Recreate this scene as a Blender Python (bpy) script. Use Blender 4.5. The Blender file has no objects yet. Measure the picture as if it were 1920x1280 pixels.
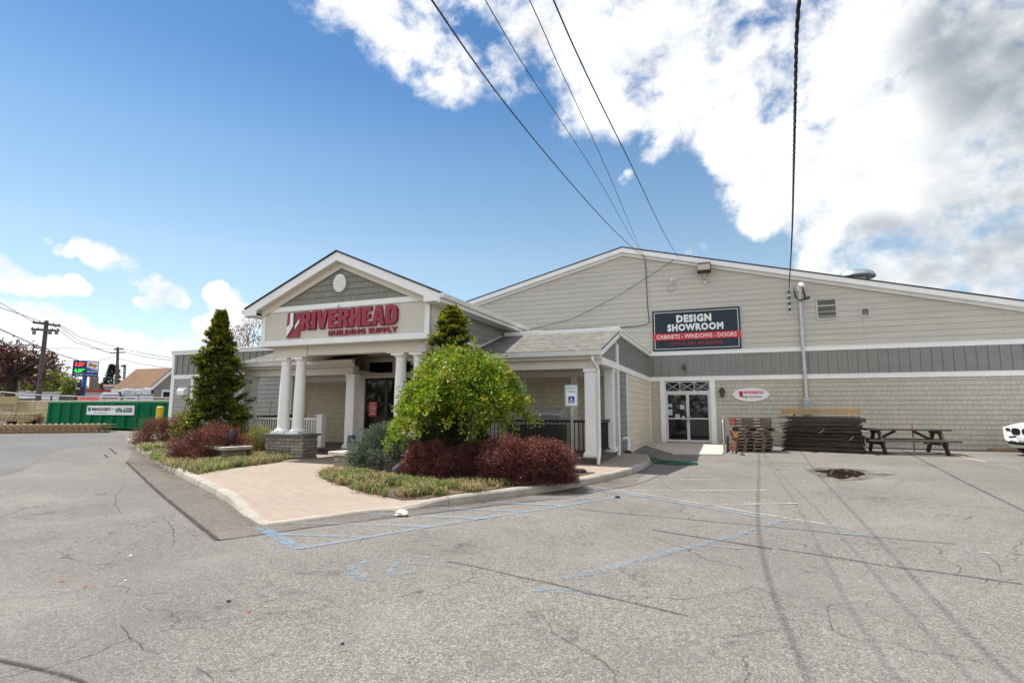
import bpy, bmesh, math, random
import numpy as np
from mathutils import Vector, Matrix
from mathutils.geometry import tessellate_polygon, delaunay_2d_cdt
SC = bpy.context.scene
COL = SC.collection
RAD = math.radians
# ------------------------------------------------------------------ camera
F_PX, CAM_H = 1008.2, 1.55
PITCH, YAW, ROLL = RAD(7.226), RAD(21.768), RAD(0.19)
FW = np.array([-math.sin(YAW)*math.cos(PITCH), math.cos(YAW)*math.cos(PITCH), math.sin(PITCH)])
_r0 = np.array([math.cos(YAW), math.sin(YAW), 0.0]); _u0 = np.cross(_r0, FW)
RT = _r0*math.cos(ROLL)+_u0*math.sin(ROLL); UP = _u0*math.cos(ROLL)-_r0*math.sin(ROLL)
CAM = np.array([0.0, 0.0, CAM_H])
cd = bpy.data.cameras.new('camera'); cam = bpy.data.objects.new('camera', cd); COL.objects.link(cam)
cd.sensor_width = 36.0; cd.lens = F_PX/1920*36.0; cd.clip_start = 0.05; cd.clip_end = 3000
M = Matrix(((RT[0], UP[0], -FW[0], 0), (RT[1], UP[1], -FW[1], 0), (RT[2], UP[2], -FW[2], CAM_H), (0, 0, 0, 1)))
cam.matrix_world = M
SC.camera = cam
SC.render.resolution_x, SC.render.resolution_y = 1024, 682
# ------------------------------------------------------------------ colour management
SC.view_settings.view_transform = 'Standard'; SC.view_settings.look = 'None'
SC.view_settings.gamma = 1.0; SC.view_settings.exposure = 1.22
# ------------------------------------------------------------------ sun
LIGHT_DIR = Vector((0.52, -0.06, -1.0)).normalized()
TO_SUN = -LIGHT_DIR
sd = bpy.data.lights.new('sun', 'SUN'); sun = bpy.data.objects.new('sun', sd); COL.objects.link(sun)
sd.energy = 3.0; sd.angle = RAD(0.53); sd.color = (1.0, 0.955, 0.88)
sun.rotation_euler = LIGHT_DIR.to_track_quat('-Z', 'Y').to_euler(); sun.location = (-20, 5, 40)
SUN_ELEV = math.asin(TO_SUN.z); SUN_ROT = math.atan2(TO_SUN.x, TO_SUN.y)
# ------------------------------------------------------------------ picture <-> place
def ray(u, v): return FW+RT*((u-960)/F_PX)+UP*((640-v)/F_PX)
def sstep(a, b, x):
    t = min(1.0, max(0.0, (x-a)/(b-a))); return t*t*(3-2*t)
def G(x, y):      # height of the asphalt: it climbs a little to the warehouse wall and to the yard on the left
    return 0.15*sstep(13, 24.6, y)*sstep(-9, -4, x)+0.4*sstep(14, 28, -x)
def KERB(x, y):   # the island top stands a kerb above the asphalt, dropped at the front corner
    return 0.015+0.125*sstep(0.9, 2.3, math.hypot(x+5.5, y-6.3))
def hit(u, v, h=0.0, kerb=False):
    d = ray(u, v); z = h
    for _ in range(12):
        t = (z-CAM_H)/d[2] if d[2] < -1e-4 else 400
        p = CAM+d*t; z = G(p[0], p[1])+h+(KERB(p[0], p[1]) if kerb else 0)
    return np.array([p[0], p[1], z])
def py(u, v, Y): d = ray(u, v); return CAM+d*(Y/d[1])
def px(u, v, X): d = ray(u, v); return CAM+d*(X/d[0])
def pd(u, v, D): d = ray(u, v); return CAM+d*(D/math.hypot(d[0], d[1]))
def depth(p): return float((np.array(p)-CAM)@FW)
# ------------------------------------------------------------------ node helpers
def nd(nt, typ, **kw):
    n = nt.nodes.new(typ)
    for k, v in kw.items():
        if k.startswith('i_'):
            key = k[2:]; key = int(key) if key.isdigit() else key.replace('_', ' ')
            s = n.inputs[key]
            if hasattr(v, 'is_linked') or isinstance(v, bpy.types.NodeSocket): nt.links.new(v, s)
            else: s.default_value = v
        else: setattr(n, k, v)
    return n
def mth(nt, op, a, b=None, c=None, clamp=False):
    n = nt.nodes.new('ShaderNodeMath'); n.operation = op; n.use_clamp = clamp
    for i, x in enumerate((a, b, c)):
        if x is None: continue
        if isinstance(x, bpy.types.NodeSocket): nt.links.new(x, n.inputs[i])
        else: n.inputs[i].default_value = x
    return n.outputs[0]
def vmth(nt, op, a, b=None, scale=None):
    n = nt.nodes.new('ShaderNodeVectorMath'); n.operation = op
    for i, x in enumerate((a, b)):
        if x is None: continue
        if isinstance(x, bpy.types.NodeSocket): nt.links.new(x, n.inputs[i])
        else: n.inputs[i].default_value = x
    if scale is not None: n.inputs['Scale'].default_value = scale
    return n.outputs['Value'] if op in ('DOT_PRODUCT', 'LENGTH', 'DISTANCE') else n.outputs[0]
def mixc(nt, fac, a, b, mode='MIX'):
    n = nt.nodes.new('ShaderNodeMix'); n.data_type = 'RGBA'; n.blend_type = mode
    for key, x in ((0, fac), (6, a), (7, b)):
        if isinstance(x, bpy.types.NodeSocket): nt.links.new(x, n.inputs[key])
        elif key == 0: n.inputs[0].default_value = x
        else: n.inputs[key].default_value = (*x[:3], 1) if not isinstance(x, float) else (x, x, x, 1)
    return n.outputs[2]
def ramp(nt, fac, stops):
    n = nt.nodes.new('ShaderNodeValToRGB'); e = n.color_ramp.elements
    while len(e) < len(stops): e.new(0.5)
    for el, (p, c) in zip(e, stops):
        el.position = p; el.color = (*c, 1) if not isinstance(c, (int, float)) else (c, c, c, 1)
    nt.links.new(fac, n.inputs[0]); return n.outputs[0]
def maprange(nt, x, a, b, c=0.0, d=1.0, smooth=True):
    n = nt.nodes.new('ShaderNodeMapRange'); n.interpolation_type = 'SMOOTHSTEP' if smooth else 'LINEAR'
    nt.links.new(x, n.inputs[0])
    for i, v in enumerate((a, b, c, d)): n.inputs[i+1].default_value = v
    return n.outputs[0]
def noise(nt, vec, scale, detail=4, rough=0.55, dist=0.0):
    n = nt.nodes.new('ShaderNodeTexNoise'); nt.links.new(vec, n.inputs['Vector'])
    n.inputs['Scale'].default_value = scale; n.inputs['Detail'].default_value = detail
    n.inputs['Roughness'].default_value = rough; n.inputs['Distortion'].default_value = dist
    return n.outputs['Fac']
# ------------------------------------------------------------------ sky with clouds (by direction in the world)
wd = bpy.data.worlds.new('World'); SC.world = wd; wd.use_nodes = True
nt = wd.node_tree; nt.nodes.clear()
out = nd(nt, 'ShaderNodeOutputWorld'); bg = nd(nt, 'ShaderNodeBackground'); nt.links.new(bg.outputs[0], out.inputs[0])
bg.inputs['Strength'].default_value = 0.15
sky = nd(nt, 'ShaderNodeTexSky', sky_type='NISHITA', sun_disc=False, sun_elevation=SUN_ELEV, sun_rotation=SUN_ROT,
         altitude=10, air_density=1.0, dust_density=0.12, ozone_density=1.6)
D = nd(nt, 'ShaderNodeTexCoord').outputs['Generated']
BLOBS = [ # picture place (column, row, radius) where the clouds of the photograph stand
 (640,-40,120),(740,30,105),(840,50,115),(868,150,52),(830,110,60),(980,50,150),(1090,90,140),(1180,130,110),(1250,90,150),(1340,60,140),
 (1460,50,160),(1600,90,190),(1760,90,210),(1900,90,220),(1290,150,70),
 (1372,250,62),(1450,320,95),(1440,385,55),(1530,330,110),(1640,300,170),(1780,300,220),(1910,340,220),(1600,430,100),(1720,470,150),(1880,500,170),(1560,480,60),(1530,515,40),
 (1228,274,30),(1215,268,18),(1178,330,12),(1168,338,12),(1316,464,12),(1298,474,14),
 (-10,498,30),(15,518,32),(45,530,27),(75,537,24),(105,535,26),(135,533,25),(157,542,16),
 (90,452,11),(112,468,17),(130,470,18),(155,463,27),(180,476,32),(205,488,33),(230,498,30),(255,514,28),(280,530,27),(302,548,28),(326,556,24),(341,566,16),(288,570,28),(262,566,14),
 (408,550,22),(425,570,28),(447,590,26),(474,602,24),(375,608,15),(396,604,17),
 (-20,615,60),(40,608,44),(90,612,42),(130,628,44),(165,645,40),(210,655,42),(260,652,36),(310,664,36),(350,668,36),(60,690,95),(200,700,85),(330,700,70),(420,650,50),
 (2100,60,330),(2150,400,300),(1500,-250,350),(1000,-250,300),(2000,-250,400)]
mask = None
for (u, v, r) in BLOBS:
    a, b = ray(u, v), ray(u+r*0.7, v+r*0.7); a = a/np.linalg.norm(a); b = b/np.linalg.norm(b)
    ang = math.acos(min(1, float(a@b)))
    dt = vmth(nt, 'DOT_PRODUCT', D, tuple(a))
    m = maprange(nt, dt, math.cos(ang*1.45), math.cos(ang*0.35))
    if r < 34 and v < 480 and u > 1100: m = mth(nt, 'MULTIPLY', m, 0.66)
    mask = m if mask is None else mth(nt, 'MAXIMUM', mask, m)
# more broken cloud, added unseen over the rest of the dome as fill light
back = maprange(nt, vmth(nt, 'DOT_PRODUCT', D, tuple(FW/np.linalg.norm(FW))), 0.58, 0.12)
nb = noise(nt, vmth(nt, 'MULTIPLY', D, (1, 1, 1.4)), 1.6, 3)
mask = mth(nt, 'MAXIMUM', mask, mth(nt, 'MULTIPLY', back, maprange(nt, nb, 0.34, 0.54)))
Ds = vmth(nt, 'MULTIPLY', D, (1.0, 1.0, 1.25))
n1 = noise(nt, Ds, 5.0, 12, 0.58, 0.25)
n2 = noise(nt, vmth(nt, 'ADD', Ds, tuple(TO_SUN*0.04)), 5.0, 8, 0.58, 0.25)
n3 = noise(nt, Ds, 17.0, 8, 0.62, 0.2)
dens = mth(nt, 'ADD', mth(nt, 'ADD', mth(nt, 'SUBTRACT', mask, 0.50), mth(nt, 'MULTIPLY', mth(nt, 'SUBTRACT', n1, 0.5), 3.2)), mth(nt, 'MULTIPLY', mth(nt, 'SUBTRACT', n3, 0.5), 2.0))
alpha = mth(nt, 'MULTIPLY', maprange(nt, dens, -0.18, 0.60), maprange(nt, mask, 0.02, 0.14))
lit = mth(nt, 'ADD', mth(nt, 'MULTIPLY', mth(nt, 'SUBTRACT', n1, n2), 3.4), 0.72, clamp=True)
grey = None
for (u, v, r) in [(1900,120,150),(1830,60,120),(1900,460,120),(1780,480,100),(1650,470,70),(1850,420,90),(2050,300,260),(1000,60,40)]:
    a, b = ray(u, v), ray(u+r*0.7, v+r*0.7); a = a/np.linalg.norm(a); b = b/np.linalg.norm(b)
    m = maprange(nt, vmth(nt, 'DOT_PRODUCT', D, tuple(a)), math.cos(math.acos(min(1, float(a@b)))*1.3), 1.0)
    grey = m if grey is None else mth(nt, 'MAXIMUM', grey, m)
grey = mth(nt, 'MULTIPLY', grey, maprange(nt, noise(nt, Ds, 5.0, 5, 0.55), 0.36, 0.60))
ccol = mixc(nt, lit, (2.2, 2.32, 2.5), (3.25, 3.25, 3.27))
ccol = mixc(nt, mth(nt, 'MULTIPLY', grey, 0.9), ccol, (0.9, 1.05, 1.22))
tint = ramp(nt, nd(nt, 'ShaderNodeSeparateXYZ', i_0=D).outputs[2], [(0.0, (.44, .43, .41)), (0.12, (.47, .455, .425)), (0.26, (.50, .485, .425)), (0.42, (.375, .435, .43)), (0.54, (.235, .345, .405)), (0.75, (.17, .29, .37))])   # clear polarised air: deeper blue higher up
ccol = mixc(nt, maprange(nt, vmth(nt, 'DOT_PRODUCT', D, tuple(FW/np.linalg.norm(FW))), 0.56, 0.2), ccol, (4.6, 4.55, 4.42))   # unseen clouds overhead and behind the viewer, brightened to fill the shaded walls
skyc = mixc(nt, 1.0, sky.outputs[0], tint, 'MULTIPLY')
fin = mixc(nt, alpha, skyc, ccol)
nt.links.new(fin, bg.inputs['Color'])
# ------------------------------------------------------------------ mesh builder and scene-tree helpers
class MB:
    def __init__(s): s.v, s.f, s.mi, s.uv = [], [], [], {}
    def add(s, vs, fs, mi=0):
        o = len(s.v); s.v += [tuple(map(float, p)) for p in vs]
        for f in fs: s.f.append(tuple(i+o for i in f)); s.mi.append(mi)
        return s
    def box(s, x0, x1, y0, y1, z0, z1, mi=0):
        return s.add([(x0,y0,z0),(x1,y0,z0),(x1,y1,z0),(x0,y1,z0),(x0,y0,z1),(x1,y0,z1),(x1,y1,z1),(x0,y1,z1)],
                     [(0,3,2,1),(4,5,6,7),(0,1,5,4),(1,2,6,5),(2,3,7,6),(3,0,4,7)], mi)
    def obox(s, c, size, R=None, mi=0):
        R = R or Matrix.Identity(3); a, b, h = size[0]/2, size[1]/2, size[2]/2
        vs = [Vector(c)+R@Vector(p) for p in ((-a,-b,-h),(a,-b,-h),(a,b,-h),(-a,b,-h),(-a,-b,h),(a,-b,h),(a,b,h),(-a,b,h))]
        return s.add(vs, [(0,3,2,1),(4,5,6,7),(0,1,5,4),(1,2,6,5),(2,3,7,6),(3,0,4,7)], mi)
    def beam(s, p, q, w, h, mi=0, upv=(0,0,1)):   # a bar from p to q
        p, q = Vector(p), Vector(q); d = (q-p); L = d.length; d.normalize()
        side = d.cross(Vector(upv))
        if side.length < 1e-5: side = d.cross(Vector((0,1,0)))
        side.normalize(); up = side.cross(d)
        R = Matrix((side, d, up)).transposed()
        return s.obox((p+q)/2, (w, L, h), R, mi)
    def poly_x(s, pts, x0, x1, mi=0):   # outline in (y,z) pushed along x
        return s._ext([(x0, a, b) for a, b in pts], [(x1, a, b) for a, b in pts], mi)
    def poly_y(s, pts, y0, y1, mi=0):   # outline in (x,z) pushed along y
        return s._ext([(a, y0, b) for a, b in pts], [(a, y1, b) for a, b in pts], mi)
    def poly_z(s, pts, z0, z1, mi=0):
        return s._ext([(a, b, z0) for a, b in pts], [(a, b, z1) for a, b in pts], mi)
    def _ext(s, A, B, mi):
        n = len(A); tris = tessellate_polygon([[Vector(p) for p in A]])
        fs = [tuple(t) for t in tris]+[tuple(i+n for i in reversed(t)) for t in tris]
        fs += [(i, (i+1) % n, (i+1) % n+n, i+n) for i in range(n)]
        return s.add(list(A)+list(B), fs, mi)
    def tube(s, pts, r, n=8, mi=0, cap=True):
        pts = [Vector(p) for p in pts]; rs = r if isinstance(r, (list, tuple)) else [r]*len(pts)
        vs, fs = [], []
        t0 = (pts[1]-pts[0]).normalized(); ref = Vector((0,0,1)) if abs(t0.z) < 0.9 else Vector((1,0,0))
        a = t0.cross(ref).normalized()
        for i, p in enumerate(pts):
            t = (pts[min(i+1, len(pts)-1)]-pts[max(i-1, 0)]).normalized()
            a = (a-t*a.dot(t)).normalized(); b = t.cross(a)
            for k in range(n):
                th = 2*math.pi*k/n; vs.append(p+(a*math.cos(th)+b*math.sin(th))*rs[i])
        for i in range(len(pts)-1):
            for k in range(n):
                fs.append((i*n+k, i*n+(k+1) % n, (i+1)*n+(k+1) % n, (i+1)*n+k))
        if cap: fs += [tuple(reversed(range(n))), tuple((len(pts)-1)*n+k for k in range(n))]
        return s.add(vs, fs, mi)
    def lathe(s, prof, c, n=24, mi=0):   # prof: (radius, z)
        vs, fs = [], []
        for r, z in prof:
            for k in range(n):
                th = 2*math.pi*k/n; vs.append((c[0]+r*math.cos(th), c[1]+r*math.sin(th), c[2]+z))
        for i in range(len(prof)-1):
            for k in range(n): fs.append((i*n+k, i*n+(k+1) % n, (i+1)*n+(k+1) % n, (i+1)*n+k))
        fs += [tuple(reversed(range(n))), tuple((len(prof)-1)*n+k for k in range(n))]
        return s.add(vs, fs, mi)
    def build(s, name, mat, parent=None, loc=None, smooth=False, bevel=0.0):
        me = bpy.data.meshes.new(name)
        if parent is not None: org = root_loc(parent)
        elif loc is not None: org = Vector(loc)
        else:
            a = np.array(s.v); org = Vector(((a[:,0].min()+a[:,0].max())/2, (a[:,1].min()+a[:,1].max())/2, a[:,2].min()))
        me.from_pydata([(p[0]-org.x, p[1]-org.y, p[2]-org.z) for p in s.v], [], s.f)
        mats = mat if isinstance(mat, (list, tuple)) else [mat]
        for m in mats: me.materials.append(m)
        if len(mats) > 1: me.polygons.foreach_set('material_index', s.mi)
        if s.uv:
            ul = me.uv_layers.new(name='UVMap')
            for l in me.loops:
                ul.data[l.index].uv = s.uv.get(l.vertex_index, (0, 0))
        bm = bmesh.new(); bm.from_mesh(me); bmesh.ops.recalc_face_normals(bm, faces=bm.faces); bm.to_mesh(me); bm.free()
        if smooth:
            me.polygons.foreach_set('use_smooth', [True]*len(me.polygons))
            try: me.set_sharp_from_angle(angle=RAD(40))
            except Exception: pass
        o = bpy.data.objects.new(name, me); COL.objects.link(o)
        if parent is not None: o.parent = parent
        else: o.location = org
        if bevel:
            b = o.modifiers.new('bevel', 'BEVEL'); b.width = bevel; b.segments = 2; b.limit_method = 'ANGLE'; b.angle_limit = RAD(50)
        return o
def root_loc(o):
    while o.parent is not None: o = o.parent
    return Vector(o.location)
def tag(o, label=None, cat=None, group=None, kind=None):
    if label: o['label'] = label
    if cat: o['category'] = cat
    if group: o['group'] = group
    if kind: o['kind'] = kind
    return o
def thing(name, label, cat, loc=(0,0,0), group=None):
    o = bpy.data.objects.new(name, None); COL.objects.link(o); o.location = Vector([float(c) for c in loc]); o.empty_display_size = 0.2
    return tag(o, label, cat, group)
def copy_tree(o, label=None, parent=None):
    c = o.copy(); COL.objects.link(c)
    if parent is not None: c.parent = parent
    for ch in list(o.children): copy_tree(ch, None, c)
    if label: c['label'] = label
    return c
def fast_mesh(name, V, Fq, mats, mi=None, parent=None, loc=None):   # big quad clouds from arrays
    V = np.asarray(V, np.float32); Fq = np.asarray(Fq, np.int32)
    org = np.array(root_loc(parent) if parent is not None else loc, np.float32)
    me = bpy.data.meshes.new(name); me.vertices.add(len(V)); me.vertices.foreach_set('co', (V-org).ravel())
    k = Fq.shape[1]; me.loops.add(Fq.size); me.loops.foreach_set('vertex_index', Fq.ravel())
    me.polygons.add(len(Fq)); me.polygons.foreach_set('loop_start', np.arange(0, Fq.size, k, dtype=np.int32))
    for m in mats: me.materials.append(m)
    if mi is not None: me.polygons.foreach_set('material_index', np.asarray(mi, np.int32))
    me.update(calc_edges=True); me.validate()
    o = bpy.data.objects.new(name, me); COL.objects.link(o)
    if parent is not None: o.parent = parent
    else: o.location = Vector([float(c) for c in org])
    return o
# ------------------------------------------------------------------ materials
MATS = {}
def newmat(name):
    m = bpy.data.materials.new(name); m.use_nodes = True; t = m.node_tree; t.nodes.clear()
    o = nd(t, 'ShaderNodeOutputMaterial'); b = nd(t, 'ShaderNodeBsdfPrincipled'); t.links.new(b.outputs[0], o.inputs[0])
    MATS[name] = m; return m, t, b, o
def pos(t): return nd(t, 'ShaderNodeNewGeometry').outputs['Position']
def plain(name, c, rough=0.5, metal=0.0, var=0.10, scale=3.0, spec=0.4, bump=0.0, bscale=60, dirt=0.0):
    m, t, b, o = newmat(name)
    p = nd(t, 'ShaderNodeTexCoord').outputs['Object'] if False else pos(t)
    n = noise(t, p, scale, 5, 0.6)
    col = mixc(t, maprange(t, n, 0.3, 0.7, 0, 1), tuple(x*(1-var) for x in c), tuple(min(1, x*(1+var)) for x in c))
    if dirt:
        n3 = noise(t, vmth(t, 'MULTIPLY', p, (1.0, 1.0, 0.25)), 2.2, 6, 0.65)
        col = mixc(t, mth(t, 'MULTIPLY', maprange(t, n3, 0.52, 0.75), dirt), col, (0.22, 0.19, 0.15))
    t.links.new(col, b.inputs['Base Color'])
    b.inputs['Metallic'].default_value = metal; b.inputs['Specular IOR Level'].default_value = spec
    rn = maprange(t, noise(t, p, scale*4, 3), 0.3, 0.7, max(0, rough-0.07), min(1, rough+0.07)); t.links.new(rn, b.inputs['Roughness'])
    if bump:
        bp = nd(t, 'ShaderNodeBump'); bp.inputs['Strength'].default_value = bump; bp.inputs['Distance'].default_value = 0.01
        t.links.new(noise(t, p, bscale, 4), bp.inputs['Height']); t.links.new(bp.outputs[0], b.inputs['Normal'])
    return m
def sep(t, v): return nd(t, 'ShaderNodeSeparateXYZ', i_0=v).outputs
def comb(t, x, y, z=0.0):
    n = nd(t, 'ShaderNodeCombineXYZ')
    for i, q in enumerate((x, y, z)):
        if isinstance(q, bpy.types.NodeSocket): t.links.new(q, n.inputs[i])
        else: n.inputs[i].default_value = q
    return n.outputs[0]
def shingle(name, c, axis='x', pitch=0.18, width=0.19, z0=0.0, gap=0.5, var=0.06):
    # wall shingles: the courses are real laps in the mesh, the joints between shingles are drawn here
    m, t, b, o = newmat(name); p = pos(t); X, Y, Z = sep(t, p)
    a = X if axis == 'x' else Y
    row = mth(t, 'FLOOR', mth(t, 'DIVIDE', mth(t, 'SUBTRACT', Z, z0), pitch))
    wn = nd(t, 'ShaderNodeTexWhiteNoise', noise_dimensions='1D'); t.links.new(row, wn.inputs['W'])
    u = mth(t, 'ADD', mth(t, 'DIVIDE', a, width), mth(t, 'MULTIPLY', wn.outputs['Value'], 17.3))
    vor = nd(t, 'ShaderNodeTexVoronoi', voronoi_dimensions='1D', feature='DISTANCE_TO_EDGE'); vor.inputs['Scale'].default_value = 1.0
    vor.inputs['Randomness'].default_value = 0.7; t.links.new(u, vor.inputs['W'])
    v2 = nd(t, 'ShaderNodeTexVoronoi', voronoi_dimensions='1D'); v2.inputs['Scale'].default_value = 1.0; v2.inputs['Randomness'].default_value = 0.7; t.links.new(u, v2.inputs['W'])
    cell = nd(t, 'ShaderNodeSeparateColor', i_0=v2.outputs['Color']).outputs[0]
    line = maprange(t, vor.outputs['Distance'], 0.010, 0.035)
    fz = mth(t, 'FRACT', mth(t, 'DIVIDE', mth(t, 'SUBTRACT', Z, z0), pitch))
    line = mth(t, 'MULTIPLY', line, maprange(t, fz, 0.015, 0.075))   # the joint under each course, its lap shadow painted into the colour
    base = mixc(t, cell, tuple(x*(1-var) for x in c), tuple(x*(1+var) for x in c))
    n = noise(t, vmth(t, 'MULTIPLY', p, (1, 1, 0.4)), 1.3, 6, 0.6)
    base = mixc(t, maprange(t, n, 0.35, 0.7, 0, 0.35), base, tuple(x*0.78 for x in c))
    grain = noise(t, vmth(t, 'MULTIPLY', p, (90, 90, 5)), 1.0, 2)
    base = mixc(t, maprange(t, grain, 0.3, 0.7, 0, 0.18), base, tuple(x*0.7 for x in c))
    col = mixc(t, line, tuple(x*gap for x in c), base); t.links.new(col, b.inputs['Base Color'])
    b.inputs['Roughness'].default_value = 0.7; b.inputs['Specular IOR Level'].default_value = 0.25
    bp = nd(t, 'ShaderNodeBump'); bp.inputs['Strength'].default_value = 0.5; bp.inputs['Distance'].default_value = 0.012
    t.links.new(mth(t, 'ADD', line, mth(t, 'MULTIPLY', cell, 0.5)), bp.inputs['Height']); t.links.new(bp.outputs[0], b.inputs['Normal'])
    return m
def siding(name, c, var=0.05, dirt=0.25, lap=None):
    m, t, b, o = newmat(name); p = pos(t)
    n = noise(t, vmth(t, 'MULTIPLY', p, (0.5, 0.5, 3.0)), 1.6, 5, 0.6)
    col = mixc(t, maprange(t, n, 0.3, 0.7), tuple(x*(1-var) for x in c), tuple(x*(1+var) for x in c))
    st = noise(t, vmth(t, 'MULTIPLY', p, (5.0, 5.0, 0.35)), 1.0, 5, 0.65)
    col = mixc(t, maprange(t, st, 0.5, 0.78, 0, dirt), col, tuple(x*0.62 for x in c))
    gr = noise(t, vmth(t, 'MULTIPLY', p, (4, 4, 120)), 1.0, 2)
    col = mixc(t, maprange(t, gr, 0.35, 0.7, 0, 0.1), col, tuple(x*0.75 for x in c))
    if lap:   # painted lap shadow under each board, and the butt joints where boards meet
        row = mth(t, 'FLOOR', mth(t, 'DIVIDE', mth(t, 'SUBTRACT', sep(t, p)[2], lap[0]), lap[1])); wn = nd(t, 'ShaderNodeTexWhiteNoise', noise_dimensions='1D'); t.links.new(row, wn.inputs['W'])
        uu = mth(t, 'FRACT', mth(t, 'ADD', mth(t, 'DIVIDE', mth(t, 'ADD', sep(t, p)[0], sep(t, p)[1]), 3.66), wn.outputs['Value'])); col = mixc(t, maprange(t, uu, 0.0015, 0.0035, 0.55, 0.0), col, tuple(x*0.5 for x in c))
        bd = nd(t, 'ShaderNodeTexWhiteNoise', noise_dimensions='2D'); t.links.new(comb(t, row, mth(t, 'FLOOR', mth(t, 'ADD', mth(t, 'DIVIDE', mth(t, 'ADD', sep(t, p)[0], sep(t, p)[1]), 3.66), wn.outputs['Value']))), bd.inputs['Vector']); col = mixc(t, mth(t, 'MULTIPLY', bd.outputs['Value'], 0.12), col, tuple(x*0.7 for x in c))
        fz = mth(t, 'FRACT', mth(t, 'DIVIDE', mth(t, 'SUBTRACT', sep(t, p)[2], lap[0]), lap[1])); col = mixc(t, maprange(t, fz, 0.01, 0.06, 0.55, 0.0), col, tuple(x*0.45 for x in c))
    t.links.new(col, b.inputs['Base Color']); b.inputs['Roughness'].default_value = 0.6; b.inputs['Specular IOR Level'].default_value = 0.3
    return m
def wood(name, c, var=0.35, rough=0.75, axis=(1, 14, 14)):
    m, t, b, o = newmat(name); p = nd(t, 'ShaderNodeTexCoord').outputs['Object']
    n = noise(t, vmth(t, 'MULTIPLY', p, axis), 2.2, 7, 0.65, 0.6)
    col = mixc(t, maprange(t, n, 0.3, 0.72), tuple(x*(1-var) for x in c), tuple(min(1, x*(1+var)) for x in c))
    rnd = nd(t, 'ShaderNodeNewGeometry').outputs['Random Per Island']
    col = mixc(t, mth(t, 'MULTIPLY', rnd, 0.45), col, tuple(x*0.55 for x in c))
    t.links.new(col, b.inputs['Base Color']); b.inputs['Roughness'].default_value = rough; b.inputs['Specular IOR Level'].default_value = 0.25
    bp = nd(t, 'ShaderNodeBump'); bp.inputs['Strength'].default_value = 0.3; bp.inputs['Distance'].default_value = 0.005
    t.links.new(n, bp.inputs['Height']); t.links.new(bp.outputs[0], b.inputs['Normal'])
    return m
def roofmat(name, cols, rough=0.9):
    m, t, b, o = newmat(name); p = pos(t); X, Y, Z = sep(t, p)
    br = nd(t, 'ShaderNodeTexBrick'); br.offset = 0.37; br.inputs['Scale'].default_value = 1.0
    br.inputs['Brick Width'].default_value = 0.17; br.inputs['Row Height'].default_value = 0.115; br.inputs['Mortar Size'].default_value = 0.004
    br.inputs['Mortar Smooth'].default_value = 0.3; br.inputs['Bias'].default_value = 0.0
    br.inputs['Color1'].default_value = (0, 0, 0, 1); br.inputs['Color2'].default_value = (1, 1, 1, 1); br.inputs['Mortar'].default_value = (0.5, 0.5, 0.5, 1)
    t.links.new(comb(t, X, Y), br.inputs['Vector'])
    c = ramp(t, br.outputs['Color'], [(0.0, cols[0]), (0.35, cols[1]), (0.65, cols[2]), (1.0, cols[3])])
    c = mixc(t, mth(t, 'MULTIPLY', noise(t, p, 70, 2), 0.5), c, tuple(x*0.6 for x in cols[1]))
    c = mixc(t, br.outputs['Fac'], c, tuple(x*0.35 for x in cols[1]))
    c = mixc(t, maprange(t, noise(t, p, 0.8, 5), 0.4, 0.7, 0, 0.3), c, tuple(x*0.7 for x in cols[0]))
    t.links.new(c, b.inputs['Base Color']); b.inputs['Roughness'].default_value = rough; b.inputs['Specular IOR Level'].default_value = 0.2
    bp = nd(t, 'ShaderNodeBump'); bp.inputs['Strength'].default_value = 0.7; bp.inputs['Distance'].default_value = 0.012
    t.links.new(mth(t, 'SUBTRACT', mth(t, 'MULTIPLY', br.outputs['Color'], 0.5), br.outputs['Fac']), bp.inputs['Height']); t.links.new(bp.outputs[0], b.inputs['Normal'])
    return m
def leafmat(name, stops, rough=0.5, trans=0.3, spec=0.35, lump=0.5):
    m, t, b, o = newmat(name)
    g = nd(t, 'ShaderNodeNewGeometry'); n = noise(t, g.outputs['Position'], 2.6, 3, 0.6)
    f = mth(t, 'ADD', mth(t, 'MULTIPLY', g.outputs['Random Per Island'], 1-lump), mth(t, 'MULTIPLY', maprange(t, n, 0.3, 0.7), lump))
    c = ramp(t, f, stops); t.links.new(c, b.inputs['Base Color']); b.inputs['Roughness'].default_value = rough
    b.inputs['Specular IOR Level'].default_value = spec
    tr = nd(t, 'ShaderNodeBsdfTranslucent'); t.links.new(mixc(t, 1.0, c, (1.15, 1.2, 0.6), 'MULTIPLY'), tr.inputs[0])
    mx = nd(t, 'ShaderNodeMixShader'); mx.inputs[0].default_value = trans
    t.links.new(b.outputs[0], mx.inputs[1]); t.links.new(tr.outputs[0], mx.inputs[2]); t.links.new(mx.outputs[0], o.inputs[0])
    return m
def glass(name, c=(0.012, 0.014, 0.016), rough=0.03, spec=0.6):
    m, t, b, o = newmat(name); b.inputs['Base Color'].default_value = (*c, 1); b.inputs['Roughness'].default_value = rough
    b.inputs['Specular IOR Level'].default_value = spec; b.inputs['IOR'].default_value = 1.52
    bp = nd(t, 'ShaderNodeBump'); bp.inputs['Strength'].default_value = 0.03; bp.inputs['Distance'].default_value = 0.02
    t.links.new(noise(t, pos(t), 1.7, 2), bp.inputs['Height']); t.links.new(bp.outputs[0], b.inputs['Normal'])
    return m
def emit(name, c, s):
    m, t, b, o = newmat(name); b.inputs['Base Color'].default_value = (*[x*0.3 for x in c], 1)
    b.inputs['Emission Color'].default_value = (*c, 1); b.inputs['Emission Strength'].default_value = s; return m
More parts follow.
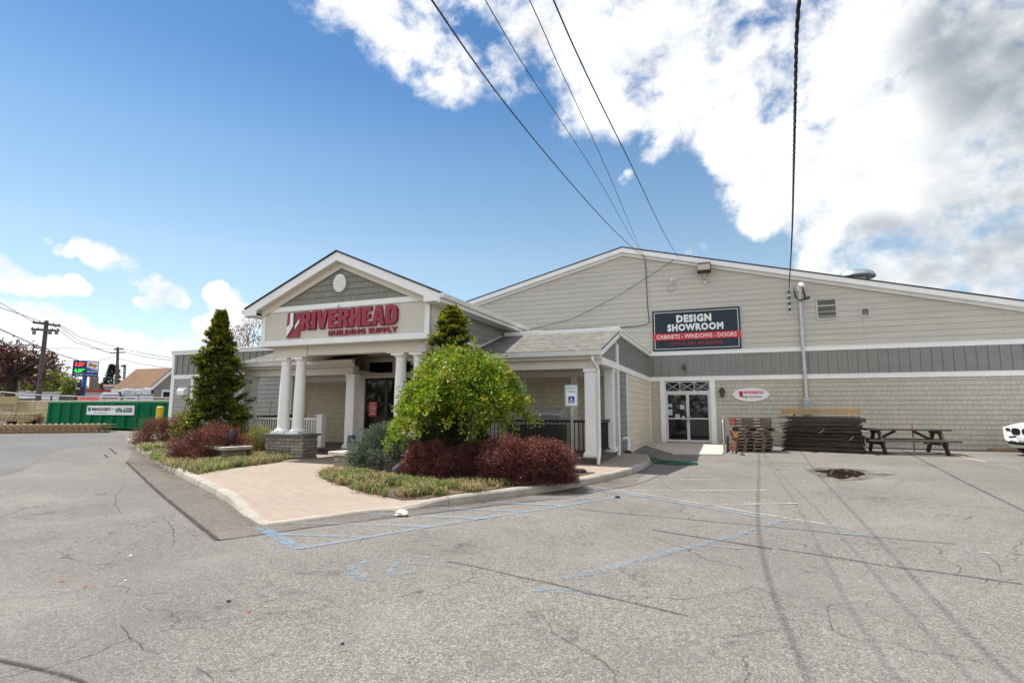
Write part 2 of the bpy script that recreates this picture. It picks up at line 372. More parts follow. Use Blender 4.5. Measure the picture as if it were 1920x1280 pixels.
def decal(name, c, wear=(0.42, 0.58), nscale=14, edge=0.25, amount=1.0, rough=0.85, c2=None, coarse=2.0):
    # thin paint or tar film on the asphalt: worn through by noise, feathered across its width (uv.x)
    m, t, b, o = newmat(name); p = pos(t)
    uv = nd(t, 'ShaderNodeUVMap', uv_map='UVMap').outputs[0]; u = sep(t, uv)[0]
    e = mth(t, 'SUBTRACT', 0.5, mth(t, 'ABSOLUTE', mth(t, 'SUBTRACT', u, 0.5)))
    ef = maprange(t, mth(t, 'ADD', e, mth(t, 'MULTIPLY', mth(t, 'SUBTRACT', noise(t, p, 25, 3), 0.5), edge)), 0.0, max(0.02, edge))
    n = mth(t, 'ADD', mth(t, 'MULTIPLY', noise(t, p, nscale, 6, 0.75), 0.65), mth(t, 'MULTIPLY', noise(t, p, coarse, 4, 0.6), 0.35))
    a = mth(t, 'MULTIPLY', mth(t, 'MULTIPLY', maprange(t, n, wear[0], wear[1]), ef), amount)
    col = mixc(t, noise(t, p, 3.0, 4), c, c2 or tuple(x*0.8 for x in c)); t.links.new(col, b.inputs['Base Color'])
    b.inputs['Roughness'].default_value = rough; b.inputs['Specular IOR Level'].default_value = 0.2
    tb = nd(t, 'ShaderNodeBsdfTransparent'); mx = nd(t, 'ShaderNodeMixShader'); t.links.new(a, mx.inputs[0])
    t.links.new(tb.outputs[0], mx.inputs[1]); t.links.new(b.outputs[0], mx.inputs[2]); t.links.new(mx.outputs[0], o.inputs[0])
    return m
def asphalt(name, base, stone, warm=0.0, crack=True, seed=0.0):
    m, t, b, o = newmat(name); p = vmth(t, 'ADD', pos(t), (seed, seed*1.7, 0))
    vor = nd(t, 'ShaderNodeTexVoronoi', voronoi_dimensions='2D'); vor.inputs['Scale'].default_value = 95; t.links.new(p, vor.inputs['Vector'])
    rc = nd(t, 'ShaderNodeSeparateColor', i_0=vor.outputs['Color']).outputs
    st = ramp(t, rc[0], [(0.0, tuple(x*0.62 for x in base)), (0.35, base), (0.7, stone), (0.9, tuple(min(1, x*1.3) for x in stone)), (1.0, tuple(min(1, x*1.75) for x in stone))])
    st = mixc(t, mth(t, 'MULTIPLY', rc[1], 0.30), st, (0.225, 0.20, 0.17))
    vor2 = nd(t, 'ShaderNodeTexVoronoi', voronoi_dimensions='2D'); vor2.inputs['Scale'].default_value = 28; t.links.new(p, vor2.inputs['Vector'])
    rc2 = nd(t, 'ShaderNodeSeparateColor', i_0=vor2.outputs['Color']).outputs
    st = mixc(t, maprange(t, rc2[0], 0.88, 0.97, 0, 0.3), st, tuple(x*1.5 for x in stone))
    st = mixc(t, maprange(t, rc2[1], 0.88, 0.97, 0, 0.3), st, tuple(x*0.45 for x in base))
    fine = noise(t, p, 170, 3, 0.7); st = mixc(t, maprange(t, fine, 0.35, 0.55, 0.6, 0.0), st, tuple(x*0.4 for x in base))
    big = noise(t, p, 0.22, 6, 0.6, 0.4); st = mixc(t, maprange(t, big, 0.38, 0.68, 0.0, 0.5), st, tuple(x*0.72 for x in base))
    mid = noise(t, p, 1.1, 7, 0.65, 0.3); st = mixc(t, maprange(t, mid, 0.52, 0.72, 0.0, 0.4), st, tuple(x*0.7 for x in base))
    lite = noise(t, vmth(t, 'ADD', p, (31, 7, 0)), 0.45, 6, 0.65); st = mixc(t, maprange(t, lite, 0.5, 0.72, 0.0, 0.28), st, tuple(x*1.25 for x in stone))
    h = mth(t, 'MULTIPLY', vor.outputs['Distance'], -1.0)
    if crack:
        wp = vmth(t, 'ADD', p, vmth(t, 'SCALE', nd(t, 'ShaderNodeTexNoise', i_Vector=p, i_Scale=2.4, i_Detail=5.0).outputs['Color'], None, 0.55))
        tot = None
        for sc, wdt, lo, hi, off in ((0.55, 0.0075, 0.47, 0.56, 0.0), (1.7, 0.012, 0.55, 0.63, 40.0)):
            v3 = nd(t, 'ShaderNodeTexVoronoi', voronoi_dimensions='2D', feature='DISTANCE_TO_EDGE'); v3.inputs['Scale'].default_value = sc
            t.links.new(vmth(t, 'ADD', wp, (off, off, 0)), v3.inputs['Vector'])
            msk = maprange(t, noise(t, vmth(t, 'ADD', p, (off+11, 3, 0)), 0.33, 4, 0.6), lo, hi)
            c = mth(t, 'MULTIPLY', maprange(t, v3.outputs['Distance'], wdt*0.3, wdt, 1.0, 0.0), msk)
            tot = c if tot is None else mth(t, 'MAXIMUM', tot, c)
        st = mixc(t, mth(t, 'MULTIPLY', tot, 0.6), st, (0.045, 0.04, 0.036)); h = mth(t, 'SUBTRACT', h, mth(t, 'MULTIPLY', tot, 1.5))
    t.links.new(st, b.inputs['Base Color']); b.inputs['Roughness'].default_value = 0.9; b.inputs['Specular IOR Level'].default_value = 0.15
    bp = nd(t, 'ShaderNodeBump'); bp.inputs['Strength'].default_value = 0.40; bp.inputs['Distance'].default_value = 0.006
    t.links.new(h, bp.inputs['Height']); t.links.new(bp.outputs[0], b.inputs['Normal'])
    return m
def pavers(name):
    m, t, b, o = newmat(name); p = pos(t); X, Y, Z = sep(t, p)
    br = nd(t, 'ShaderNodeTexBrick'); br.offset = 0.5; br.inputs['Scale'].default_value = 1.0
    br.inputs['Brick Width'].default_value = 0.20; br.inputs['Row Height'].default_value = 0.10; br.inputs['Mortar Size'].default_value = 0.005
    br.inputs['Mortar Smooth'].default_value = 0.6
    br.inputs['Color1'].default_value = (0.0, 0.0, 0.0, 1); br.inputs['Color2'].default_value = (1, 1, 1, 1); br.inputs['Mortar'].default_value = (0.5, 0.5, 0.5, 1)
    t.links.new(comb(t, mth(t, 'ADD', mth(t, 'MULTIPLY', X, 0.94), mth(t, 'MULTIPLY', Y, -0.34)), mth(t, 'ADD', mth(t, 'MULTIPLY', X, 0.34), mth(t, 'MULTIPLY', Y, 0.94))), br.inputs['Vector'])
    c = ramp(t, br.outputs['Color'], [(0.0, (0.305, 0.24, 0.195)), (0.5, (0.325, 0.262, 0.216)), (1.0, (0.345, 0.286, 0.24))])
    c = mixc(t, mth(t, 'MULTIPLY', noise(t, p, 60, 3), 0.35), c, (0.26, 0.21, 0.17))
    c = mixc(t, mth(t, 'MULTIPLY', br.outputs['Fac'], 0.5), c, (0.21, 0.175, 0.145))
    c = mixc(t, maprange(t, noise(t, p, 0.7, 6, 0.65), 0.42, 0.7, 0, 0.5), c, (0.255, 0.22, 0.185))
    t.links.new(c, b.inputs['Base Color']); b.inputs['Roughness'].default_value = 0.85; b.inputs['Specular IOR Level'].default_value = 0.2
    bp = nd(t, 'ShaderNodeBump'); bp.inputs['Strength'].default_value = 0.5; bp.inputs['Distance'].default_value = 0.006
    t.links.new(mth(t, 'MULTIPLY', br.outputs['Fac'], -1.0), bp.inputs['Height']); t.links.new(bp.outputs[0], b.inputs['Normal'])
    return m
def stones(name, cols, rowh=0.09, w=0.32):
    m, t, b, o = newmat(name); p = pos(t); X, Y, Z = sep(t, p)
    br = nd(t, 'ShaderNodeTexBrick'); br.offset = 0.43; br.squash = 0.7; br.squash_frequency = 3; br.inputs['Scale'].default_value = 1.0
    br.inputs['Brick Width'].default_value = w; br.inputs['Row Height'].default_value = rowh; br.inputs['Mortar Size'].default_value = 0.009; br.inputs['Mortar Smooth'].default_value = 0.8
    br.inputs['Color1'].default_value = (0, 0, 0, 1); br.inputs['Color2'].default_value = (1, 1, 1, 1); br.inputs['Mortar'].default_value = (0.5, 0.5, 0.5, 1)
    wob = mth(t, 'MULTIPLY', mth(t, 'SUBTRACT', noise(t, p, 4, 2), 0.5), 0.05)
    t.links.new(comb(t, mth(t, 'ADD', X, Y), mth(t, 'ADD', Z, wob)), br.inputs['Vector'])
    c = ramp(t, br.outputs['Color'], [(0.0, cols[0]), (0.4, cols[1]), (0.7, cols[2]), (1.0, cols[3])])
    c = mixc(t, mth(t, 'MULTIPLY', noise(t, p, 22, 6, 0.7), 0.6), c, tuple(x*0.5 for x in cols[1]))
    c = mixc(t, br.outputs['Fac'], c, tuple(x*0.3 for x in cols[0])); t.links.new(c, b.inputs['Base Color'])
    b.inputs['Roughness'].default_value = 0.85
    bp = nd(t, 'ShaderNodeBump'); bp.inputs['Strength'].default_value = 0.9; bp.inputs['Distance'].default_value = 0.02
    t.links.new(mth(t, 'ADD', mth(t, 'SUBTRACT', mth(t, 'MULTIPLY', br.outputs['Color'], 0.6), br.outputs['Fac']), mth(t, 'MULTIPLY', noise(t, p, 18, 5), 0.5)), bp.inputs['Height'])
    t.links.new(bp.outputs[0], b.inputs['Normal']); return m
WHITE = plain('white_trim_paint', (0.84, 0.835, 0.83), 0.45, var=0.03, scale=1.2, dirt=0.10)
COLUMN = plain('column_paint', (0.86, 0.855, 0.84), 0.35, var=0.02, scale=1.0)
GUTTERW = plain('white_aluminium', (0.74, 0.74, 0.73), 0.35, var=0.03, dirt=0.12)
CREAM = plain('cream_panel_paint', (0.61, 0.582, 0.51), 0.6, var=0.02, scale=0.8, dirt=0.05)
TANTRIM = plain('tan_trim_paint', (0.68, 0.63, 0.56), 0.55, var=0.03)
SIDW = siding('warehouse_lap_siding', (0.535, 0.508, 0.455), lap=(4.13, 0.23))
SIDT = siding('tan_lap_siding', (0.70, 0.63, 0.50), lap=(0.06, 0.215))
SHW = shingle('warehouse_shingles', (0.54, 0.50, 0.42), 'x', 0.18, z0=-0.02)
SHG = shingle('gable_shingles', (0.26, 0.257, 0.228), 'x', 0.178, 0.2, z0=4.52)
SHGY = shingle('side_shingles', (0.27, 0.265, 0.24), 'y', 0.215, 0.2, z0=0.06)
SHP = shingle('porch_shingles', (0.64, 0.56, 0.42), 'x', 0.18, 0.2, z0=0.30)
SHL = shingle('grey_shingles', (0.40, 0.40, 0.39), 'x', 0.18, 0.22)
BATTEN = siding('grey_board_and_batten', (0.25, 0.247, 0.235), 0.05, 0.2)
ROOFP = roofmat('mottled_roof_shingles', [(0.13, 0.115, 0.125), (0.165, 0.155, 0.155), (0.20, 0.20, 0.15), (0.235, 0.23, 0.18)])
ROOFD = roofmat('dark_roof_shingles', [(0.03, 0.032, 0.036), (0.045, 0.045, 0.048), (0.055, 0.055, 0.055), (0.07, 0.07, 0.07)])
DECKM = plain('brown_deck_boards', (0.115, 0.095, 0.085), 0.6, var=0.15, scale=5)
STONEP = stones('plinth_ledgestone', [(0.24, 0.22, 0.20), (0.35, 0.32, 0.285), (0.46, 0.42, 0.37), (0.40, 0.31, 0.255)])
CAPST = plain('slate_cap', (0.16, 0.165, 0.165), 0.8, var=0.2, scale=8, bump=0.4, bscale=30)
PEDST = stones('pedestal_blocks', [(0.30, 0.25, 0.20), (0.36, 0.30, 0.24), (0.41, 0.35, 0.29), (0.33, 0.29, 0.25)], 0.13, 0.36)
PEDCAP = plain('pedestal_slab', (0.44, 0.40, 0.34), 0.85, var=0.15, scale=6, bump=0.5, bscale=40)
CURB = plain('curb_concrete', (0.325, 0.297, 0.255), 0.9, var=0.15, scale=2.5, bump=0.4, bscale=90, dirt=0.75)
CONC = plain('ramp_concrete', (0.46, 0.42, 0.365), 0.9, var=0.08, scale=2, bump=0.3, bscale=90, dirt=0.15)
BLOCKC = plain('tan_concrete_block', (0.43, 0.36, 0.24), 0.9, var=0.12, scale=2, dirt=0.25)
PAVE = pavers('tumbled_pavers')
ASPH = asphalt('lot_asphalt', (0.162, 0.153, 0.143), (0.220, 0.208, 0.194))
ASPH2 = asphalt('patch_asphalt', (0.125, 0.112, 0.102), (0.165, 0.148, 0.133), crack=False, seed=13)
ASPH3 = asphalt('street_asphalt', (0.135, 0.135, 0.137), (0.17, 0.17, 0.172), crack=False, seed=29)
SOIL = plain('bark_mulch', (0.10, 0.07, 0.045), 0.95, var=0.4, scale=30, bump=1.0, bscale=70)
STEEL = plain('galvanised_steel', (0.46, 0.48, 0.50), 0.4, 0.85, var=0.12, scale=8)
GALV = plain('grey_conduit', (0.50, 0.51, 0.52), 0.4, 0.6, var=0.08, scale=4)
METAL = plain('aluminium_frame', (0.66, 0.66, 0.66), 0.35, 0.3, var=0.03)
BLACK = plain('black_metal', (0.018, 0.018, 0.02), 0.4, var=0.1)
BLACKP = plain('black_plastic', (0.02, 0.021, 0.024), 0.5, var=0.2)
RUBBER = plain('dark_rubber', (0.025, 0.025, 0.025), 0.85, var=0.2)
LAMPB = plain('dark_grey_lamp_housing', (0.07, 0.08, 0.095), 0.45, var=0.1)
GLASS = glass('dark_glass')
GLASSB = glass('black_door_glass', (0.006, 0.006, 0.008), spec=0.35)
REDL = plain('red_letter_paint', (0.30, 0.022, 0.050), 0.35, var=0.06, scale=4)
REDE = plain('dark_red_edge', (0.19, 0.012, 0.025), 0.5)
NAVY = plain('navy_sign_face', (0.010, 0.020, 0.034), 0.4, var=0.06)
SIGNW = plain('sign_white', (0.80, 0.80, 0.80), 0.4, var=0.02)
SIGNR = plain('sign_red', (0.62, 0.035, 0.035), 0.4, var=0.03)
SIGNDR = plain('sign_dim_red', (0.33, 0.03, 0.04), 0.4, var=0.03)
SIGNB = plain('sign_blue', (0.01, 0.06, 0.40), 0.4, var=0.03)
SIGNG = plain('sign_green', (0.02, 0.30, 0.20), 0.4, var=0.03)
SIGNK = plain('sign_black', (0.015, 0.015, 0.018), 0.4)
PINKR = plain('sign_pink_red', (0.70, 0.08, 0.16), 0.4)
# ------------------------------------------------------------------ lapped wall courses
def laps_y(mb, Y, z0, z1, pitch, clip, t=0.014, holes=(), sgn=-1):
    # courses on a wall facing -Y; clip(z) -> (xa, xb); holes: (xa, xb, za, zb)
    z = z0
    while z < z1-0.01:
        zt = min(z+pitch, z1); a0, b0 = clip(z); a1, b1 = clip(zt)
        if b1 <= a1: a1 = b1 = (a0+b0)/2
        segs = [(a0, b0, a1, b1)]
        for (ha, hb, hz0, hz1) in holes:
            if hz0-0.02 < (z+zt)/2 < hz1+0.02:
                ns = []
                for (p, q, r, s) in segs:
                    if hb <= p or ha >= q: ns.append((p, q, r, s)); continue
                    if ha > p: ns.append((p, ha, r, ha))
                    if hb < q: ns.append((hb, q, hb, s))
                segs = ns
        for (p, q, r, s) in segs:
            mb.add([(p, Y+sgn*t, z), (q, Y+sgn*t, z), (s, Y, zt), (r, Y, zt), (p, Y, z), (q, Y, z)], [(0, 1, 2, 3), (4, 5, 1, 0)])
        z = zt
def laps_x(mb, X, z0, z1, pitch, clip, t=0.014, holes=()):   # facing +X; clip(z) -> (ya, yb)
    z = z0
    while z < z1-0.01:
        zt = min(z+pitch, z1); a0, b0 = clip(z); a1, b1 = clip(zt)
        mb.add([(X+t, a0, z), (X+t, b0, z), (X, b1, zt), (X, a1, zt), (X, a0, z), (X, b0, z)], [(0, 1, 2, 3), (4, 5, 1, 0)]); z = zt
def battens_y(mb, Y, xa, xb, z0, z1, step=0.34, w=0.08):
    mb.box(xa, xb, Y, Y+0.05, z0, z1); x = xa+step*0.6
    while x < xb-w: mb.box(x, x+w, Y-0.034, Y-0.002, z0, z1); x += step
# ================================================================== WAREHOUSE
WY = 24.6; RX, RZ, SL = -4.25, 9.04, 0.25
def zr(x): return RZ-SL*abs(x-RX)
wh = thing('warehouse', 'long tan warehouse with low gable, grey batten band and shingled base', 'building', (4, WY, 0))
XL, XR, YB = -25.5, 17.0, 58.0
m = MB(); m.poly_y([(XL, 2.84), (XR, 2.84), (XR, zr(XR)-0.14), (RX, RZ-0.14), (XL, zr(XL)-0.14)], WY+0.02, YB)
m.box(XL, -2.77, WY+0.02, WY+0.3, 0, 2.839); m.box(-0.47, XR, WY+0.02, WY+0.3, 0, 2.839); m.box(XL, XL+0.3, WY+0.301, YB, 0, 2.839); m.box(XR-0.3, XR, WY+0.301, YB, 0, 2.839); m.box(XL+0.3, XR-0.3, YB-0.3, YB, 0, 2.839); m.build('wall', SIDW, wh)
m = MB(); laps_y(m, WY, 4.13, RZ-0.2, 0.23, lambda z: (max(XL, RX-(RZ-0.12-z)/SL), min(XR, RX+(RZ-0.12-z)/SL)))
m.build('siding', SIDW, wh)
DX0, DX1 = -2.76, -0.48
m = MB(); laps_y(m, WY, -0.02, 2.82, 0.18, lambda z: (-3.2, XR), 0.012, [(DX0, DX1, 0, 2.82)]); m.build('shingle_wall', SHW, wh)
m = MB(); battens_y(m, WY-0.03, -3.2, XR, 3.01, 3.95); m.build('batten_band', BATTEN, wh)
m = MB(); m.box(-3.2, XR, WY-0.06, WY, 2.82, 3.01); m.box(-3.2, XR, WY-0.075, WY-0.062, 2.995, 3.012); m.build('trim_band', WHITE, wh, bevel=0.004)
m = MB(); m.box(-3.2, XR, WY-0.055, WY, 3.95, 4.13); m.box(-3.2, XR, WY-0.07, WY-0.057, 4.11, 4.135); m.build('trim_band', WHITE, wh, bevel=0.004)
# roof sheets with a front overhang, and the double rake boards
for sx, x0, x1 in ((-1, XL-0.3, RX), (1, RX, XR+0.3)):
    m = MB(); m.poly_y([(x0, zr(x0)-0.03), (x1, zr(x1)-0.03), (x1, zr(x1)+0.02), (x0, zr(x0)+0.02)], WY-0.30, YB); m.build('roof', ROOFD, wh)
    m = MB(); m.poly_y([(x0, zr(x0)-0.24), (x1, zr(x1)-0.24), (x1, zr(x1)-0.032), (x0, zr(x0)-0.032)], WY-0.28, WY-0.25)
    m.build('rake_board', WHITE, wh, bevel=0.003)
    m = MB(); m.poly_y([(x0, zr(x0)-0.36), (x1, zr(x1)-0.36), (x1, zr(x1)-0.20), (x0, zr(x0)-0.20)], WY-0.10, WY-0.02)
    m.poly_y([(x0, zr(x0)-0.23), (x1, zr(x1)-0.23), (x1, zr(x1)-0.21), (x0, zr(x0)-0.21)], WY-0.249, WY-0.101)
    m.build('rake_soffit', WHITE, wh)
# showroom entrance: frame, transom, two leaves
zt = 0.17
m = MB(); m.box(DX0, DX0+0.20, WY-0.05, WY+0.06, zt, 2.82); m.build('door_post', WHITE, wh, bevel=0.004); m = MB(); m.box(DX1-0.20, DX1, WY-0.05, WY+0.06, zt, 2.82); m.build('door_post', WHITE, wh, bevel=0.004)
a, b = DX0+0.20, DX1-0.20
fr = MB(); fr.box(a, a+0.05, WY, WY+0.07, zt, 2.80); fr.box(b-0.05, b, WY, WY+0.07, zt, 2.80); fr.box(a+0.05, b-0.05, WY, WY+0.07, 2.30, 2.38); fr.box(a+0.05, b-0.05, WY, WY+0.07, 2.76, 2.80)
frame = fr.build('door_frame', METAL, wh, bevel=0.004)
m = MB(); m.box(a+0.05, b-0.05, WY+0.03, WY+0.045, 2.38, 2.76); tw = m.build('transom_window', GLASS, wh)
m = MB(); w3 = (b-a-0.1)/3
for k in range(3):
    xa, xb = a+0.05+k*w3, a+0.05+(k+1)*w3
    m.beam((xa, WY+0.02, 2.385), (xb, WY+0.02, 2.755), 0.016, 0.02, upv=(0,1,0)); m.beam((xa, WY+0.017, 2.755), (xb, WY+0.017, 2.385), 0.016, 0.02, upv=(0,1,0))
    if k: m.box(xa-0.012, xa+0.012, WY+0.008, WY+0.026, 2.38, 2.76)
m.build('glazing_bars', METAL, tw)
mid = (a+b)/2
for s, xa, xb in ((1, a+0.055, mid-0.004), (-1, mid+0.004, b-0.055)):
    m = MB(); g = 0.055
    m.box(xa, xa+g, WY+0.01, WY+0.055, zt+0.02, 2.295); m.box(xb-g, xb, WY+0.01, WY+0.055, zt+0.02, 2.295)
    m.box(xa+g, xb-g, WY+0.01, WY+0.055, zt+0.02, zt+0.12); m.box(xa+g, xb-g, WY+0.01, WY+0.055, 2.22, 2.295)
    dr = m.build('door', METAL, wh, bevel=0.003)
    m = MB(); m.box(xa+g, xb-g, WY+0.03, WY+0.038, zt+0.12, 2.22); m.build('door_glass', GLASS, dr)
    m = MB(); m.box(xa+g, xb-g, WY+0.012, WY+0.029, 1.17, 1.22); m.build('push_bar', METAL, dr)
    hx = xb-0.03 if s > 0 else xa+0.03
    m = MB(); m.tube([(hx, WY, 1.02), (hx, WY-0.06, 1.04), (hx, WY-0.06, 1.30), (hx, WY, 1.32)], 0.013, 8); m.build('handle', STEEL, dr, smooth=True)
# papers taped inside the left leaf
for (u0, v0, u1, v1) in ((1252,757,1260.5,763),(1252,767,1261,778),(1275,758.5,1283.5,767),(1266,776,1275,785),(1279,779,1284,786)):
    p, q = py(u0, v0, WY+0.026), py(u1, v1, WY+0.026)
    m = MB(); m.box(p[0], q[0], WY+0.023, WY+0.026, q[2], p[2]); tag(m.build('paper_notice', plain('paper', (0.42, 0.47, 0.48), 0.6)),
        {1252: 'small pale notice high on the left showroom door glass' if v0 < 760 else 'pale notice below the highest one on the left showroom door glass',
         1275: 'pale square notice near the middle stile of the left showroom door', 1266: 'white notice low in the middle of the left showroom door glass',
         1279: 'narrow white notice beside the pull handle of the left showroom door'}[u0], 'notice', 'notices on the showroom door glass')
# ================================================================== STORE FRONT (flat-roofed block, porch, portico)
BY = 16.85; BXL, BXR = -23.2, -3.2; PY = 14.0
st = thing('store_front', 'low store front with columned gable portico and shingled side porches', 'building', (-10, 15, 0))
def zp(y): return 3.10+0.315*(y-PY)        # porch roof plane
m = MB(); m.box(BXL, BXR-0.02, BY+0.02, WY-0.02, 0, 4.05); m.build('wall', SIDT, st)
m = MB(); laps_y(m, BY, 0.30, 2.86, 0.18, lambda z: (-16.2, BXR), 0.012, [(-12.2, -7.7, 0, 3)]); m.build('porch_wall', SHP, st)
m = MB(); laps_y(m, BY, 0.0, 2.86, 0.18, lambda z: (BXL, -16.2), 0.012); m.build('shingle_wall', SHL, st)
m = MB(); m.box(BXL-0.02, -16.15, BY-0.05, BY, 2.86, 3.04); m.box(-16.15, BXR, BY-0.05, BY, 2.60, 2.80); m.build('trim_band', WHITE, st, bevel=0.004)
m = MB(); battens_y(m, BY-0.03, BXL, -12.9, 3.04, 3.94, 0.36); m.build('batten_band', BATTEN, st)
m = MB(); m.box(BXL-0.06, -12.9, BY-0.09, BY+0.3, 3.94, 4.06); m.box(BXL-0.09, -12.9, BY-0.13, BY+0.3, 4.062, 4.14); m.build('parapet_cap', WHITE, st, bevel=0.006)
m = MB(); m.box(-7.0, BXR+0.13, BY-0.03, BY+0.22, 3.94, 4.16); m.build('parapet_cap', WHITE, st, bevel=0.006)
m = MB()
m.box(-21.95, -21.78, BY-0.04, BY, 0.0, 2.86); m.build('window_trim', WHITE, st); m = MB(); m.box(BXL-0.03, BXL+0.18, BY-0.04, BY, 0.0, 2.859); m.build('corner_board', WHITE, st, bevel=0.004); m = MB()
m.box(BXL-0.03, BXL+0.12, BY-0.045, BY, 3.04, 3.94); m.build('corner_board', WHITE, st, bevel=0.004)
m = MB(); m.box(BXL-0.03, BXL-0.001, BY, WY, 0, 3.94); m.build('wall', SHGY, st)
# right flank, facing +X
m = MB(); laps_x(m, BXR, 0.06, 2.80, 0.215, lambda z: (18.62, WY-0.02), 0.016); m.build('siding', SIDT, st)
m = MB(); laps_x(m, BXR, 0.06, 2.80, 0.215, lambda z: (BY+0.2, 18.5), 0.012); m.build('shingle_wall', SHGY, st)
m = MB(); m.box(BXR, BXR+0.035, 18.5, 18.62, 0.05, 2.80); m.build('corner_board', WHITE, st); m = MB(); m.box(BXR, BXR+0.035, WY-0.12, WY-0.03, 0.1, 2.80); m.build('corner_board', WHITE, st)
m = MB(); m.box(BXR-0.12, BXR+0.04, BY-0.02, BY+0.22, 0.05, 3.62); m.build('corner_post', WHITE, st, bevel=0.005)
m = MB(); m.box(BXR, BXR+0.05, BY+0.225, WY-0.08, 2.80, 2.99); m.box(BXR, BXR+0.062, BY-0.025, BY+0.2245, 2.79, 2.995); m.build('trim_band', WHITE, st, bevel=0.004)
m = MB(); m.box(BXR, BXR+0.02, BY+0.22, WY-0.04, 2.99, 3.90); y = BY+0.36
while y < WY-0.2: m.box(BXR+0.021, BXR+0.045, y, y+0.075, 2.99, 3.90); y += 0.34
m.build('batten_band', BATTEN, st)
m = MB(); m.box(BXR, BXR+0.13, BY+0.225, WY-0.31, 3.90, 4.04); m.box(BXR-0.2, BXR+0.17, BY+0.225, WY-0.31, 4.042, 4.10); m.build('parapet_cap', WHITE, st, bevel=0.006)
m = MB(); m.box(BXL, BXR-0.05, BY+0.3, WY-0.32, 4.052, 4.09); m.build('flat_roof', plain('roof_membrane', (0.14, 0.14, 0.14), 0.9), st)
# porch: deck, roof, beam, ceiling, gutters
for x0, x1 in ((-16.0, -12.45), (-12.449, -7.5), (-7.499, -3.22)):
    m = MB(); m.box(x0, x1, 14.05, BY+0.01, 0.05, 0.275); m.box(x0-0.0, x1+(0.03 if x1 > -3.3 else 0), 14.0, BY+0.01, 0.276, 0.31); m.build('porch_deck', DECKM, st, bevel=0.004)
for x0, x1 in ((-16.12, -11.0), (-8.9, -3.06)):
    m = MB(); yb = BY-0.035
    m.poly_x([(PY, zp(PY)-0.0), (PY, zp(PY)+0.045), (yb, zp(yb)+0.045), (yb, zp(yb))], x0, x1); m.build('porch_roof', ROOFP, st)
    m = MB(); m.poly_x([(PY-0.13, 2.99), (PY-0.15, 3.11), (PY-0.002, 3.125), (PY-0.002, 2.99)], x0-0.02, x1+0.02); m.build('gutter', GUTTERW, st)
    m = MB(); m.box(x0, x1, PY, PY+0.03, 2.90, 3.098); m.box(x0+0.02, x1-0.02, PY+0.031, PY+0.25, 2.90, 2.93); m.build('fascia', TANTRIM, st)
    m = MB(); m.box(x0+0.24, x1-0.16, 14.16, 14.46, 2.66, 2.899); m.build('porch_beam', TANTRIM, st, bevel=0.004)
    m = MB(); m.box(x0+0.24, x1-0.16, 14.465, BY-0.055, 2.78, 2.80); m.build('porch_ceiling', TANTRIM, st)
# infill between the two porch roofs, behind the portico
m = MB(); yb = BY-0.035; m.poly_x([(15.65, zp(15.65)), (15.65, zp(15.65)+0.045), (yb, zp(yb)+0.045), (yb, zp(yb))], -10.999, -8.901); m.build('porch_roof', ROOFP, st)
# the porch's right end: rake board, shingled cheek, side beam
m = MB(); yb = BY-0.04
m.poly_x([(PY-0.01, zp(PY)-0.17), (PY-0.01, zp(PY)-0.003), (yb, zp(yb)-0.003), (yb, zp(yb)-0.17)], -3.11, -3.075); m.build('rake_board', WHITE, st, bevel=0.003)
m = MB(); m.poly_x([(14.45, 3.0), (yb, 3.0), (yb, zp(yb)-0.03), (14.45, zp(14.45)-0.03)], -3.26, -3.215)
laps_x(m, -3.215, 3.0, 3.93, 0.178, lambda z: (max(14.46, PY+(z-3.10)/0.315+0.12), yb), 0.012); m.build('shingle_wall', SHGY, st)
m = MB(); m.box(-3.36, -3.14, 14.465, BY-0.03, 2.80, 2.998); m.build('porch_beam', WHITE, st, bevel=0.004)
m = MB(); m.box(-3.3, -3.12, PY+0.003, 14.155, 2.97, 3.06); m.build('eave_return', WHITE, st)
# square porch posts with base and cap
def post(x0, x1, y0, y1, z0=0.312, z1=2.66, name='porch_post'):
    m = MB(); m.box(x0, x1, y0, y1, z0+0.14, z1-0.10); p = m.build(name, WHITE, st, bevel=0.008)
    m = MB(); e = 0.045; m.box(x0-e, x1+e, y0-e, y1+e, z0, z0+0.10); m.box(x0-e*0.5, x1+e*0.5, y0-e*0.5, y1+e*0.5, z0+0.1005, z0+0.1395); m.build('post_base', WHITE, p, bevel=0.01)
    m = MB(); m.box(x0-e*0.6, x1+e*0.6, y0-e*0.6, y1+e*0.6, z1-0.0995, z1-0.001); m.build('post_cap', WHITE, p, bevel=0.01)
    m = MB(); m.box(x0+0.05, x1-0.05, y0-0.006, y0-0.001, z0+0.3, z1-0.25); m.build('post_panel', WHITE, p)
post(-3.56, -3.27, 14.17, 14.45); post(-3.46, -3.20, 16.22, 16.5, z1=2.80); post(-15.86, -15.46, 14.17, 14.45)
post(-11.42, -11.10, 14.17, 14.42); post(-8.82, -8.50, 14.17, 14.42); post(-16.1, -15.8, 16.4, 16.7, z1=2.78)
m = MB(); m.box(-4.66, -4.48, BY-0.06, BY, 0.31, 2.60); m.build('pilaster', WHITE, st); m = MB(); m.box(-6.45, -6.20, BY-0.05, BY, 0.31, 2.55); m.box(-7.6, -7.4, BY-0.05, BY, 0.31, 2.55); m.box(-7.4, -6.45, BY-0.05, BY, 2.35, 2.55); m.build('door_trim', WHITE, st, bevel=0.004)
m = MB(); m.box(-7.4, -6.45, BY-0.03, BY-0.012, 1.25, 2.35); m.build('window', GLASS, st)
m = MB(); m.box(-7.4, -6.45, BY-0.045, BY-0.012, 0.32, 1.2495); m.build('panel_under_window', WHITE, st)
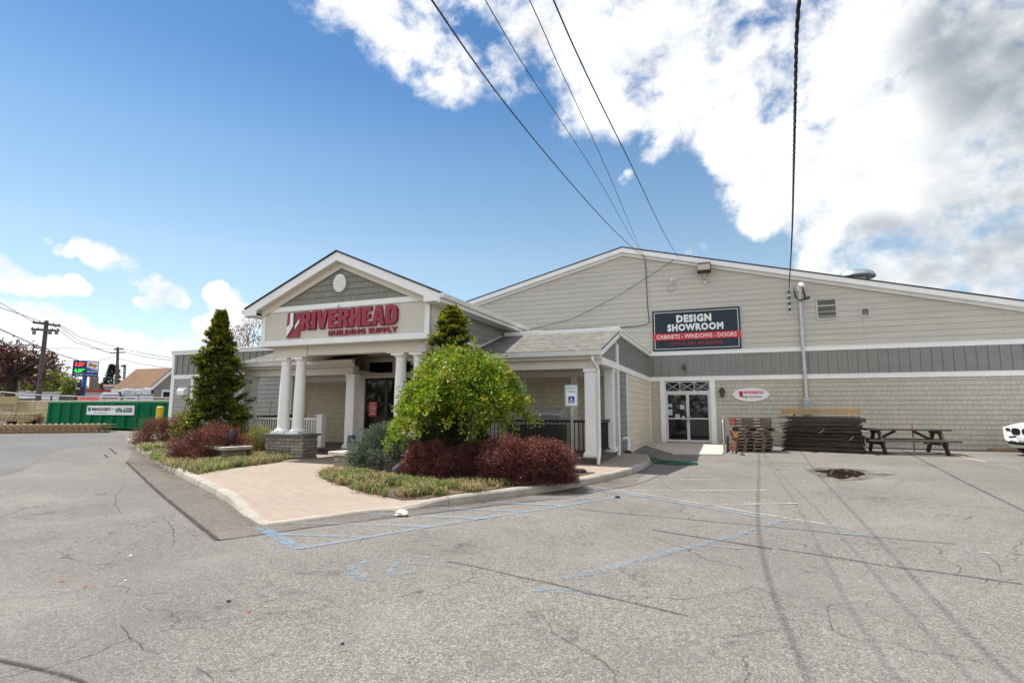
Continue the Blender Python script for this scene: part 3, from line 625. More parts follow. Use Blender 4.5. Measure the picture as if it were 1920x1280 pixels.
# downspout on the right porch post
m = MB(); dx = -3.19
m.tube([(dx-0.10, PY-0.07, 2.99), (dx-0.08, PY-0.07, 2.86), (dx, 14.22, 2.62), (dx, 14.22, 0.52), (dx+0.02, 14.10, 0.40), (dx+0.03, 13.96, 0.30), (dx+0.03, 13.95, 0.16)], 0.045, 4)
m.build('downspout', GUTTERW, st, bevel=0.004)
m = MB(); m.tube([(-16.0, PY-0.07, 2.99), (-15.98, 14.0, 2.85), (-15.90, 14.3, 2.62)], 0.04, 4); m.build('downspout', plain('tan_aluminium', (0.36, 0.32, 0.28), 0.5), st)
m = MB(); m.tube([(BXR+0.09, 16.6, 2.75), (BXR+0.09, 16.6, 0.5)], 0.04, 8); m.build('downspout', GUTTERW, st, smooth=True)
# railings
def railing(x0, x1, y, z0, z1, step, mat, bw, name='railing'):
    m = MB(); m.box(x0, x1, y-0.035, y+0.035, z1-0.07, z1); m.box(x0, x1, y-0.02, y+0.02, z0, z0+0.05)
    x = x0+step*0.6
    while x < x1-bw: m.box(x, x+bw, y-bw/2, y+bw/2, z0+0.0501, z1-0.0701); x += step
    return m.build(name, mat, st)
railing(-15.455, -12.58, 14.3, 0.40, 1.26, 0.105, WHITE, 0.036)
m = MB(); m.box(-12.575, -12.35, 14.19, 14.41, 0.312, 1.34); m.box(-12.6, -12.325, 14.165, 14.435, 1.341, 1.38); m.build('railing_post', WHITE, st, bevel=0.006)
railing(-8.45, -3.565, 14.3, 0.40, 1.28, 0.118, BLACK, 0.024)
m = MB(); m.box(-3.37, -3.30, 14.50, 16.18, 1.20, 1.28); m.box(-3.36, -3.31, 14.50, 16.18, 0.40, 0.45); y = 14.6
while y < 16.1: m.box(-3.347, -3.323, y, y+0.024, 0.4501, 1.1999); y += 0.118
m.build('railing', BLACK, st)
# ------------------------------------------------ portico
CX = -9.96; FY = 12.0; FX0, FX1 = CX-2.86, CX+2.86
PZ, EZ, HW = 5.91, 4.48, 3.31; psl = (PZ-EZ)/HW; RY0, RY1 = 11.72, 18.1
def zg(x): return PZ-psl*abs(x-CX)
for s in (-1, 1):
    x0, x1 = (CX-HW, CX) if s < 0 else (CX, CX+HW)
    m = MB(); m.poly_y([(x0, zg(x0)), (x1, zg(x1)), (x1, zg(x1)+0.045), (x0, zg(x0)+0.045)], RY0-0.03, RY1); m.build('portico_roof', ROOFD, st)
    m = MB(); m.poly_y([(x0, zg(x0)-0.25), (x1, zg(x1)-0.25), (x1, zg(x1)-0.002), (x0, zg(x0)-0.002)], RY0, RY0+0.035); m.build('rake_board', WHITE, st, bevel=0.004)
    m = MB(); m.poly_y([(x0, zg(x0)-0.235), (x1, zg(x1)-0.235), (x1, zg(x1)-0.205), (x0, zg(x0)-0.205)], RY0+0.036, FY-0.075)
    xi = CX+s*(HW-0.45)
    xx0, xx1 = (xi, CX) if s < 0 else (CX, xi)
    m.poly_y([(xx0, zg(xx0)-0.42), (xx1, zg(xx1)-0.42), (xx1, zg(xx1)-0.236), (xx0, zg(xx0)-0.236)], FY-0.074, FY-0.03)
    m.build('rake_soffit', TANTRIM, st)
    xe = CX+s*HW; xa, xb = sorted((xe-s*0.47, xe))
    m = MB(); m.poly_y([(xa, 4.30), (xb, 4.30), (xb, zg(xb)-0.251), (xa, zg(xa)-0.251)] if False else [(xa, 4.285), (xb, 4.285), (xb, 4.47), (xa, 4.47)], RY0-0.012, RY0-0.001); m.build('eave_return', WHITE, st)
    # side eaves: fascia, soffit, gutter
    xf = xe-s*0.03; a1, b1 = sorted((xe, xf))
    m = MB(); m.box(a1, b1, RY0+0.036, RY1, 4.27, 4.465); xs0, xs1 = sorted((xf, CX+s*2.87)); m.box(xs0, xs1, RY0+0.036, RY1, 4.275, 4.295); m.build('fascia', WHITE, st)
    xg = xe+s*0.13
    m = MB(); P = [(xe+s*0.002, 4.36), (xe+s*0.10, 4.36), (xg, 4.45), (xg, 4.47), (xe+s*0.002, 4.47)]
    m.poly_y(P if s > 0 else P[::-1], RY0-0.01, RY1-0.1); m.build('gutter', GUTTERW, st)
    # side frieze wall with its shingles and the board that follows the porch roof
    xw = FX1 if s > 0 else FX0
    m = MB(); xa, xb = sorted((xw, xw-s*0.05)); m.poly_x([(FY+0.06, 3.37), (15.1, 3.37), (17.4, 4.28), (FY+0.06, 4.28)], xa, xb)
    if s > 0: laps_x(m, xw, 3.53, 4.27, 0.178, lambda z: (13.0, 15.0+max(0, z-3.42)/0.315), 0.012)
    m.build('frieze_wall', SHGY, st)
    m = MB(); xa, xb = sorted((xw+s*0.001, xw+s*0.04)); m.box(xa, xb, FY+0.06, 15.05, 3.37, 3.53); m.poly_x([(15.05, 3.37), (17.5, 4.14), (17.5, 4.27), (15.05, 3.53)], xa, xb)
    xa, xb = sorted((xw+s*0.001, xw+s*0.03)); m.box(xa, xb, FY+0.06, 13.0, 3.5305, 4.28); m.build('frieze_trim', WHITE if s < 0 else TANTRIM, st)
m = MB(); m.poly_y([(FX0, 4.3), (FX1, 4.3), (FX1, zg(FX1)-0.24), (CX, PZ-0.24), (FX0, zg(FX0)-0.24)], RY1-0.5, RY1-0.45); m.build('gable_wall', SIDW, st)
# front: gable shingles, bands, sign panel
m = MB(); laps_y(m, FY, 4.52, PZ-0.3, 0.178, lambda z: (CX-(PZ-0.22-z)/psl, CX+(PZ-0.22-z)/psl), 0.014); m.build('gable_wall', SHG, st)
m = MB(); m.box(FX0, FX1, FY+0.001, FY+0.05, 3.53, 4.37); m.box(FX0, FX1, FY+0.012, FY+0.06, 4.37, 4.53); m.build('sign_panel', CREAM, st)
m = MB(); m.box(FX0+0.005, FX1-0.005, FY-0.035, FY, 4.37, 4.52); m.build('trim_band', WHITE, st, bevel=0.004)
m = MB(); m.box(FX0-0.03, FX1+0.03, FY-0.045, FY, 3.37, 3.53); m.build('trim_band', WHITE, st, bevel=0.004)
m = MB(); m.box(FX0-0.015, FX0+0.13, FY-0.03, FY, 3.531, 4.369); m.build('corner_board', WHITE, st, bevel=0.004); m = MB(); m.box(FX1-0.13, FX1+0.015, FY-0.03, FY, 3.531, 4.369); m.build('corner_board', WHITE, st, bevel=0.004)
m = MB(); m.box(FX0+0.001, FX1-0.001, FY+0.001, 15.55, 3.355, 3.369); m.build('portico_ceiling', TANTRIM, st)
CYc = 12.45
m = MB()
for xa, xb in ((CX-2.62, CX-1.38), (CX+1.38, CX+2.62)): m.box(xa, xb, CYc-0.2, CYc+0.2, 3.06, 3.354)
m.box(CX-1.379, CX+1.379, CYc-0.16, CYc+0.16, 3.10, 3.354); m.build('architrave', TANTRIM, st, bevel=0.006)
for xa, xb in ((CX-2.62, CX-2.22), (CX+2.22, CX+2.62)):
    m = MB(); m.box(xa, xb, CYc+0.201, 15.55, 3.08, 3.354); m.build('side_beam', TANTRIM, st, bevel=0.006)
def column(x):
    m = MB(); m.lathe([(0.163, 0.0), (0.163, 0.25), (0.158, 0.8), (0.150, 1.4), (0.134, 1.82)], (x, CYc, 1.0), 28); c = m.build('column', COLUMN, st, smooth=True)
    m = MB(); m.box(x-0.235, x+0.235, CYc-0.235, CYc+0.235, 0.842, 0.905)
    m.lathe([(0.225, 0.906), (0.235, 0.925), (0.225, 0.95), (0.195, 0.957), (0.19, 0.972), (0.175, 0.985), (0.165, 0.9995)], (x, CYc, 0), 28); m.build('column_base', COLUMN, c, smooth=True)
    m = MB(); m.lathe([(0.136, 2.8205), (0.15, 2.83), (0.15, 2.85), (0.136, 2.86), (0.136, 2.93), (0.16, 2.95), (0.19, 2.985), (0.19, 3.0)], (x, CYc, 0), 28); m.box(x-0.20, x+0.20, CYc-0.2, CYc+0.2, 3.0005, 3.055); m.build('column_capital', COLUMN, c, smooth=True)
for x in (CX-2.30, CX-1.735, CX+1.735, CX+2.30): column(x)
for xa, xb in ((-12.62, -11.26), (CX+1.30, CX+2.66)):
    m = MB(); m.box(xa, xb, 12.2, 12.78, 0.0, 0.78); rng = random.Random(5); z = 0.0
    while z < 0.77:     # courses of thin ledge stones standing a little proud of each other
        h = min(rng.uniform(0.06, 0.11), 0.78-z); x = xa
        while x < xb-0.02:
            w = min(rng.uniform(0.16, 0.42), xb-x); t = rng.uniform(0.006, 0.035); m.box(x+0.003, x+w-0.003, 12.2-t, 12.199, z+0.003, z+h-0.003); x += w
        y = 12.2
        while y < 12.76:
            w = min(rng.uniform(0.14, 0.35), 12.78-y); t = rng.uniform(0.006, 0.035); m.box(xb+0.001, xb+t, y+0.003, y+w-0.003, z+0.003, z+h-0.003); y += w
        z += h
    pl = m.build('stone_plinth', STONEP, st)
    m = MB(); m.box(xa-0.07, xb+0.08, 12.12, 12.86, 0.782, 0.84); m.build('plinth_cap', CAPST, pl, bevel=0.012)
# round louvred vent in the gable
m = MB(); vc = (CX-0.03, FY, 5.06)
ring = [(vc[0]+0.215*math.cos(t), vc[2]+0.26*math.sin(t)) for t in np.linspace(0, 2*math.pi, 17)[:-1]]
m.poly_y(ring, FY-0.085, FY-0.016); gv = m.build('gable_vent', WHITE, st, bevel=0.012)
m = MB()
for k in range(6):
    z = vc[2]-0.17+k*0.066; w = 0.165*math.sqrt(max(0.1, 1-((z-vc[2])/0.24)**2)); m.obox((vc[0], FY-0.095, z), (2*w, 0.02, 0.035), Matrix.Rotation(RAD(-30), 3, 'X'))
m.build('louvre', WHITE, gv)
# entrance vestibule with black glazed doors
VY = 15.6; va, vb = -12.15, -7.77
for xa, xb, za in ((va, -11.95, 0.31), (-8.0, vb, 0.31), (-11.949, -8.001, 3.25)):
    m = MB(); laps_y(m, VY, za, 3.35, 0.18, lambda z: (xa, xb), 0.012); m.box(xa, xb, VY+0.001, VY+0.1, za, 3.35); m.build('porch_wall', SHP, st)
for xs in (va, vb-0.05):
    m = MB(); m.box(xs, xs+0.05, VY+0.101, BY-0.06, 0.31, 2.775); m.build('porch_wall', SIDT, st)
m = MB(); m.box(-12.03, -11.72, VY-0.06, VY, 0.31, 2.62); m.box(-8.2, -7.9, VY-0.06, VY, 0.31, 2.62); m.box(-12.08, -7.85, VY-0.08, VY, 2.62, 2.72)
m.box(-11.86, -11.60, VY-0.04, VY, 2.72, 3.28); m.box(-8.32, -8.06, VY-0.04, VY, 2.72, 3.28); m.box(-11.6, -8.32, VY-0.04, VY, 3.17, 3.28); m.box(-11.6, -8.32, VY-0.04, VY, 2.72, 2.80)
for k in (1, 2): x = -11.6+k*1.093; m.box(x-0.11, x+0.11, VY-0.04, VY, 2.80, 3.17)
m.build('door_surround', TANTRIM, st, bevel=0.004)
for k in range(3):
    m = MB(); m.box(-11.6+k*1.093+(0.11 if k else 0), -11.6+(k+1)*1.093-(0.11 if k < 2 else 0), VY+0.0, VY+0.02, 2.80, 3.17); m.build('transom_window', GLASS, st)
for k in range(4):
    xa, xb = -11.72+k*0.88, -11.72+(k+1)*0.88
    m = MB(); m.box(xa, xa+0.06, VY-0.03, VY+0.02, 0.31, 2.62); m.box(xb-0.06, xb, VY-0.03, VY+0.02, 0.31, 2.62); m.box(xa+0.06, xb-0.06, VY-0.03, VY+0.02, 0.31, 0.48); m.box(xa+0.06, xb-0.06, VY-0.03, VY+0.02, 2.52, 2.62)
    dr = m.build('door', BLACK, st); m = MB(); m.box(xa+0.06, xb-0.06, VY-0.01, VY+0.005, 0.48, 2.52); m.build('door_glass', GLASSB, dr)
    if k in (1, 2):
        hx = xb-0.03 if k == 1 else xa+0.03; m = MB(); m.tube([(hx, VY-0.03, 1.1), (hx, VY-0.08, 1.12), (hx, VY-0.08, 1.5), (hx, VY-0.03, 1.52)], 0.013, 6); m.build('handle', STEEL, dr)
# ================================================================== GROUND
def axis(lo, hi, far): return [-far, -far*0.5, -200, -120]+list(np.arange(lo, hi+0.01, 1.0))+[120, 200, far*0.5, far]
xs = sorted(set(axis(-70, 45, 900))); ys = sorted(set(axis(-15, 62, 900)))
m = MB(); nx = len(xs)
m.v = [(x, y, G(x, y)) for y in ys for x in xs]
m.f = [(j*nx+i, j*nx+i+1, (j+1)*nx+i+1, (j+1)*nx+i) for j in range(len(ys)-1) for i in range(nx-1)]; m.mi = [0]*len(m.f)
tag(m.build('ground', ASPH, loc=(0, 0, 0), smooth=True), kind='structure')
def sheet(name, pts, mat, lift, res=0.5, zf=None, uv=False):
    # a flat-lying sheet with the given outline (x,y), following the ground
    P = [(float(p[0]), float(p[1])) for p in pts]; dense = []
    for i in range(len(P)):
        a, b = np.array(P[i]), np.array(P[(i+1) % len(P)]); n = max(1, int(np.linalg.norm(b-a)/res))
        dense += [tuple(a+(b-a)*k/n) for k in range(n)]
    n0 = len(dense); xs_, ys_ = [p[0] for p in dense], [p[1] for p in dense]
    def inside(x, y):
        c = False; j = n0-1
        for i in range(n0):
            xi, yi = dense[i]; xj, yj = dense[j]
            if (yi > y) != (yj > y) and x < (xj-xi)*(y-yi)/(yj-yi)+xi: c = not c
            j = i
        return c
    D2 = np.array(dense); inner = []
    for x in np.arange(min(xs_)+res/2, max(xs_), res):
        for y in np.arange(min(ys_)+res/2, max(ys_), res):
            if inside(x, y) and np.min(np.hypot(D2[:, 0]-x, D2[:, 1]-y)) > res*0.35: inner.append((x, y))
    vs, es, fs, *_ = delaunay_2d_cdt([Vector(p) for p in dense+inner], [(i, (i+1) % n0) for i in range(n0)], [], 1, 1e-5)
    m = MB(); zf = zf or (lambda x, y: G(x, y))
    m.add([(v.x, v.y, zf(v.x, v.y)+lift) for v in vs], [tuple(f) for f in fs])
    if uv: m.uv = {i: (0.5, 0.5) for i in range(len(m.v))}
    o = m.build(name, mat, loc=(0, 0, 0), smooth=True); return tag(o, kind='structure')
def strip(name, pts, w, mat, lift, zf=None, step=0.3, taper=False, wob=0.0, seed=1):
    rng = random.Random(seed); P = [np.array(p[:2], float) for p in pts]; L = [P[0]]
    for a, b in zip(P[:-1], P[1:]):
        n = max(1, int(np.linalg.norm(b-a)/step)); L += [a+(b-a)*k/n for k in range(1, n+1)]
    if wob: L = [p+np.array([rng.uniform(-wob, wob), rng.uniform(-wob, wob)]) for p in L]
    m = MB(); zf = zf or G; n = len(L); cols = 5
    for i, p in enumerate(L):
        t = L[min(i+1, n-1)]-L[max(i-1, 0)]; t = t/np.linalg.norm(t); s = np.array([-t[1], t[0]])
        ww = w*(min(1, 0.15+4*min(i, n-1-i)/n) if taper else 1.0)*(1+rng.uniform(-wob, wob)*2)
        for c in range(cols):
            q = p+s*ww*(c/(cols-1)-0.5); m.uv[len(m.v)] = (c/(cols-1), i/n); m.v.append((q[0], q[1], zf(q[0], q[1])+lift))
    for i in range(n-1):
        for c in range(cols-1): m.f.append((i*cols+c, i*cols+c+1, (i+1)*cols+c+1, (i+1)*cols+c)); m.mi.append(0)
    return tag(m.build(name, mat, loc=(0, 0, 0), smooth=True), kind='structure')
H = lambda *l: [hit(u, v) for u, v in l]
def smooth_path(P, it=2):
    P = [np.array(p[:2], float) for p in P]
    for _ in range(it):
        Q = [P[0]]
        for a, b in zip(P[:-1], P[1:]): Q += [a*0.75+b*0.25, a*0.25+b*0.75]
        Q.append(P[-1]); P = Q
    return P
# ---- the island: curb round it, pavers, planting beds
left = smooth_path(H((236,828),(243,833),(256,843),(282,861),(310,880),(345,901),(400,929),(442,956),(470,976)), 2)
corner = H((490,988))[0][:2]
front = smooth_path(H((505,985),(560,978),(640,967),(690,959),(720,957),(745,958),(850,948),(950,935),(1050,920),(1120,906),(1180,891),(1212,878),(1222,868),(1215,860)), 2)
edge = [np.array(p) for p in left]+[corner]+[np.array(p) for p in front]
def offset(P, d):
    out = []
    for i, p in enumerate(P):
        t = P[min(i+1, len(P)-1)]-P[max(i-1, 0)]; t = t/np.linalg.norm(t); out.append(p+np.array([-t[1], t[0]])*d)
    return out
topo, inn = offset(edge, 0.02), offset(edge, 0.165)
IZ = lambda x, y: G(x, y)+KERB(x, y)
m = MB(); prof = []
def seg(i0, i1):
    base = len(m.v); n = 0
    for i in range(i0, i1+1):
        e, t, k = edge[i], topo[i], inn[i]; hz = KERB(*e)
        row = [(e[0], e[1], G(*e)-0.05), (e[0], e[1], G(*e)+hz*0.3), (t[0], t[1], G(*e)+hz-0.022), (t[0]*0.8+k[0]*0.2, t[1]*0.8+k[1]*0.2, G(*e)+hz+0.006), (k[0], k[1], G(*e)+hz+0.006), (k[0], k[1], G(*e)-0.05)]
        m.v += row; n += 1
    for a in range(n-1):
        for c in range(6):
            m.f.append((base+a*6+c, base+a*6+(c+1) % 6, base+(a+1)*6+(c+1) % 6, base+(a+1)*6+c)); m.mi.append(0)
    m.f += [tuple(base+c for c in range(6)), tuple(base+(n-1)*6+c for c in reversed(range(6)))]; m.mi += [0, 0]
# split the curb in cast lengths with open joints
dist = np.concatenate([[0], np.cumsum([np.linalg.norm(edge[i+1]-edge[i]) for i in range(len(edge)-1)])])
N = int(dist[-1]/0.25); E2 = [np.array([np.interp(s, dist, [p[k] for p in edge]) for k in (0, 1)]) for s in np.linspace(0, dist[-1], N)]
edge = E2; topo, inn = offset(edge, 0.02), offset(edge, 0.165)
i = 0
while i < N-1:
    j = min(i+12, N-1)
    if N-1-j < 4: j = N-1
    seg(i, j)
    if j < N-1:   # joint
        for A in (edge, topo, inn): A[j] = A[j]+(A[j+1]-A[j])*0.06
    i = j
tag(m.build('curb', CURB, loc=(0, 0, 0)), kind='structure')
inner2 = offset(edge, 0.150)
isl = inner2+[np.array((-3.3, 18.0)), np.array((-10.0, 16.4)), np.array((-22.6, 16.7)), np.array((-24.0, 17.2))]
walk = sheet('walkway', isl, PAVE, 0.0, 0.45, IZ)
def ih(*l): return [hit(u, v, 0, True) for u, v in l]
lb = ih((250,829),(262,838),(288,861),(324,881),(352,889),(372,889),(402,882),(440,877),(480,872),(520,867),(542,861))
bedL = [p[:2] for p in lb]+[np.array((-12.0, 13.2)), np.array((-12.6, 14.0)), np.array((-16.0, 14.0)), np.array((-16.3, 16.7)), np.array((-22.6, 16.7))]
BEDZ = lambda x, y: IZ(x, y)+0.012
def clampbed(P):   # keep beds inside the curb line
    E = np.array(inner2); out = []
    for p in P:
        d = np.hypot(E[:, 0]-p[0], E[:, 1]-p[1]); k = int(d.argmin()); t = E[min(k+1, len(E)-1)]-E[max(k-1, 0)]; n = np.array([-t[1], t[0]]); n = n/np.linalg.norm(n)
        s = float((np.array(p)-E[k])@n); out.append(np.array(p)+n*max(0, 0.03-s) if s < 0.03 and d[k] < 1.5 else np.array(p))
    return out
bedL = clampbed(bedL); sheet('planting_bed', bedL, SOIL, 0.012, 0.4, IZ)
rb = ih((601,896),(610,899),(633,907),(660,916),(690,923),(722,930),(752,938),(800,935),(850,929),(900,923),(950,914),(1000,906),(1067,896),(1117,886))
bedR = clampbed([p[:2] for p in rb])+[np.array((-3.9, 12.6)), np.array((-4.2, 13.4)), np.array((-8.6, 13.3)), np.array((-8.7, 12.1))]
sheet('planting_bed', bedR, SOIL, 0.012, 0.4, IZ)
# concrete ramp at the showroom door
ra = H((1227,845),(1262,852),(1354,853)); 
ramp_pts = [(-3.15, 24.5), (-3.15, 22.2), (ra[1][0], ra[1][1]), (ra[2][0], ra[2][1]), (-0.12, 24.52)]
def RZF(x, y): return max(G(x, y)+0.004, G(x, y)+0.03*sstep(21.0, 24.3, y))
m = MB(); tops = [(x, y, 0.172 if y > 24 else G(x, y)+0.03) for x, y in ramp_pts]; bots = [(x, y, -0.1) for x, y in ramp_pts]
m._ext(tops, bots, 0); tag(m.build('ramp', CONC, loc=(0, 0, 0)), kind='structure')
# ---- darker repair strip along the island and the street's own surface
dark = H((237,866),(262,890),(300,926),(350,967),(408,1013),(455,1006),(520,997),(600,986),(700,974),(800,963),(900,951),(1000,940),(1120,920),(1180,911))
e_in = [p for p in edge if True]
sheet('asphalt_patch', [p[:2] for p in dark]+[hit(1215,884)[:2]]+[p for p in offset(edge, 0.03)[::-1] if p[0] > hit(240,838)[0] and np.hypot(p[0]+1.9, p[1]-16.9) > 1.2], ASPH2, 0.004, 0.5)
sheet('road', [p[:2] for p in H((-120,905),(0,893),(45,880),(75,862),(105,845),(140,837),(190,834),(232,831),(236,815),(200,811),(100,811),(-40,812),(-160,815))], ASPH3, 0.004, 1.0)
# ---- tar seams, tyre tracks
TAR = decal('tar_seam_film', (0.05, 0.046, 0.043), (0.34, 0.50), 20, 0.45, 0.75)
seams = [(0.10, [(237,866),(262,890),(300,926),(350,967),(408,1013)]), (0.05, [(408,1013),(490,1003),(600,986),(700,975),(760,968),(830,960),(960,943),(1060,935),(1120,921),(1160,915),(1197,908),(1240,890)]),
 (0.045, [(1080,953),(1130,960),(1253,970),(1413,985),(1580,1001),(1720,1014),(1790,1020)]), (0.06, [(1223,993),(1300,1006),(1380,1018),(1447,1029)]), (0.05, [(1460,1029),(1580,1047),(1660,1061),(1720,1068),(1830,1083),(1915,1095)]),
 (0.034, [(838,1053),(900,1064),(960,1079),(1040,1095),(1120,1117),(1200,1133),(1290,1155)]), 
 (0.05, [(-30,1232),(0,1240),(60,1252),(140,1272),(170,1290)]), (0.10, [(206,840),(214,848),(219,852)]), (0.09,[(196,852),(203,858)]), (0.03, [(120,866),(170,861),(232,853)]),
 (0.035,[(690,975),(720,969),(760,966)]),(0.03,[(795,1108),(770,1112)])]
for k, (w, l) in enumerate(seams): strip('tar_seam', smooth_path(H(*l), 1), w, TAR, 0.0085, wob=0.006, seed=k)
STAIN = decal('oil_stain_film', (0.05, 0.045, 0.042), (0.46, 0.72), 7, 0.5, 0.36, coarse=1.5)
rs = random.Random(77)
for k, (u, v, r) in enumerate([(1655, 1020, .35), (1520, 1069, .16), (1362, 1225, .2), (300, 1000, .5), (820, 1015, .5), (1300, 900, .6), (1580, 930, .5), (480, 1130, .5), (1720, 940, .7), (1040, 1010, .4), (620, 1060, .3), (1250, 1080, .35), (90, 960, .8), (1460, 870, .7), (1680, 870, .8), (200, 870, .8), (1010, 1180, .3)]):
    c = hit(u, v); n = 14; a0 = rs.uniform(0, 6.28); sheet('oil_stain', [(c[0]+r*(1+.35*rs.uniform(-1, 1))*math.cos(t)*1.4, c[1]+r*(1+.35*rs.uniform(-1, 1))*math.sin(t)) for t in np.linspace(0, 2*math.pi, n+1)[:-1]], STAIN, 0.0055, 0.25, uv=True)
# fine wandering cracks
rng = random.Random(11); CRK = decal('crack_film', (0.05, 0.047, 0.044), (0.36, 0.46), 9, 0.4, 0.75)
for k, l in enumerate([[(1290,1121),(1340,1116),(1390,1108),(1413,1098)], [(1413,1098),(1440,1115),(1500,1118)], [(1551,1150),(1550,1135),(1580,1133),(1605,1130),(1650,1133)], [(1551,1150),(1560,1170),(1562,1182),(1600,1200),(1660,1203),(1720,1222),(1790,1230),(1840,1242),(1880,1260)],
   [(1745,1020),(1765,1030),(1762,1042)],[(1790,1055),(1800,1066),(1798,1078)],[(1855,1045),(1875,1062),(1880,1080)],[(220,1170),(240,1190),(262,1212),(300,1228)],[(360,1262),(420,1258),(470,1250),(500,1232),(540,1226)],[(370,1250),(385,1260),(400,1285)],
   [(1340,1196),(1400,1188),(1450,1182),(1540,1178)],[(735,1108),(760,1098),(800,1088)],[(1350,1148),(1440,1158),(1550,1168)],[(300,960),(330,1000),(320,1030)],[(235,905),(210,940),(235,970)],[(520,920),(560,935),(556,950)]]):
    P = smooth_path(H(*l), 1); strip('crack', P, 0.011, CRK, 0.010, step=0.08, wob=0.014, taper=True, seed=k+90)
# ---- painted markings
BLUE = decal('blue_road_paint', (0.16, 0.33, 0.53), (0.39, 0.60), 26, 0.25, 0.54, c2=(0.25, 0.39, 0.53))
BLUEF = decal('faded_blue_paint', (0.20, 0.33, 0.47), (0.43, 0.64), 18, 0.35, 0.55, coarse=1.5)
WPNT = decal('white_road_paint', (0.60, 0.59, 0.55), (0.42, 0.62), 26, 0.22, 0.80)
YPNT = decal('yellow_road_paint', (0.62, 0.52, 0.30), (0.36, 0.55), 22, 0.15, 0.8)
lines = [(BLUE,.22,[(489,990),(520,1008),(560,1030)]),(BLUE,.11,[(560,1029),(660,1013),(793,990),(890,974),(1000,958),(1080,945),(1165,931)]),
 (BLUE,.10,[(543,981),(640,983),(720,985),(800,988)]),(BLUE,.10,[(683,963),(800,969),(910,973)]),(BLUE,.10,[(810,953),(900,956),(987,960)]),(BLUE,.10,[(905,941),(980,945),(1060,948)]),(BLUE,.10,[(985,932),(1050,934),(1120,936)]),(BLUE,.10,[(513,1002),(600,1005),(693,1008)]),(BLUE,.09,[(1080,922),(1157,923)]),
 (BLUE,.10,[(1080,910),(1155,923),(1250,939),(1340,955),(1440,972)]),(WPNT,.10,[(1103,911),(1175,922),(1290,941),(1400,960),(1480,973),(1547,983)]),
 (WPNT,.11,[(1152,898),(1260,899),(1360,900)]),(WPNT,.11,[(1165,920),(1270,920.5),(1380,920),(1440,920)]),(WPNT,.10,[(1313,947),(1400,946),(1497,944)]),(WPNT,.10,[(1200,881.5),(1320,883)]),(WPNT,.09,[(1232,866),(1312,868)]),
 (BLUEF,.2,[(1363,1011),(1410,995),(1470,976)]),(BLUEF,.14,[(1390,1001),(1430,989),(1470,976)]),(BLUEF,.14,[(1470,976),(1520,983),(1590,991)]),(BLUEF,.2,[(1060,1087),(1150,1064),(1240,1040),(1320,1020),(1370,1010)]),(BLUEF,.16,[(1000,1106),(1060,1108),(1120,1112)]),(BLUEF,.14,[(1313,1022),(1400,1030)]),
 (BLUEF,.12,[(1560,1000),(1650,1008)]),(BLUEF,.14,[(1800,1030),(1840,1042)]),(WPNT,.08,[(1835,1036),(1860,1039)]),
 (BLUEF,.13,[(710,1050),(670,1058),(652,1070),(668,1082),(700,1090)]),(BLUEF,.14,[(745,1055),(790,1058),(845,1061)]),(BLUEF,.14,[(760,1042),(805,1047)]),(BLUEF,.14,[(730,1078),(780,1073)]),(BLUEF,.12,[(735,1075),(745,1055)]),
 (YPNT,.09,[(1788,852.5),(1820,860),(1849,867)]),(WPNT,.08,[(1745,864),(1823,861)]),(WPNT,.10,[(1806,850),(1860,849),(1920,847.5),(1960,846)]),(WPNT,.06,[(1870,870),(1905,878),(1940,886)]),(WPNT,.09,[(1640,870),(1655,872)])]
for k, (mt, w, l) in enumerate(lines): strip('painted_line', smooth_path(H(*l), 1), w*0.88, mt, 0.0125+0.0004*(k % 5), step=0.2, seed=k)
# ---- puddle with its damp rim
DAMP = decal('damp_asphalt', (0.06, 0.052, 0.046), (0.42, 0.62), 5, 0.3, 0.6)
WETM, t, b, o = newmat('muddy_water'); b.inputs['Roughness'].default_value = 0.06; b.inputs['Specular IOR Level'].default_value = 0.35
t.links.new(mixc(t, maprange(t, noise(t, pos(t), 3, 6, 0.7), 0.45, 0.65), (0.022, 0.014, 0.008), (0.06, 0.042, 0.026)), b.inputs['Base Color'])
sheet('damp_patch', [p[:2] for p in smooth_path(H((1505,879),(1540,876),(1580,877),(1620,880),(1655,888),(1690,889),(1660,893),(1630,899),(1590,902),(1550,900),(1535,894),(1520,886),(1505,879)), 1)[:-1]], DAMP, 0.005, 0.3, uv=True)
sheet('puddle', [p[:2] for p in smooth_path(H((1527,881),(1545,882.5),(1560,880),(1585,879.5),(1605,882),(1625,889),(1612,892),(1606,895),(1598,892),(1590,897),(1572,898),(1562,894),(1548,892),(1553,888),(1532,884),(1527,881)), 1)[:-1]], WETM, 0.012, 0.2)
rng = random.Random(3)
LEAFD = plain('dead_leaf', (0.30, 0.24, 0.15), 0.8, var=0.3)
for k in range(7):
    p = hit(1540+rng.uniform(0, 75), 884+rng.uniform(-2, 11)); m = MB(); a = rng.uniform(0, 6.28); s = rng.uniform(0.015, 0.03)
    m.add([(p[0]+s*math.cos(a+q)*(1.5 if q in (0, math.pi) else 0.7), p[1]+s*math.sin(a+q)*(1.5 if q in (0, math.pi) else 0.7), p[2]+0.016+0.006*(q in (0, math.pi))) for q in (0, math.pi/2, math.pi, 3*math.pi/2)], [(0, 1, 2, 3)])
    tag(m.build('dead_leaf', LEAFD), 'small pale dead leaf floating in or beside the brown puddle', 'leaf', 'dead leaves around the puddle')

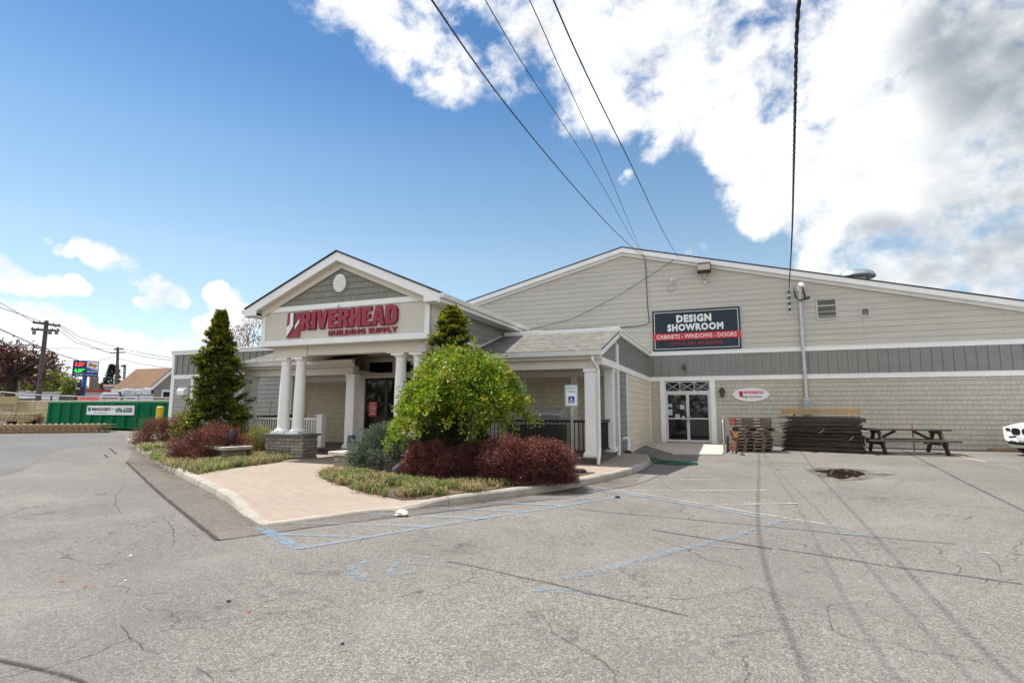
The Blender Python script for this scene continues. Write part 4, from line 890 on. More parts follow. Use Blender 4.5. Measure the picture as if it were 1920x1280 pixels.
# ---- sand and leaf litter gathered in the gutter, loose grit on the lot
SAND = decal('gutter_sand', (0.25, 0.185, 0.115), (0.40, 0.62), 16, 0.6, 0.75, c2=(0.17, 0.13, 0.09), coarse=2.2)
strip('gutter_dirt', offset(edge[6:int(N*0.40)], -0.10), 0.30, SAND, 0.0165, step=0.2, wob=0.03, seed=5)
strip('gutter_dirt', offset(edge[int(N*0.47):N-4], -0.05), 0.16, SAND, 0.0165, step=0.2, wob=0.02, seed=6)
rg = np.random.default_rng(12); ng = 3200
gx = np.where(rg.random(ng) < 0.45, rg.uniform(-12, 8, ng), 0); gy = rg.uniform(1.5, 15, ng)
idx = rg.integers(8, N-6, ng); near = gx == 0; off = -np.abs(rg.normal(size=ng))*0.22-0.02; En = np.array(edge); Tn = np.gradient(En, axis=0); Tn = Tn/np.linalg.norm(Tn, axis=1, keepdims=True)
gx = np.where(near, En[idx, 0]-Tn[idx, 1]*off, gx); gy = np.where(near, En[idx, 1]+Tn[idx, 0]*off, gy)
def in_isl(x, y):
    c = False; j = len(isl)-1
    for i in range(len(isl)):
        xi, yi = isl[i]; xj, yj = isl[j]
        if (yi > y) != (yj > y) and x < (xj-xi)*(y-yi)/(yj-yi)+xi: c = not c
        j = i
    return c
V, Fc = [], []
for x, y, r in zip(gx, gy, rg.uniform(0.003, 0.009, ng)):
    if in_isl(x, y): continue
    z = G(x, y)+0.015; o = len(V); V += [(x-r, y, z), (x, y-r, z), (x+r, y, z), (x, y+r, z), (x, y, z+r)]; Fc += [(o, o+1, o+4, o+4), (o+1, o+2, o+4, o+4), (o+2, o+3, o+4, o+4), (o+3, o, o+4, o+4)]
me = bpy.data.meshes.new('grit'); me.from_pydata(V, [], [f[:3] for f in Fc]); GRIT = leafmat('grit_stone', [(0, (0.06, 0.05, 0.045)), (0.5, (0.20, 0.18, 0.155)), (1, (0.42, 0.38, 0.33))], rough=0.9, trans=0.0, spec=0.1, lump=0.1); me.materials.append(GRIT)
o = bpy.data.objects.new('grit', me); COL.objects.link(o); tag(o, 'loose sand and grit scattered on the asphalt and along the curb', 'grit', kind='stuff')
# ================================================================== LETTERING
def text_geo(s, offset=0.0, space=1.0, shear=0.0, res=2):
    c = bpy.data.curves.new('lettering', 'FONT'); c.body = s; c.size = 1.0; c.offset = offset; c.space_character = space; c.shear = shear; c.resolution_u = res; c.fill_mode = 'FRONT'
    o = bpy.data.objects.new('lettering', c); COL.objects.link(o)
    dg = bpy.context.evaluated_depsgraph_get(); dg.update(); me = bpy.data.meshes.new_from_object(o.evaluated_get(dg))
    V = np.array([v.co[:2] for v in me.vertices]); Fs = [tuple(p.vertices) for p in me.polygons]
    bpy.data.objects.remove(o); bpy.data.curves.remove(c); bpy.data.meshes.remove(me)
    lo, hi = V.min(0), V.max(0); return (V-lo)/(hi-lo), Fs
def put_text(mb, s, a0, a1, b0, b1, fn, mi=0, offset=0.0, space=1.0, shear=0.0, t=0.0):
    # fn(a, b, d) -> world point; the text fills a0..a1 by b0..b1; t is its relief
    V, Fs = text_geo(s, offset, space, shear); A = a0+V[:, 0]*(a1-a0); B = b0+V[:, 1]*(b1-b0)
    if t <= 0: return mb.add([fn(a, b, 0) for a, b in zip(A, B)], Fs, mi)
    n = len(V); ec = {}
    for f in Fs:
        for i in range(len(f)):
            k = (f[i], f[(i+1) % len(f)]); ec[k] = ec.get(k, 0)+1
    side = [(a, b, b+n, a+n) for (a, b) in ec if (b, a) not in ec]
    return mb.add([fn(a, b, t) for a, b in zip(A, B)]+[fn(a, b, 0) for a, b in zip(A, B)], Fs+side, mi)
def shape(mb, loops, fn, t, mi=0):
    # filled outline (first loop) with holes, relief t
    pts = [p for l in loops for p in l]; tr = tessellate_polygon([[Vector((p[0], p[1], 0)) for p in l] for l in loops]); n = len(pts)
    fs = [tuple(f) for f in tr]; o = 0
    for l in loops:
        k = len(l); fs += [(o+i, o+(i+1) % k, o+(i+1) % k+n, o+i+n) for i in range(k)]; o += k
    return mb.add([fn(a, b, t) for a, b in pts]+[fn(a, b, 0) for a, b in pts], fs, mi)
def on_y(Y): return lambda a, b, d: (a, Y-d, b)
GL = {'R': (0.80, [[(0,0),(0,1),(.52,1),(.70,.95),(.78,.82),(.78,.62),(.71,.50),(.62,.45),(.82,0),(.50,0),(.36,.40),(.31,.40),(.31,0)],[(.31,.60),(.42,.60),(.48,.66),(.48,.76),(.42,.82),(.31,.82)]]),
 'I': (0.32, [[(0,0),(0,1),(.32,1),(.32,0)]]), 'V': (0.84, [[(0,1),(.31,1),(.42,.38),(.53,1),(.84,1),(.58,0),(.26,0)]]),
 'E': (0.66, [[(0,0),(0,1),(.66,1),(.66,.78),(.31,.78),(.31,.62),(.58,.62),(.58,.40),(.31,.40),(.31,.22),(.66,.22),(.66,0)]]),
 'H': (0.80, [[(0,0),(0,1),(.31,1),(.31,.63),(.49,.63),(.49,1),(.80,1),(.80,0),(.49,0),(.49,.38),(.31,.38),(.31,0)]]),
 'A': (0.86, [[(0,0),(.24,1),(.62,1),(.86,0),(.56,0),(.52,.20),(.34,.20),(.30,0)],[(.375,.40),(.485,.40),(.43,.74)]]),
 'D': (0.80, [[(0,0),(0,1),(.46,1),(.68,.93),(.80,.76),(.80,.24),(.68,.07),(.46,0)],[(.31,.22),(.42,.22),(.49,.31),(.49,.69),(.42,.78),(.31,.78)]])}
def heavy(mb, s, a0, a1, b0, b1, fn, t, mi=0, gap=0.05, grow=0.0):
    tot = sum(GL[c][0] for c in s)+gap*(len(s)-1); k = (a1-a0)/tot; x = a0
    for c in s:
        w, loops = GL[c]
        L = [[(x+p[0]*k, b0+p[1]*(b1-b0)) for p in l] for l in loops]
        if grow:
            cx, cz = x+w*k/2, (b0+b1)/2; L = [[(cx+(p[0]-cx)*(1+grow/(w*k/2)), cz+(p[1]-cz)*(1+grow/((b1-b0)/2))) for p in L[0]]]+L[1:]
        shape(mb, L, fn, t, mi); x += (w+gap)*k
# ---- big letters on the portico
sg = thing('letter_sign', 'red raised letters and barn logo on the cream portico panel', 'sign', (-10, FY, 3.95))
fn = on_y(FY-0.012)
lx0, lx1, lz0, lz1 = -11.85, -11.36, 3.60, 4.32
def lg(p): return (lx0+(lx1-lx0)*p[0]+0.03*(1-p[1])*0, lz0+(lz1-lz0)*p[1])
m = MB(); shape(m, [[lg(p) for p in ((0.0,0),(1,0),(1,1),(0.05,1))]], fn, 0.04); lp = m.build('logo_panel', REDL, sg)
f2 = on_y(FY-0.0525)
m = MB(); shape(m, [[lg(p) for p in ((.26,.99),(.50,.99),(.50,.46),(.06,.05),(.02,.02),(.02,.42),(.26,.55))]], f2, 0.004); shape(m, [[lg(p) for p in ((.62,.30),(.96,.58),(.96,.74),(.66,.48))]], f2, 0.004); m.build('logo_white', SIGNW, lp)
m = MB(); shape(m, [[lg(p) for p in ((.52,.99),(.66,.99),(.64,.80),(.62,.26),(.97,.54),(.97,.60),(.57,.30),(.52,.46))]], f2, 0.003); shape(m, [[lg(p) for p in ((.05,.0),(.12,.0),(.62,.34),(.57,.40))]], f2, 0.0035); m.build('logo_stripe', NAVY, lp)
m = MB(); heavy(m, 'RIVERHEAD', -11.33, -8.05, 3.80, 4.32, fn, 0.028, 0, 0.045, 0.012); eg = m.build('letter_backing', REDE, sg)
m = MB(); heavy(m, 'RIVERHEAD', -11.33, -8.05, 3.80, 4.32, fn, 0.06, 0, 0.045, -0.004); m.build('lettering', REDL, sg)
m = MB(); put_text(m, 'BUILDING SUPPLY', -10.31, -8.05, 3.585, 3.735, fn, 0, 0.035, 1.12, 0, 0.05); m.build('lettering', REDL, sg)
m = MB(); m.obox((CX-0.05, FY-0.06, 4.44), (0.07, 0.09, 0.06)); m.tube([(CX-0.05, FY-0.04, 4.42), (CX-0.05, FY-0.12, 4.36)], 0.02, 8); tag(m.build('sign_bracket', WHITE), 'tiny white fixture under the round gable vent above the letters', 'fixture')
# ---- DESIGN SHOWROOM board
p0, p1 = py(1222.5, 584, WY-0.12), py(1390.5, 652.5, WY-0.12); bx0, bx1, bz0, bz1 = p0[0], p1[0], p1[2], p0[2]; bw, bh = bx1-bx0, bz1-bz0; SY = WY-0.085
sg = thing('showroom_sign', 'large navy DESIGN SHOWROOM board with red band on tan siding', 'sign', ((bx0+bx1)/2, SY, bz0))
m = MB(); m.box(bx0, bx1, SY, SY+0.06, bz0, bz1); pn = m.build('sign_panel', NAVY, sg, bevel=0.004)
m = MB(); i = 0.075; w = 0.022
m.box(bx0+i, bx1-i, SY-0.003, SY-0.0005, bz1-i-w, bz1-i); m.box(bx0+i, bx1-i, SY-0.003, SY-0.0005, bz0+i, bz0+i+w); m.box(bx0+i, bx0+i+w, SY-0.003, SY-0.0005, bz0+i+w, bz1-i-w); m.box(bx1-i-w, bx1-i, SY-0.003, SY-0.0005, bz0+i+w, bz1-i-w); m.build('sign_border', SIGNW, pn)
m = MB(); m.box(bx0+0.003, bx1-0.003, SY-0.006, SY-0.0032, bz0+bh*0.265, bz0+bh*0.425); m.build('red_band', SIGNR, pn)
fs = on_y(SY-0.001)
m = MB(); put_text(m, 'DESIGN', bx0+bw*.285, bx0+bw*.685, bz0+bh*.685, bz0+bh*.875, fs, 0, 0.055, 1.15, 0, 0.004); m.build('lettering', SIGNW, sg); m = MB(); put_text(m, 'SHOWROOM', bx0+bw*.175, bx0+bw*.815, bz0+bh*.475, bz0+bh*.655, fs, 0, 0.055, 1.15, 0, 0.004); m.build('lettering', SIGNW, sg)
fs2 = on_y(SY-0.0065)
m = MB(); put_text(m, 'CABINETS - WINDOWS - DOORS', bx0+bw*.045, bx0+bw*.955, bz0+bh*.295, bz0+bh*.395, fs2, 0, 0.008, 1.0, 0, 0.002); m.build('lettering', SIGNW, sg)
m = MB(); put_text(m, 'COME IN AND GET INSPIRED', bx0+bw*.19, bx0+bw*.81, bz0+bh*.125, bz0+bh*.205, fs, 0, 0.010, 1.0, 0, 0.003); m.build('lettering', SIGNDR, sg)
# ---- oval sign
q0, q1 = py(1374, 740, WY-0.05), py(1442, 740, WY-0.05); qz0, qz1 = py(1408, 752.5, WY-0.05)[2], py(1408, 726.5, WY-0.05)[2]
ox, oz, ow, oh = (q0[0]+q1[0])/2, (qz0+qz1)/2, (q1[0]-q0[0])/2, (qz1-qz0)/2
sg = thing('oval_sign', 'white oval sign reading Riverhead Design Showroom on shingle wall', 'sign', (ox, WY-0.05, oz))
m = MB(); m.poly_y([(ox+ow*math.cos(t), oz+oh*math.sin(t)) for t in np.linspace(0, 2*math.pi, 41)[:-1]], WY-0.05, WY-0.015); m.build('sign_panel', SIGNW, sg, bevel=0.006)
fs = on_y(WY-0.0512)
m = MB(); heavy(m, 'RIVERHEAD', ox-ow*.38, ox+ow*.70, oz+oh*.12, oz+oh*.52, fs, 0.003); shape(m, [[(ox-ow*.64, oz-oh*.28), (ox-ow*.42, oz-oh*.28), (ox-ow*.42, oz+oh*.5), (ox-ow*.66, oz+oh*.5)]], fs, 0.002); m.build('lettering', PINKR, sg)
m = MB(); put_text(m, 'Design Showroom', ox-ow*.56, ox+ow*.62, oz-oh*.52, oz-oh*.14, fs, 0, 0.02, 1.05, 0, 0.003); shape(m, [[(ox-ow*.56, oz-oh*.2), (ox-ow*.5, oz-oh*.2), (ox-ow*.48, oz+oh*.48), (ox-ow*.55, oz+oh*.48)]], on_y(WY-0.054), 0.002); m.build('lettering', SIGNK, sg)
# ---- wall lantern
c = py(1354, 736, WY-0.14)
ln = thing('wall_lantern', 'black carriage lantern on shingles beside the showroom door', 'lamp', (c[0], WY, c[2]))
m = MB(); m.obox((c[0], WY-0.03, c[2]+0.05), (0.11, 0.03, 0.22)); m.tube([(c[0], WY-0.03, c[2]+0.12), (c[0], WY-0.12, c[2]+0.19), (c[0], WY-0.17, c[2]+0.16)], 0.012, 6); m.build('bracket', BLACK, ln)
m = MB(); m.lathe([(0.035, -0.16), (0.06, -0.14), (0.105, 0.08)], (c[0], WY-0.17, c[2]), 6); m.build('lamp_glass', plain('seeded_glass', (0.10, 0.085, 0.07), 0.15, spec=0.6), ln)
m = MB(); m.lathe([(0.125, 0.081), (0.125, 0.10), (0.07, 0.17), (0.02, 0.20), (0.02, 0.23), (0.005, 0.25)], (c[0], WY-0.17, c[2]), 6); m.lathe([(0.01, -0.22), (0.03, -0.19), (0.045, -0.161)], (c[0], WY-0.17, c[2]), 6)
for k in range(6):
    a = k*math.pi/3; m.tube([(c[0]+0.058*math.cos(a), WY-0.17+0.058*math.sin(a), c[2]-0.16), (c[0]+0.112*math.cos(a), WY-0.17+0.112*math.sin(a), c[2]+0.081)], 0.008, 4)
m.build('lamp_frame', BLACK, ln)
# ---- floodlight under the rake
c = py(1320, 502, WY-0.35)
fl = thing('floodlight', 'boxy bronze floodlight on wall under the warehouse rake', 'lamp', (c[0], WY, c[2]))
m = MB(); m.obox(c, (0.56, 0.30, 0.40), Matrix.Rotation(RAD(-25), 3, 'X')); m.build('lamp_housing', plain('bronze_housing', (0.05, 0.043, 0.035), 0.5), fl, bevel=0.02)
m = MB(); m.obox(np.array(c)+np.array([0, -0.162, -0.01]), (0.48, 0.02, 0.30), Matrix.Rotation(RAD(-25), 3, 'X')); m.build('lamp_glass', plain('flood_glass', (0.20, 0.19, 0.15), 0.2, spec=0.6), fl)
m = MB(); m.tube([(c[0], c[1]+0.05, c[2]-0.18), (c[0], WY-0.2, c[2]-0.42), (c[0], WY-0.05, c[2]-0.48)], 0.035, 8); m.obox((c[0], WY-0.035, c[2]-0.50), (0.10, 0.05, 0.26)); m.build('bracket', GALV, fl)
# ---- security cameras
c = py(1262, 523, WY-0.25)
sc = thing('security_camera', 'white bullet camera with looped grey conduit on the warehouse gable', 'camera', (c[0], WY, c[2]))
m = MB(); m.tube([(c[0]-0.06, c[1]-0.12, c[2]-0.04), (c[0]+0.05, c[1]+0.12, c[2]+0.03)], [0.055, 0.065], 10); m.obox((c[0], c[1]-0.02, c[2]+0.06), (0.13, 0.28, 0.02)); m.build('camera_body', WHITE, sc)
m = MB(); m.tube([(c[0], c[1]+0.1, c[2]), (c[0]-0.01, WY-0.04, c[2]-0.2)], 0.02, 6); m.tube([(c[0]+0.02, WY-0.03, c[2]-0.2), (c[0]+0.0, WY-0.05, c[2]-0.42), (c[0]-0.14, WY-0.05, c[2]-0.52), (c[0]-0.28, WY-0.04, c[2]-0.46), (c[0]-0.29, WY-0.02, c[2]-0.26), (c[0]-0.2, WY-0.02, c[2]-0.22)], 0.022, 6); m.build('conduit', GALV, sc, smooth=True)
c = py(735.5, 661, 13.2)
sc = thing('dome_camera', 'small grey dome camera under the portico beam near the right columns', 'camera', (c[0], 13.2, c[2]))
m = MB(); m.lathe([(0.02, -0.09), (0.06, -0.07), (0.085, -0.02), (0.085, 0.03), (0.06, 0.06)], (c[0], c[1], c[2]), 14); m.build('camera_body', plain('dome_grey', (0.25, 0.25, 0.25), 0.25), sc, smooth=True)
m = MB(); m.tube([(c[0], c[1], c[2]+0.06), (c[0]-0.02, c[1], 3.356)], 0.018, 6); m.build('mount', GALV, sc)
c = py(1283, 687, WY-0.12)
sc = thing('wall_sconce', 'small bronze round light on the grey band above the showroom door', 'lamp', (c[0], WY, c[2]))
m = MB(); m.lathe([(0.03, -0.14), (0.075, -0.13), (0.085, -0.02), (0.06, 0.08), (0.02, 0.11)], (c[0], WY-0.14, c[2]), 12); m.build('lamp_shade', plain('bronze_sconce', (0.07, 0.06, 0.05), 0.35), sc, smooth=True)
m = MB(); m.obox((c[0], WY-0.06, c[2]), (0.10, 0.05, 0.16)); m.build('bracket', BLACK, sc)
m = MB(); m.lathe([(0.0, -0.155), (0.05, -0.15), (0.062, -0.1405)], (c[0], WY-0.14, c[2]), 12); m.build('lamp_glass', plain('sconce_glass', (0.5, 0.5, 0.5), 0.2), sc)
# ---- louvred vents on the gable
def vent(u0, v0, u1, v1, label, n):
    a, b = py(u0, v0, WY-0.03), py(u1, v1, WY-0.03); x0, x1, z0, z1 = a[0], b[0], b[2], a[2]; e = 0.06
    t = thing('wall_vent', label, 'vent', ((x0+x1)/2, WY, z0), 'louvred vents on the gable siding')
    m = MB(); m.box(x0-e, x0, WY-0.045, WY, z0-e, z1+e); m.box(x1, x1+e, WY-0.045, WY, z0-e, z1+e); m.box(x0, x1, WY-0.045, WY, z1, z1+e); m.box(x0, x1, WY-0.045, WY, z0-e, z0); m.build('vent_frame', plain('vent_grey', (0.52, 0.50, 0.50), 0.5), t)
    m = MB(); m.box(x0, x1, WY-0.010, WY-0.004, z0, z1); m.build('vent_backing', BLACK, t)
    m = MB(); h = (z1-z0)/n
    for k in range(n): m.obox(((x0+x1)/2, WY-0.03, z0+h*(k+0.5)), (x1-x0, 0.045, 0.012), Matrix.Rotation(RAD(35), 3, 'X'))
    m.build('louvre', plain('vent_slat', (0.40, 0.38, 0.37), 0.5), t)
vent(1532, 562, 1568, 595, 'large square dark louvred vent right of the conduit mast', 9); vent(1615.5, 578.5, 1629, 591, 'small louvred vent with four slats right of the large one', 4)
# ---- roof ventilator
c = py(1604, 512, WY+6)
z0 = c[2]-0.50
rv = thing('roof_ventilator', 'grey metal mushroom ventilator on the warehouse roof slope', 'ventilator', (c[0], WY+6, z0))
m = MB(); m.lathe([(0.42, zr(c[0])-z0-0.1), (0.42, 0.25)], (c[0], WY+6, z0), 20); m.build('ventilator_base', GALV, rv)
m = MB(); m.lathe([(0.84, 0.24), (0.86, 0.29), (0.78, 0.46), (0.56, 0.61), (0.28, 0.70), (0.02, 0.73)], (c[0], WY+6, z0), 20); m.build('ventilator_hood', plain('hood_grey', (0.30, 0.36, 0.40), 0.35, 0.5), rv, smooth=True)
# ---- service mast, meter box, insulator rack
t0, t1 = py(1500.5, 546, WY-0.2), py(1511, 750, WY-0.2); mx, mz1, mz0 = (t0[0]+t1[0])/2, t0[2], t1[2]
ms = thing('conduit_mast', 'tall grey conduit mast with white weatherhead rising from meter box', 'mast', (mx, WY-0.14, mz0))
m = MB(); m.tube([(mx, WY-0.14, mz0+0.02), (mx, WY-0.14, mz0+2.6)], 0.075, 12); m.tube([(mx, WY-0.14, mz0+2.6), (mx, WY-0.14, mz0+2.75)], 0.09, 12); m.tube([(mx, WY-0.14, mz0+2.75), (mx, WY-0.14, mz1)], 0.065, 12); m.build('mast_pipe', GALV, ms, smooth=True)
m = MB(); m.tube([(mx, WY-0.14, mz1), (mx, WY-0.16, mz1+0.18), (mx+0.06, WY-0.26, mz1+0.26), (mx+0.12, WY-0.38, mz1+0.18)], [0.08, 0.12, 0.13, 0.08], 10); m.build('weatherhead', SIGNW, ms, smooth=True)
m = MB(); rng = random.Random(4)
for k in range(5):
    a = rng.uniform(-0.1, 0.12); m.tube([(mx+0.1+a*0.3, WY-0.36, mz1+0.15), (mx+0.18+a, WY-0.42, mz1-0.1), (mx+0.22+a, WY-0.38, mz1-0.32), (mx+0.05+a, WY-0.3, mz1-0.42), (mx-0.12, WY-0.26, mz1-0.3), (mx-0.22, WY-0.24, mz1-0.05-0.1*k+0.2)], 0.012, 5)
for k in range(3): m.obox((mx+0.16+0.07*k, WY-0.38, mz1-0.36+0.02*k), (0.06, 0.06, 0.10))
m.build('drip_loop', BLACKP, ms)
m = MB()
for z in (mz0+1.2, mz0+3.2): m.box(mx-0.12, mx+0.12, WY-0.065, WY-0.055, z, z+0.05)
m.build('pipe_strap', STEEL, ms)
rk = thing('insulator_rack', 'vertical steel rack with spool insulators beside the conduit mast', 'rack', (mx-0.38, WY-0.05, mz1-0.85))
m = MB(); m.box(mx-0.44, mx-0.33, WY-0.06, WY-0.015, mz1-0.9, mz1+0.12); m.build('rack_bar', GALV, rk)
for k in range(4):
    m = MB(); m.lathe([(0.03, 0), (0.05, 0.02), (0.035, 0.05), (0.05, 0.08), (0.03, 0.10)], (mx-0.385, WY-0.12, mz1-0.75+0.24*k), 10); m.build('insulator', plain('brown_porcelain', (0.06, 0.04, 0.035), 0.25), rk)
a, b = py(1505.5, 748, WY-0.2), py(1522, 772, WY-0.2)
mb_ = thing('meter_box', 'grey electric meter box on the wall behind the black sheets', 'meter box', ((a[0]+b[0])/2, WY, b[2]))
m = MB(); m.box(a[0], b[0], WY-0.22, WY-0.013, b[2]-0.12, a[2]); m.build('box_body', GALV, mb_, bevel=0.015)
m = MB(); m.box(a[0]+0.02, b[0]-0.02, WY-0.235, WY-0.2205, b[2]-0.1, a[2]-0.03); m.build('box_cover', plain('meter_cover', (0.34, 0.38, 0.40), 0.45, 0.3), mb_, bevel=0.006)
m = MB(); m.tube([((a[0]+b[0])/2+0.06, WY-0.235, b[2]+0.02), ((a[0]+b[0])/2+0.06, WY-0.30, b[2]+0.02)], 0.085, 14); m.build('meter_dial', plain('meter_glass', (0.45, 0.47, 0.48), 0.15), mb_)
m = MB(); m.box(a[0]+0.12, b[0]-0.14, WY-0.238, WY-0.2352, a[2]-0.16, a[2]-0.10); m.build('box_label', SIGNW, mb_)
# ---- notice on the black entrance doors
a, b = py(692, 753, VY-0.02), py(705.5, 780.5, VY-0.02)
nt_ = thing('door_poster', 'red JOIN OUR TEAM poster on the black entrance door glass', 'poster', ((a[0]+b[0])/2, VY-0.015, b[2]))
m = MB(); m.box(a[0], b[0], VY-0.017, VY-0.012, b[2], a[2]); m.build('poster_sheet', SIGNR, nt_)
m = MB(); f = on_y(VY-0.0175); w, h = b[0]-a[0], a[2]-b[2]
for s, k0, k1, x0, x1 in (('JOIN', .80, .93, .2, .8), ('OUR', .66, .77, .22, .78), ('TEAM', .50, .63, .12, .88)): put_text(m, s, a[0]+w*x0, a[0]+w*x1, b[2]+h*k0, b[2]+h*k1, f, 0, 0.02, 1.0, 0, 0.002)
m.box(a[0]+w*.1, a[0]+w*.9, VY-0.019, VY-0.0175, b[2]+h*.40, b[2]+h*.42); m.box(a[0]+w*.2, a[0]+w*.8, VY-0.019, VY-0.0175, b[2]+h*.26, b[2]+h*.29); m.box(a[0]+w*.15, a[0]+w*.85, VY-0.019, VY-0.0175, b[2]+h*.14, b[2]+h*.17); m.build('lettering', SIGNW, nt_)
# ---- wall lamp on the left block
c = py(343, 733, BY-0.12)
wl = thing('wall_pack_light', 'white box light on grey shingles near the left building corner', 'lamp', (c[0], BY, c[2]))
m = MB(); m.poly_x([(BY-0.02, c[2]-0.17), (BY-0.02, c[2]+0.17), (BY-0.12, c[2]+0.17), (BY-0.26, c[2]+0.02), (BY-0.24, c[2]-0.17)], c[0]-0.22, c[0]+0.22); m.build('lamp_housing', SIGNW, wl, bevel=0.01)
m = MB(); m.poly_x([(BY-0.10, c[2]-0.21), (BY-0.10, c[2]-0.171), (BY-0.235, c[2]-0.171), (BY-0.20, c[2]-0.21)], c[0]-0.19, c[0]+0.19); m.build('lamp_glass', plain('wallpack_lens', (0.55, 0.52, 0.35), 0.25), wl)
# ---- reserved parking sign
b0 = hit(1073.5, 887, 0, True); dpt = depth(b0)
pk = thing('reserved_parking_sign', 'green and white RESERVED PARKING wheelchair sign on steel post', 'sign', b0)
zt_, zb_ = pd(1073, 721.5, math.hypot(b0[0], b0[1]))[2], pd(1073, 761.5, math.hypot(b0[0], b0[1]))[2]
sw = 0.30; X0, Y0_ = b0[0], b0[1]
ang = RAD(4); Rz = Matrix.Rotation(ang, 3, 'Z')
def psf(a, b, d): v = Rz@Vector((a, -d, 0)); return (X0+v.x, Y0_-0.028+v.y, b)
def rrect(x0, x1, z0, z1, r):
    return [(cx_+r*math.cos(t), cz_+r*math.sin(t)) for cx_, cz_, t0_ in ((x1-r, z1-r, 0), (x0+r, z1-r, 90), (x0+r, z0+r, 180), (x1-r, z0+r, 270)) for t in np.radians([t0_, t0_+30, t0_+60, t0_+90])]
m = MB(); m.poly_z([(X0-0.028, Y0_-0.012), (X0+0.028, Y0_-0.012), (X0+0.028, Y0_+0.004), (X0+0.012, Y0_+0.025), (X0-0.012, Y0_+0.025), (X0-0.028, Y0_+0.004)], b0[2]-0.1, zt_-0.04); m.build('sign_post', STEEL, pk)
m = MB(); shape(m, [rrect(-sw/2, sw/2, zb_, zt_, 0.03)], psf, 0.004); pn = m.build('sign_panel', SIGNW, pk)
f1 = lambda a, b, d: psf(a, b, d+0.0045)
m = MB(); shape(m, [rrect(-sw/2+.008, sw/2-.008, zb_+.008, zt_-.008, 0.026), rrect(-sw/2+.022, sw/2-.022, zb_+.022, zt_-.022, 0.018)[::-1]], f1, 0.001)
hh = zt_-zb_; put_text(m, 'RESERVED', -.115, .115, zt_-hh*.20, zt_-hh*.10, f1, 0, 0.012, 1, 0, 0.001); put_text(m, 'PARKING', -.10, .10, zt_-hh*.36, zt_-hh*.26, f1, 0, 0.012, 1, 0, 0.001); m.build('sign_legend', SIGNG, pn)
m = MB(); shape(m, [[(-.07, zb_+hh*.15), (.07, zb_+hh*.15), (.07, zb_+hh*.47), (-.07, zb_+hh*.47)]], f1, 0.001); m.build('symbol_square', SIGNB, pn)
f3 = lambda a, b, d: psf(a, zb_+hh*.15+b*0.145, d+0.006)
m = MB(); circ = lambda cx_, cy_, r, n=14, a0=0, a1=360: [(cx_+r*math.cos(t), cy_+r*math.sin(t)) for t in np.radians(np.linspace(a0, a1, n))]
shape(m, [circ(-.008, .86, .011, 10, 0, 324)], lambda a, b, d: psf(a, zb_+hh*.15+(.86+(b-.86)*7)*0.145, d+0.006), 0.001)
for l in ([(-.015,.76),(.003,.76),(.005,.62),(.028,.62),(.028,.54),(.006,.54),(.007,.46),(.032,.46),(.044,.22),(.058,.24),(.056,.16),(.036,.14),(.024,.38),(-.012,.38)],): shape(m, [l], f3, 0.001)
ro = [(-.006+.040*math.cos(t), .30+.28*math.sin(t)) for t in np.radians(np.linspace(120, 345, 14))]; ri = [(-.006+.028*math.cos(t), .30+.20*math.sin(t)) for t in np.radians(np.linspace(345, 120, 14))]
shape(m, [ro+ri], f3, 0.001); m.build('wheelchair_symbol', SIGNW, pn)
m = MB(); m.lathe([(0.17, 0.0), (0.18, 0.02), (0.17, 0.06), (0.13, 0.085), (0.05, 0.09)], (X0+0.10, Y0_+0.16, b0[2]+0.0), 22); m.build('rubber_base', RUBBER, pk, smooth=True)
# ================================================================== OVERHEAD CABLES FIXED TO THE WAREHOUSE
CABLE = plain('black_cable', (0.015, 0.015, 0.017), 0.6)
def cable(name, pts, r, label, group=None, n=5, mat=None):
    m = MB(); m.tube(pts, r, n); o = m.build(name, mat or CABLE, smooth=True); return tag(o, label, 'cable', group)
def span(a, uvs):
    # a service drop that leaves the wall at a and runs out over the lot towards the street, sagging, then on past the viewer
    pts = [np.array(a)]+[py(u, v, Y) for u, v, Y in uvs]; e = pts[-1]; pts += [e+np.array([-0.1, -4.0, 0.35]), e+np.array([-0.5, -12.0, 2.0]), e+np.array([-1.2, -24.0, 5.2])]
    P = pts
    for _ in range(3):
        Q = [P[0]]
        for p, q in zip(P[:-1], P[1:]): Q += [p*.75+q*.25, p*.25+q*.75]
        Q.append(P[-1]); P = Q
    return P
A1 = py(1209, 483, WY-0.12); A2 = py(1271, 482, WY-0.12); CG = 'service cables from the street to the gable'
cable('service_cable', span(A1, [(1165,447,16.4),(1100,378,11.8),(1020,285,8.9),(935,180,6.6),(870,90,5.1),(808,-2,4.0)]), 0.0105, 'thick leftmost black cable sweeping down from the sky to the gable peak', CG)
cable('service_cable', span(A1, [(1180,440,16.0),(1120,330,10.5),(1050,224,7.6),(985,130,5.9),(908,-2,4.4)]), 0.0055, 'thin second cable from the left running down to the gable peak', CG)
cable('service_cable', span(A1, [(1188,440,16.0),(1150,345,11.0),(1100,235,7.9),(1050,130,6.0),(993,-2,4.5)]), 0.0055, 'thin third cable from the left running down to the gable peak', CG)
cable('service_cable', span(A2, [(1240,430,16.2),(1190,322,10.3),(1140,222,7.8),(1090,120,6.1),(1036,-2,4.7)]), 0.0092, 'black cable meeting the rake right of the gable peak', CG)
A3 = np.array((mx-0.38, WY-0.12, mz1+0.10))
P = span(A3, [(1485.5,440,14.2),(1488.5,300,8.9),(1491.5,160,6.5),(1494.5,-2,4.9)])
m = MB(); L = [0]; 
for a, b in zip(P[:-1], P[1:]): L.append(L[-1]+np.linalg.norm(b-a))
S = np.linspace(0, L[-1], 420); Q = np.array([[np.interp(s, L, [p[k] for p in P]) for k in range(3)] for s in S])
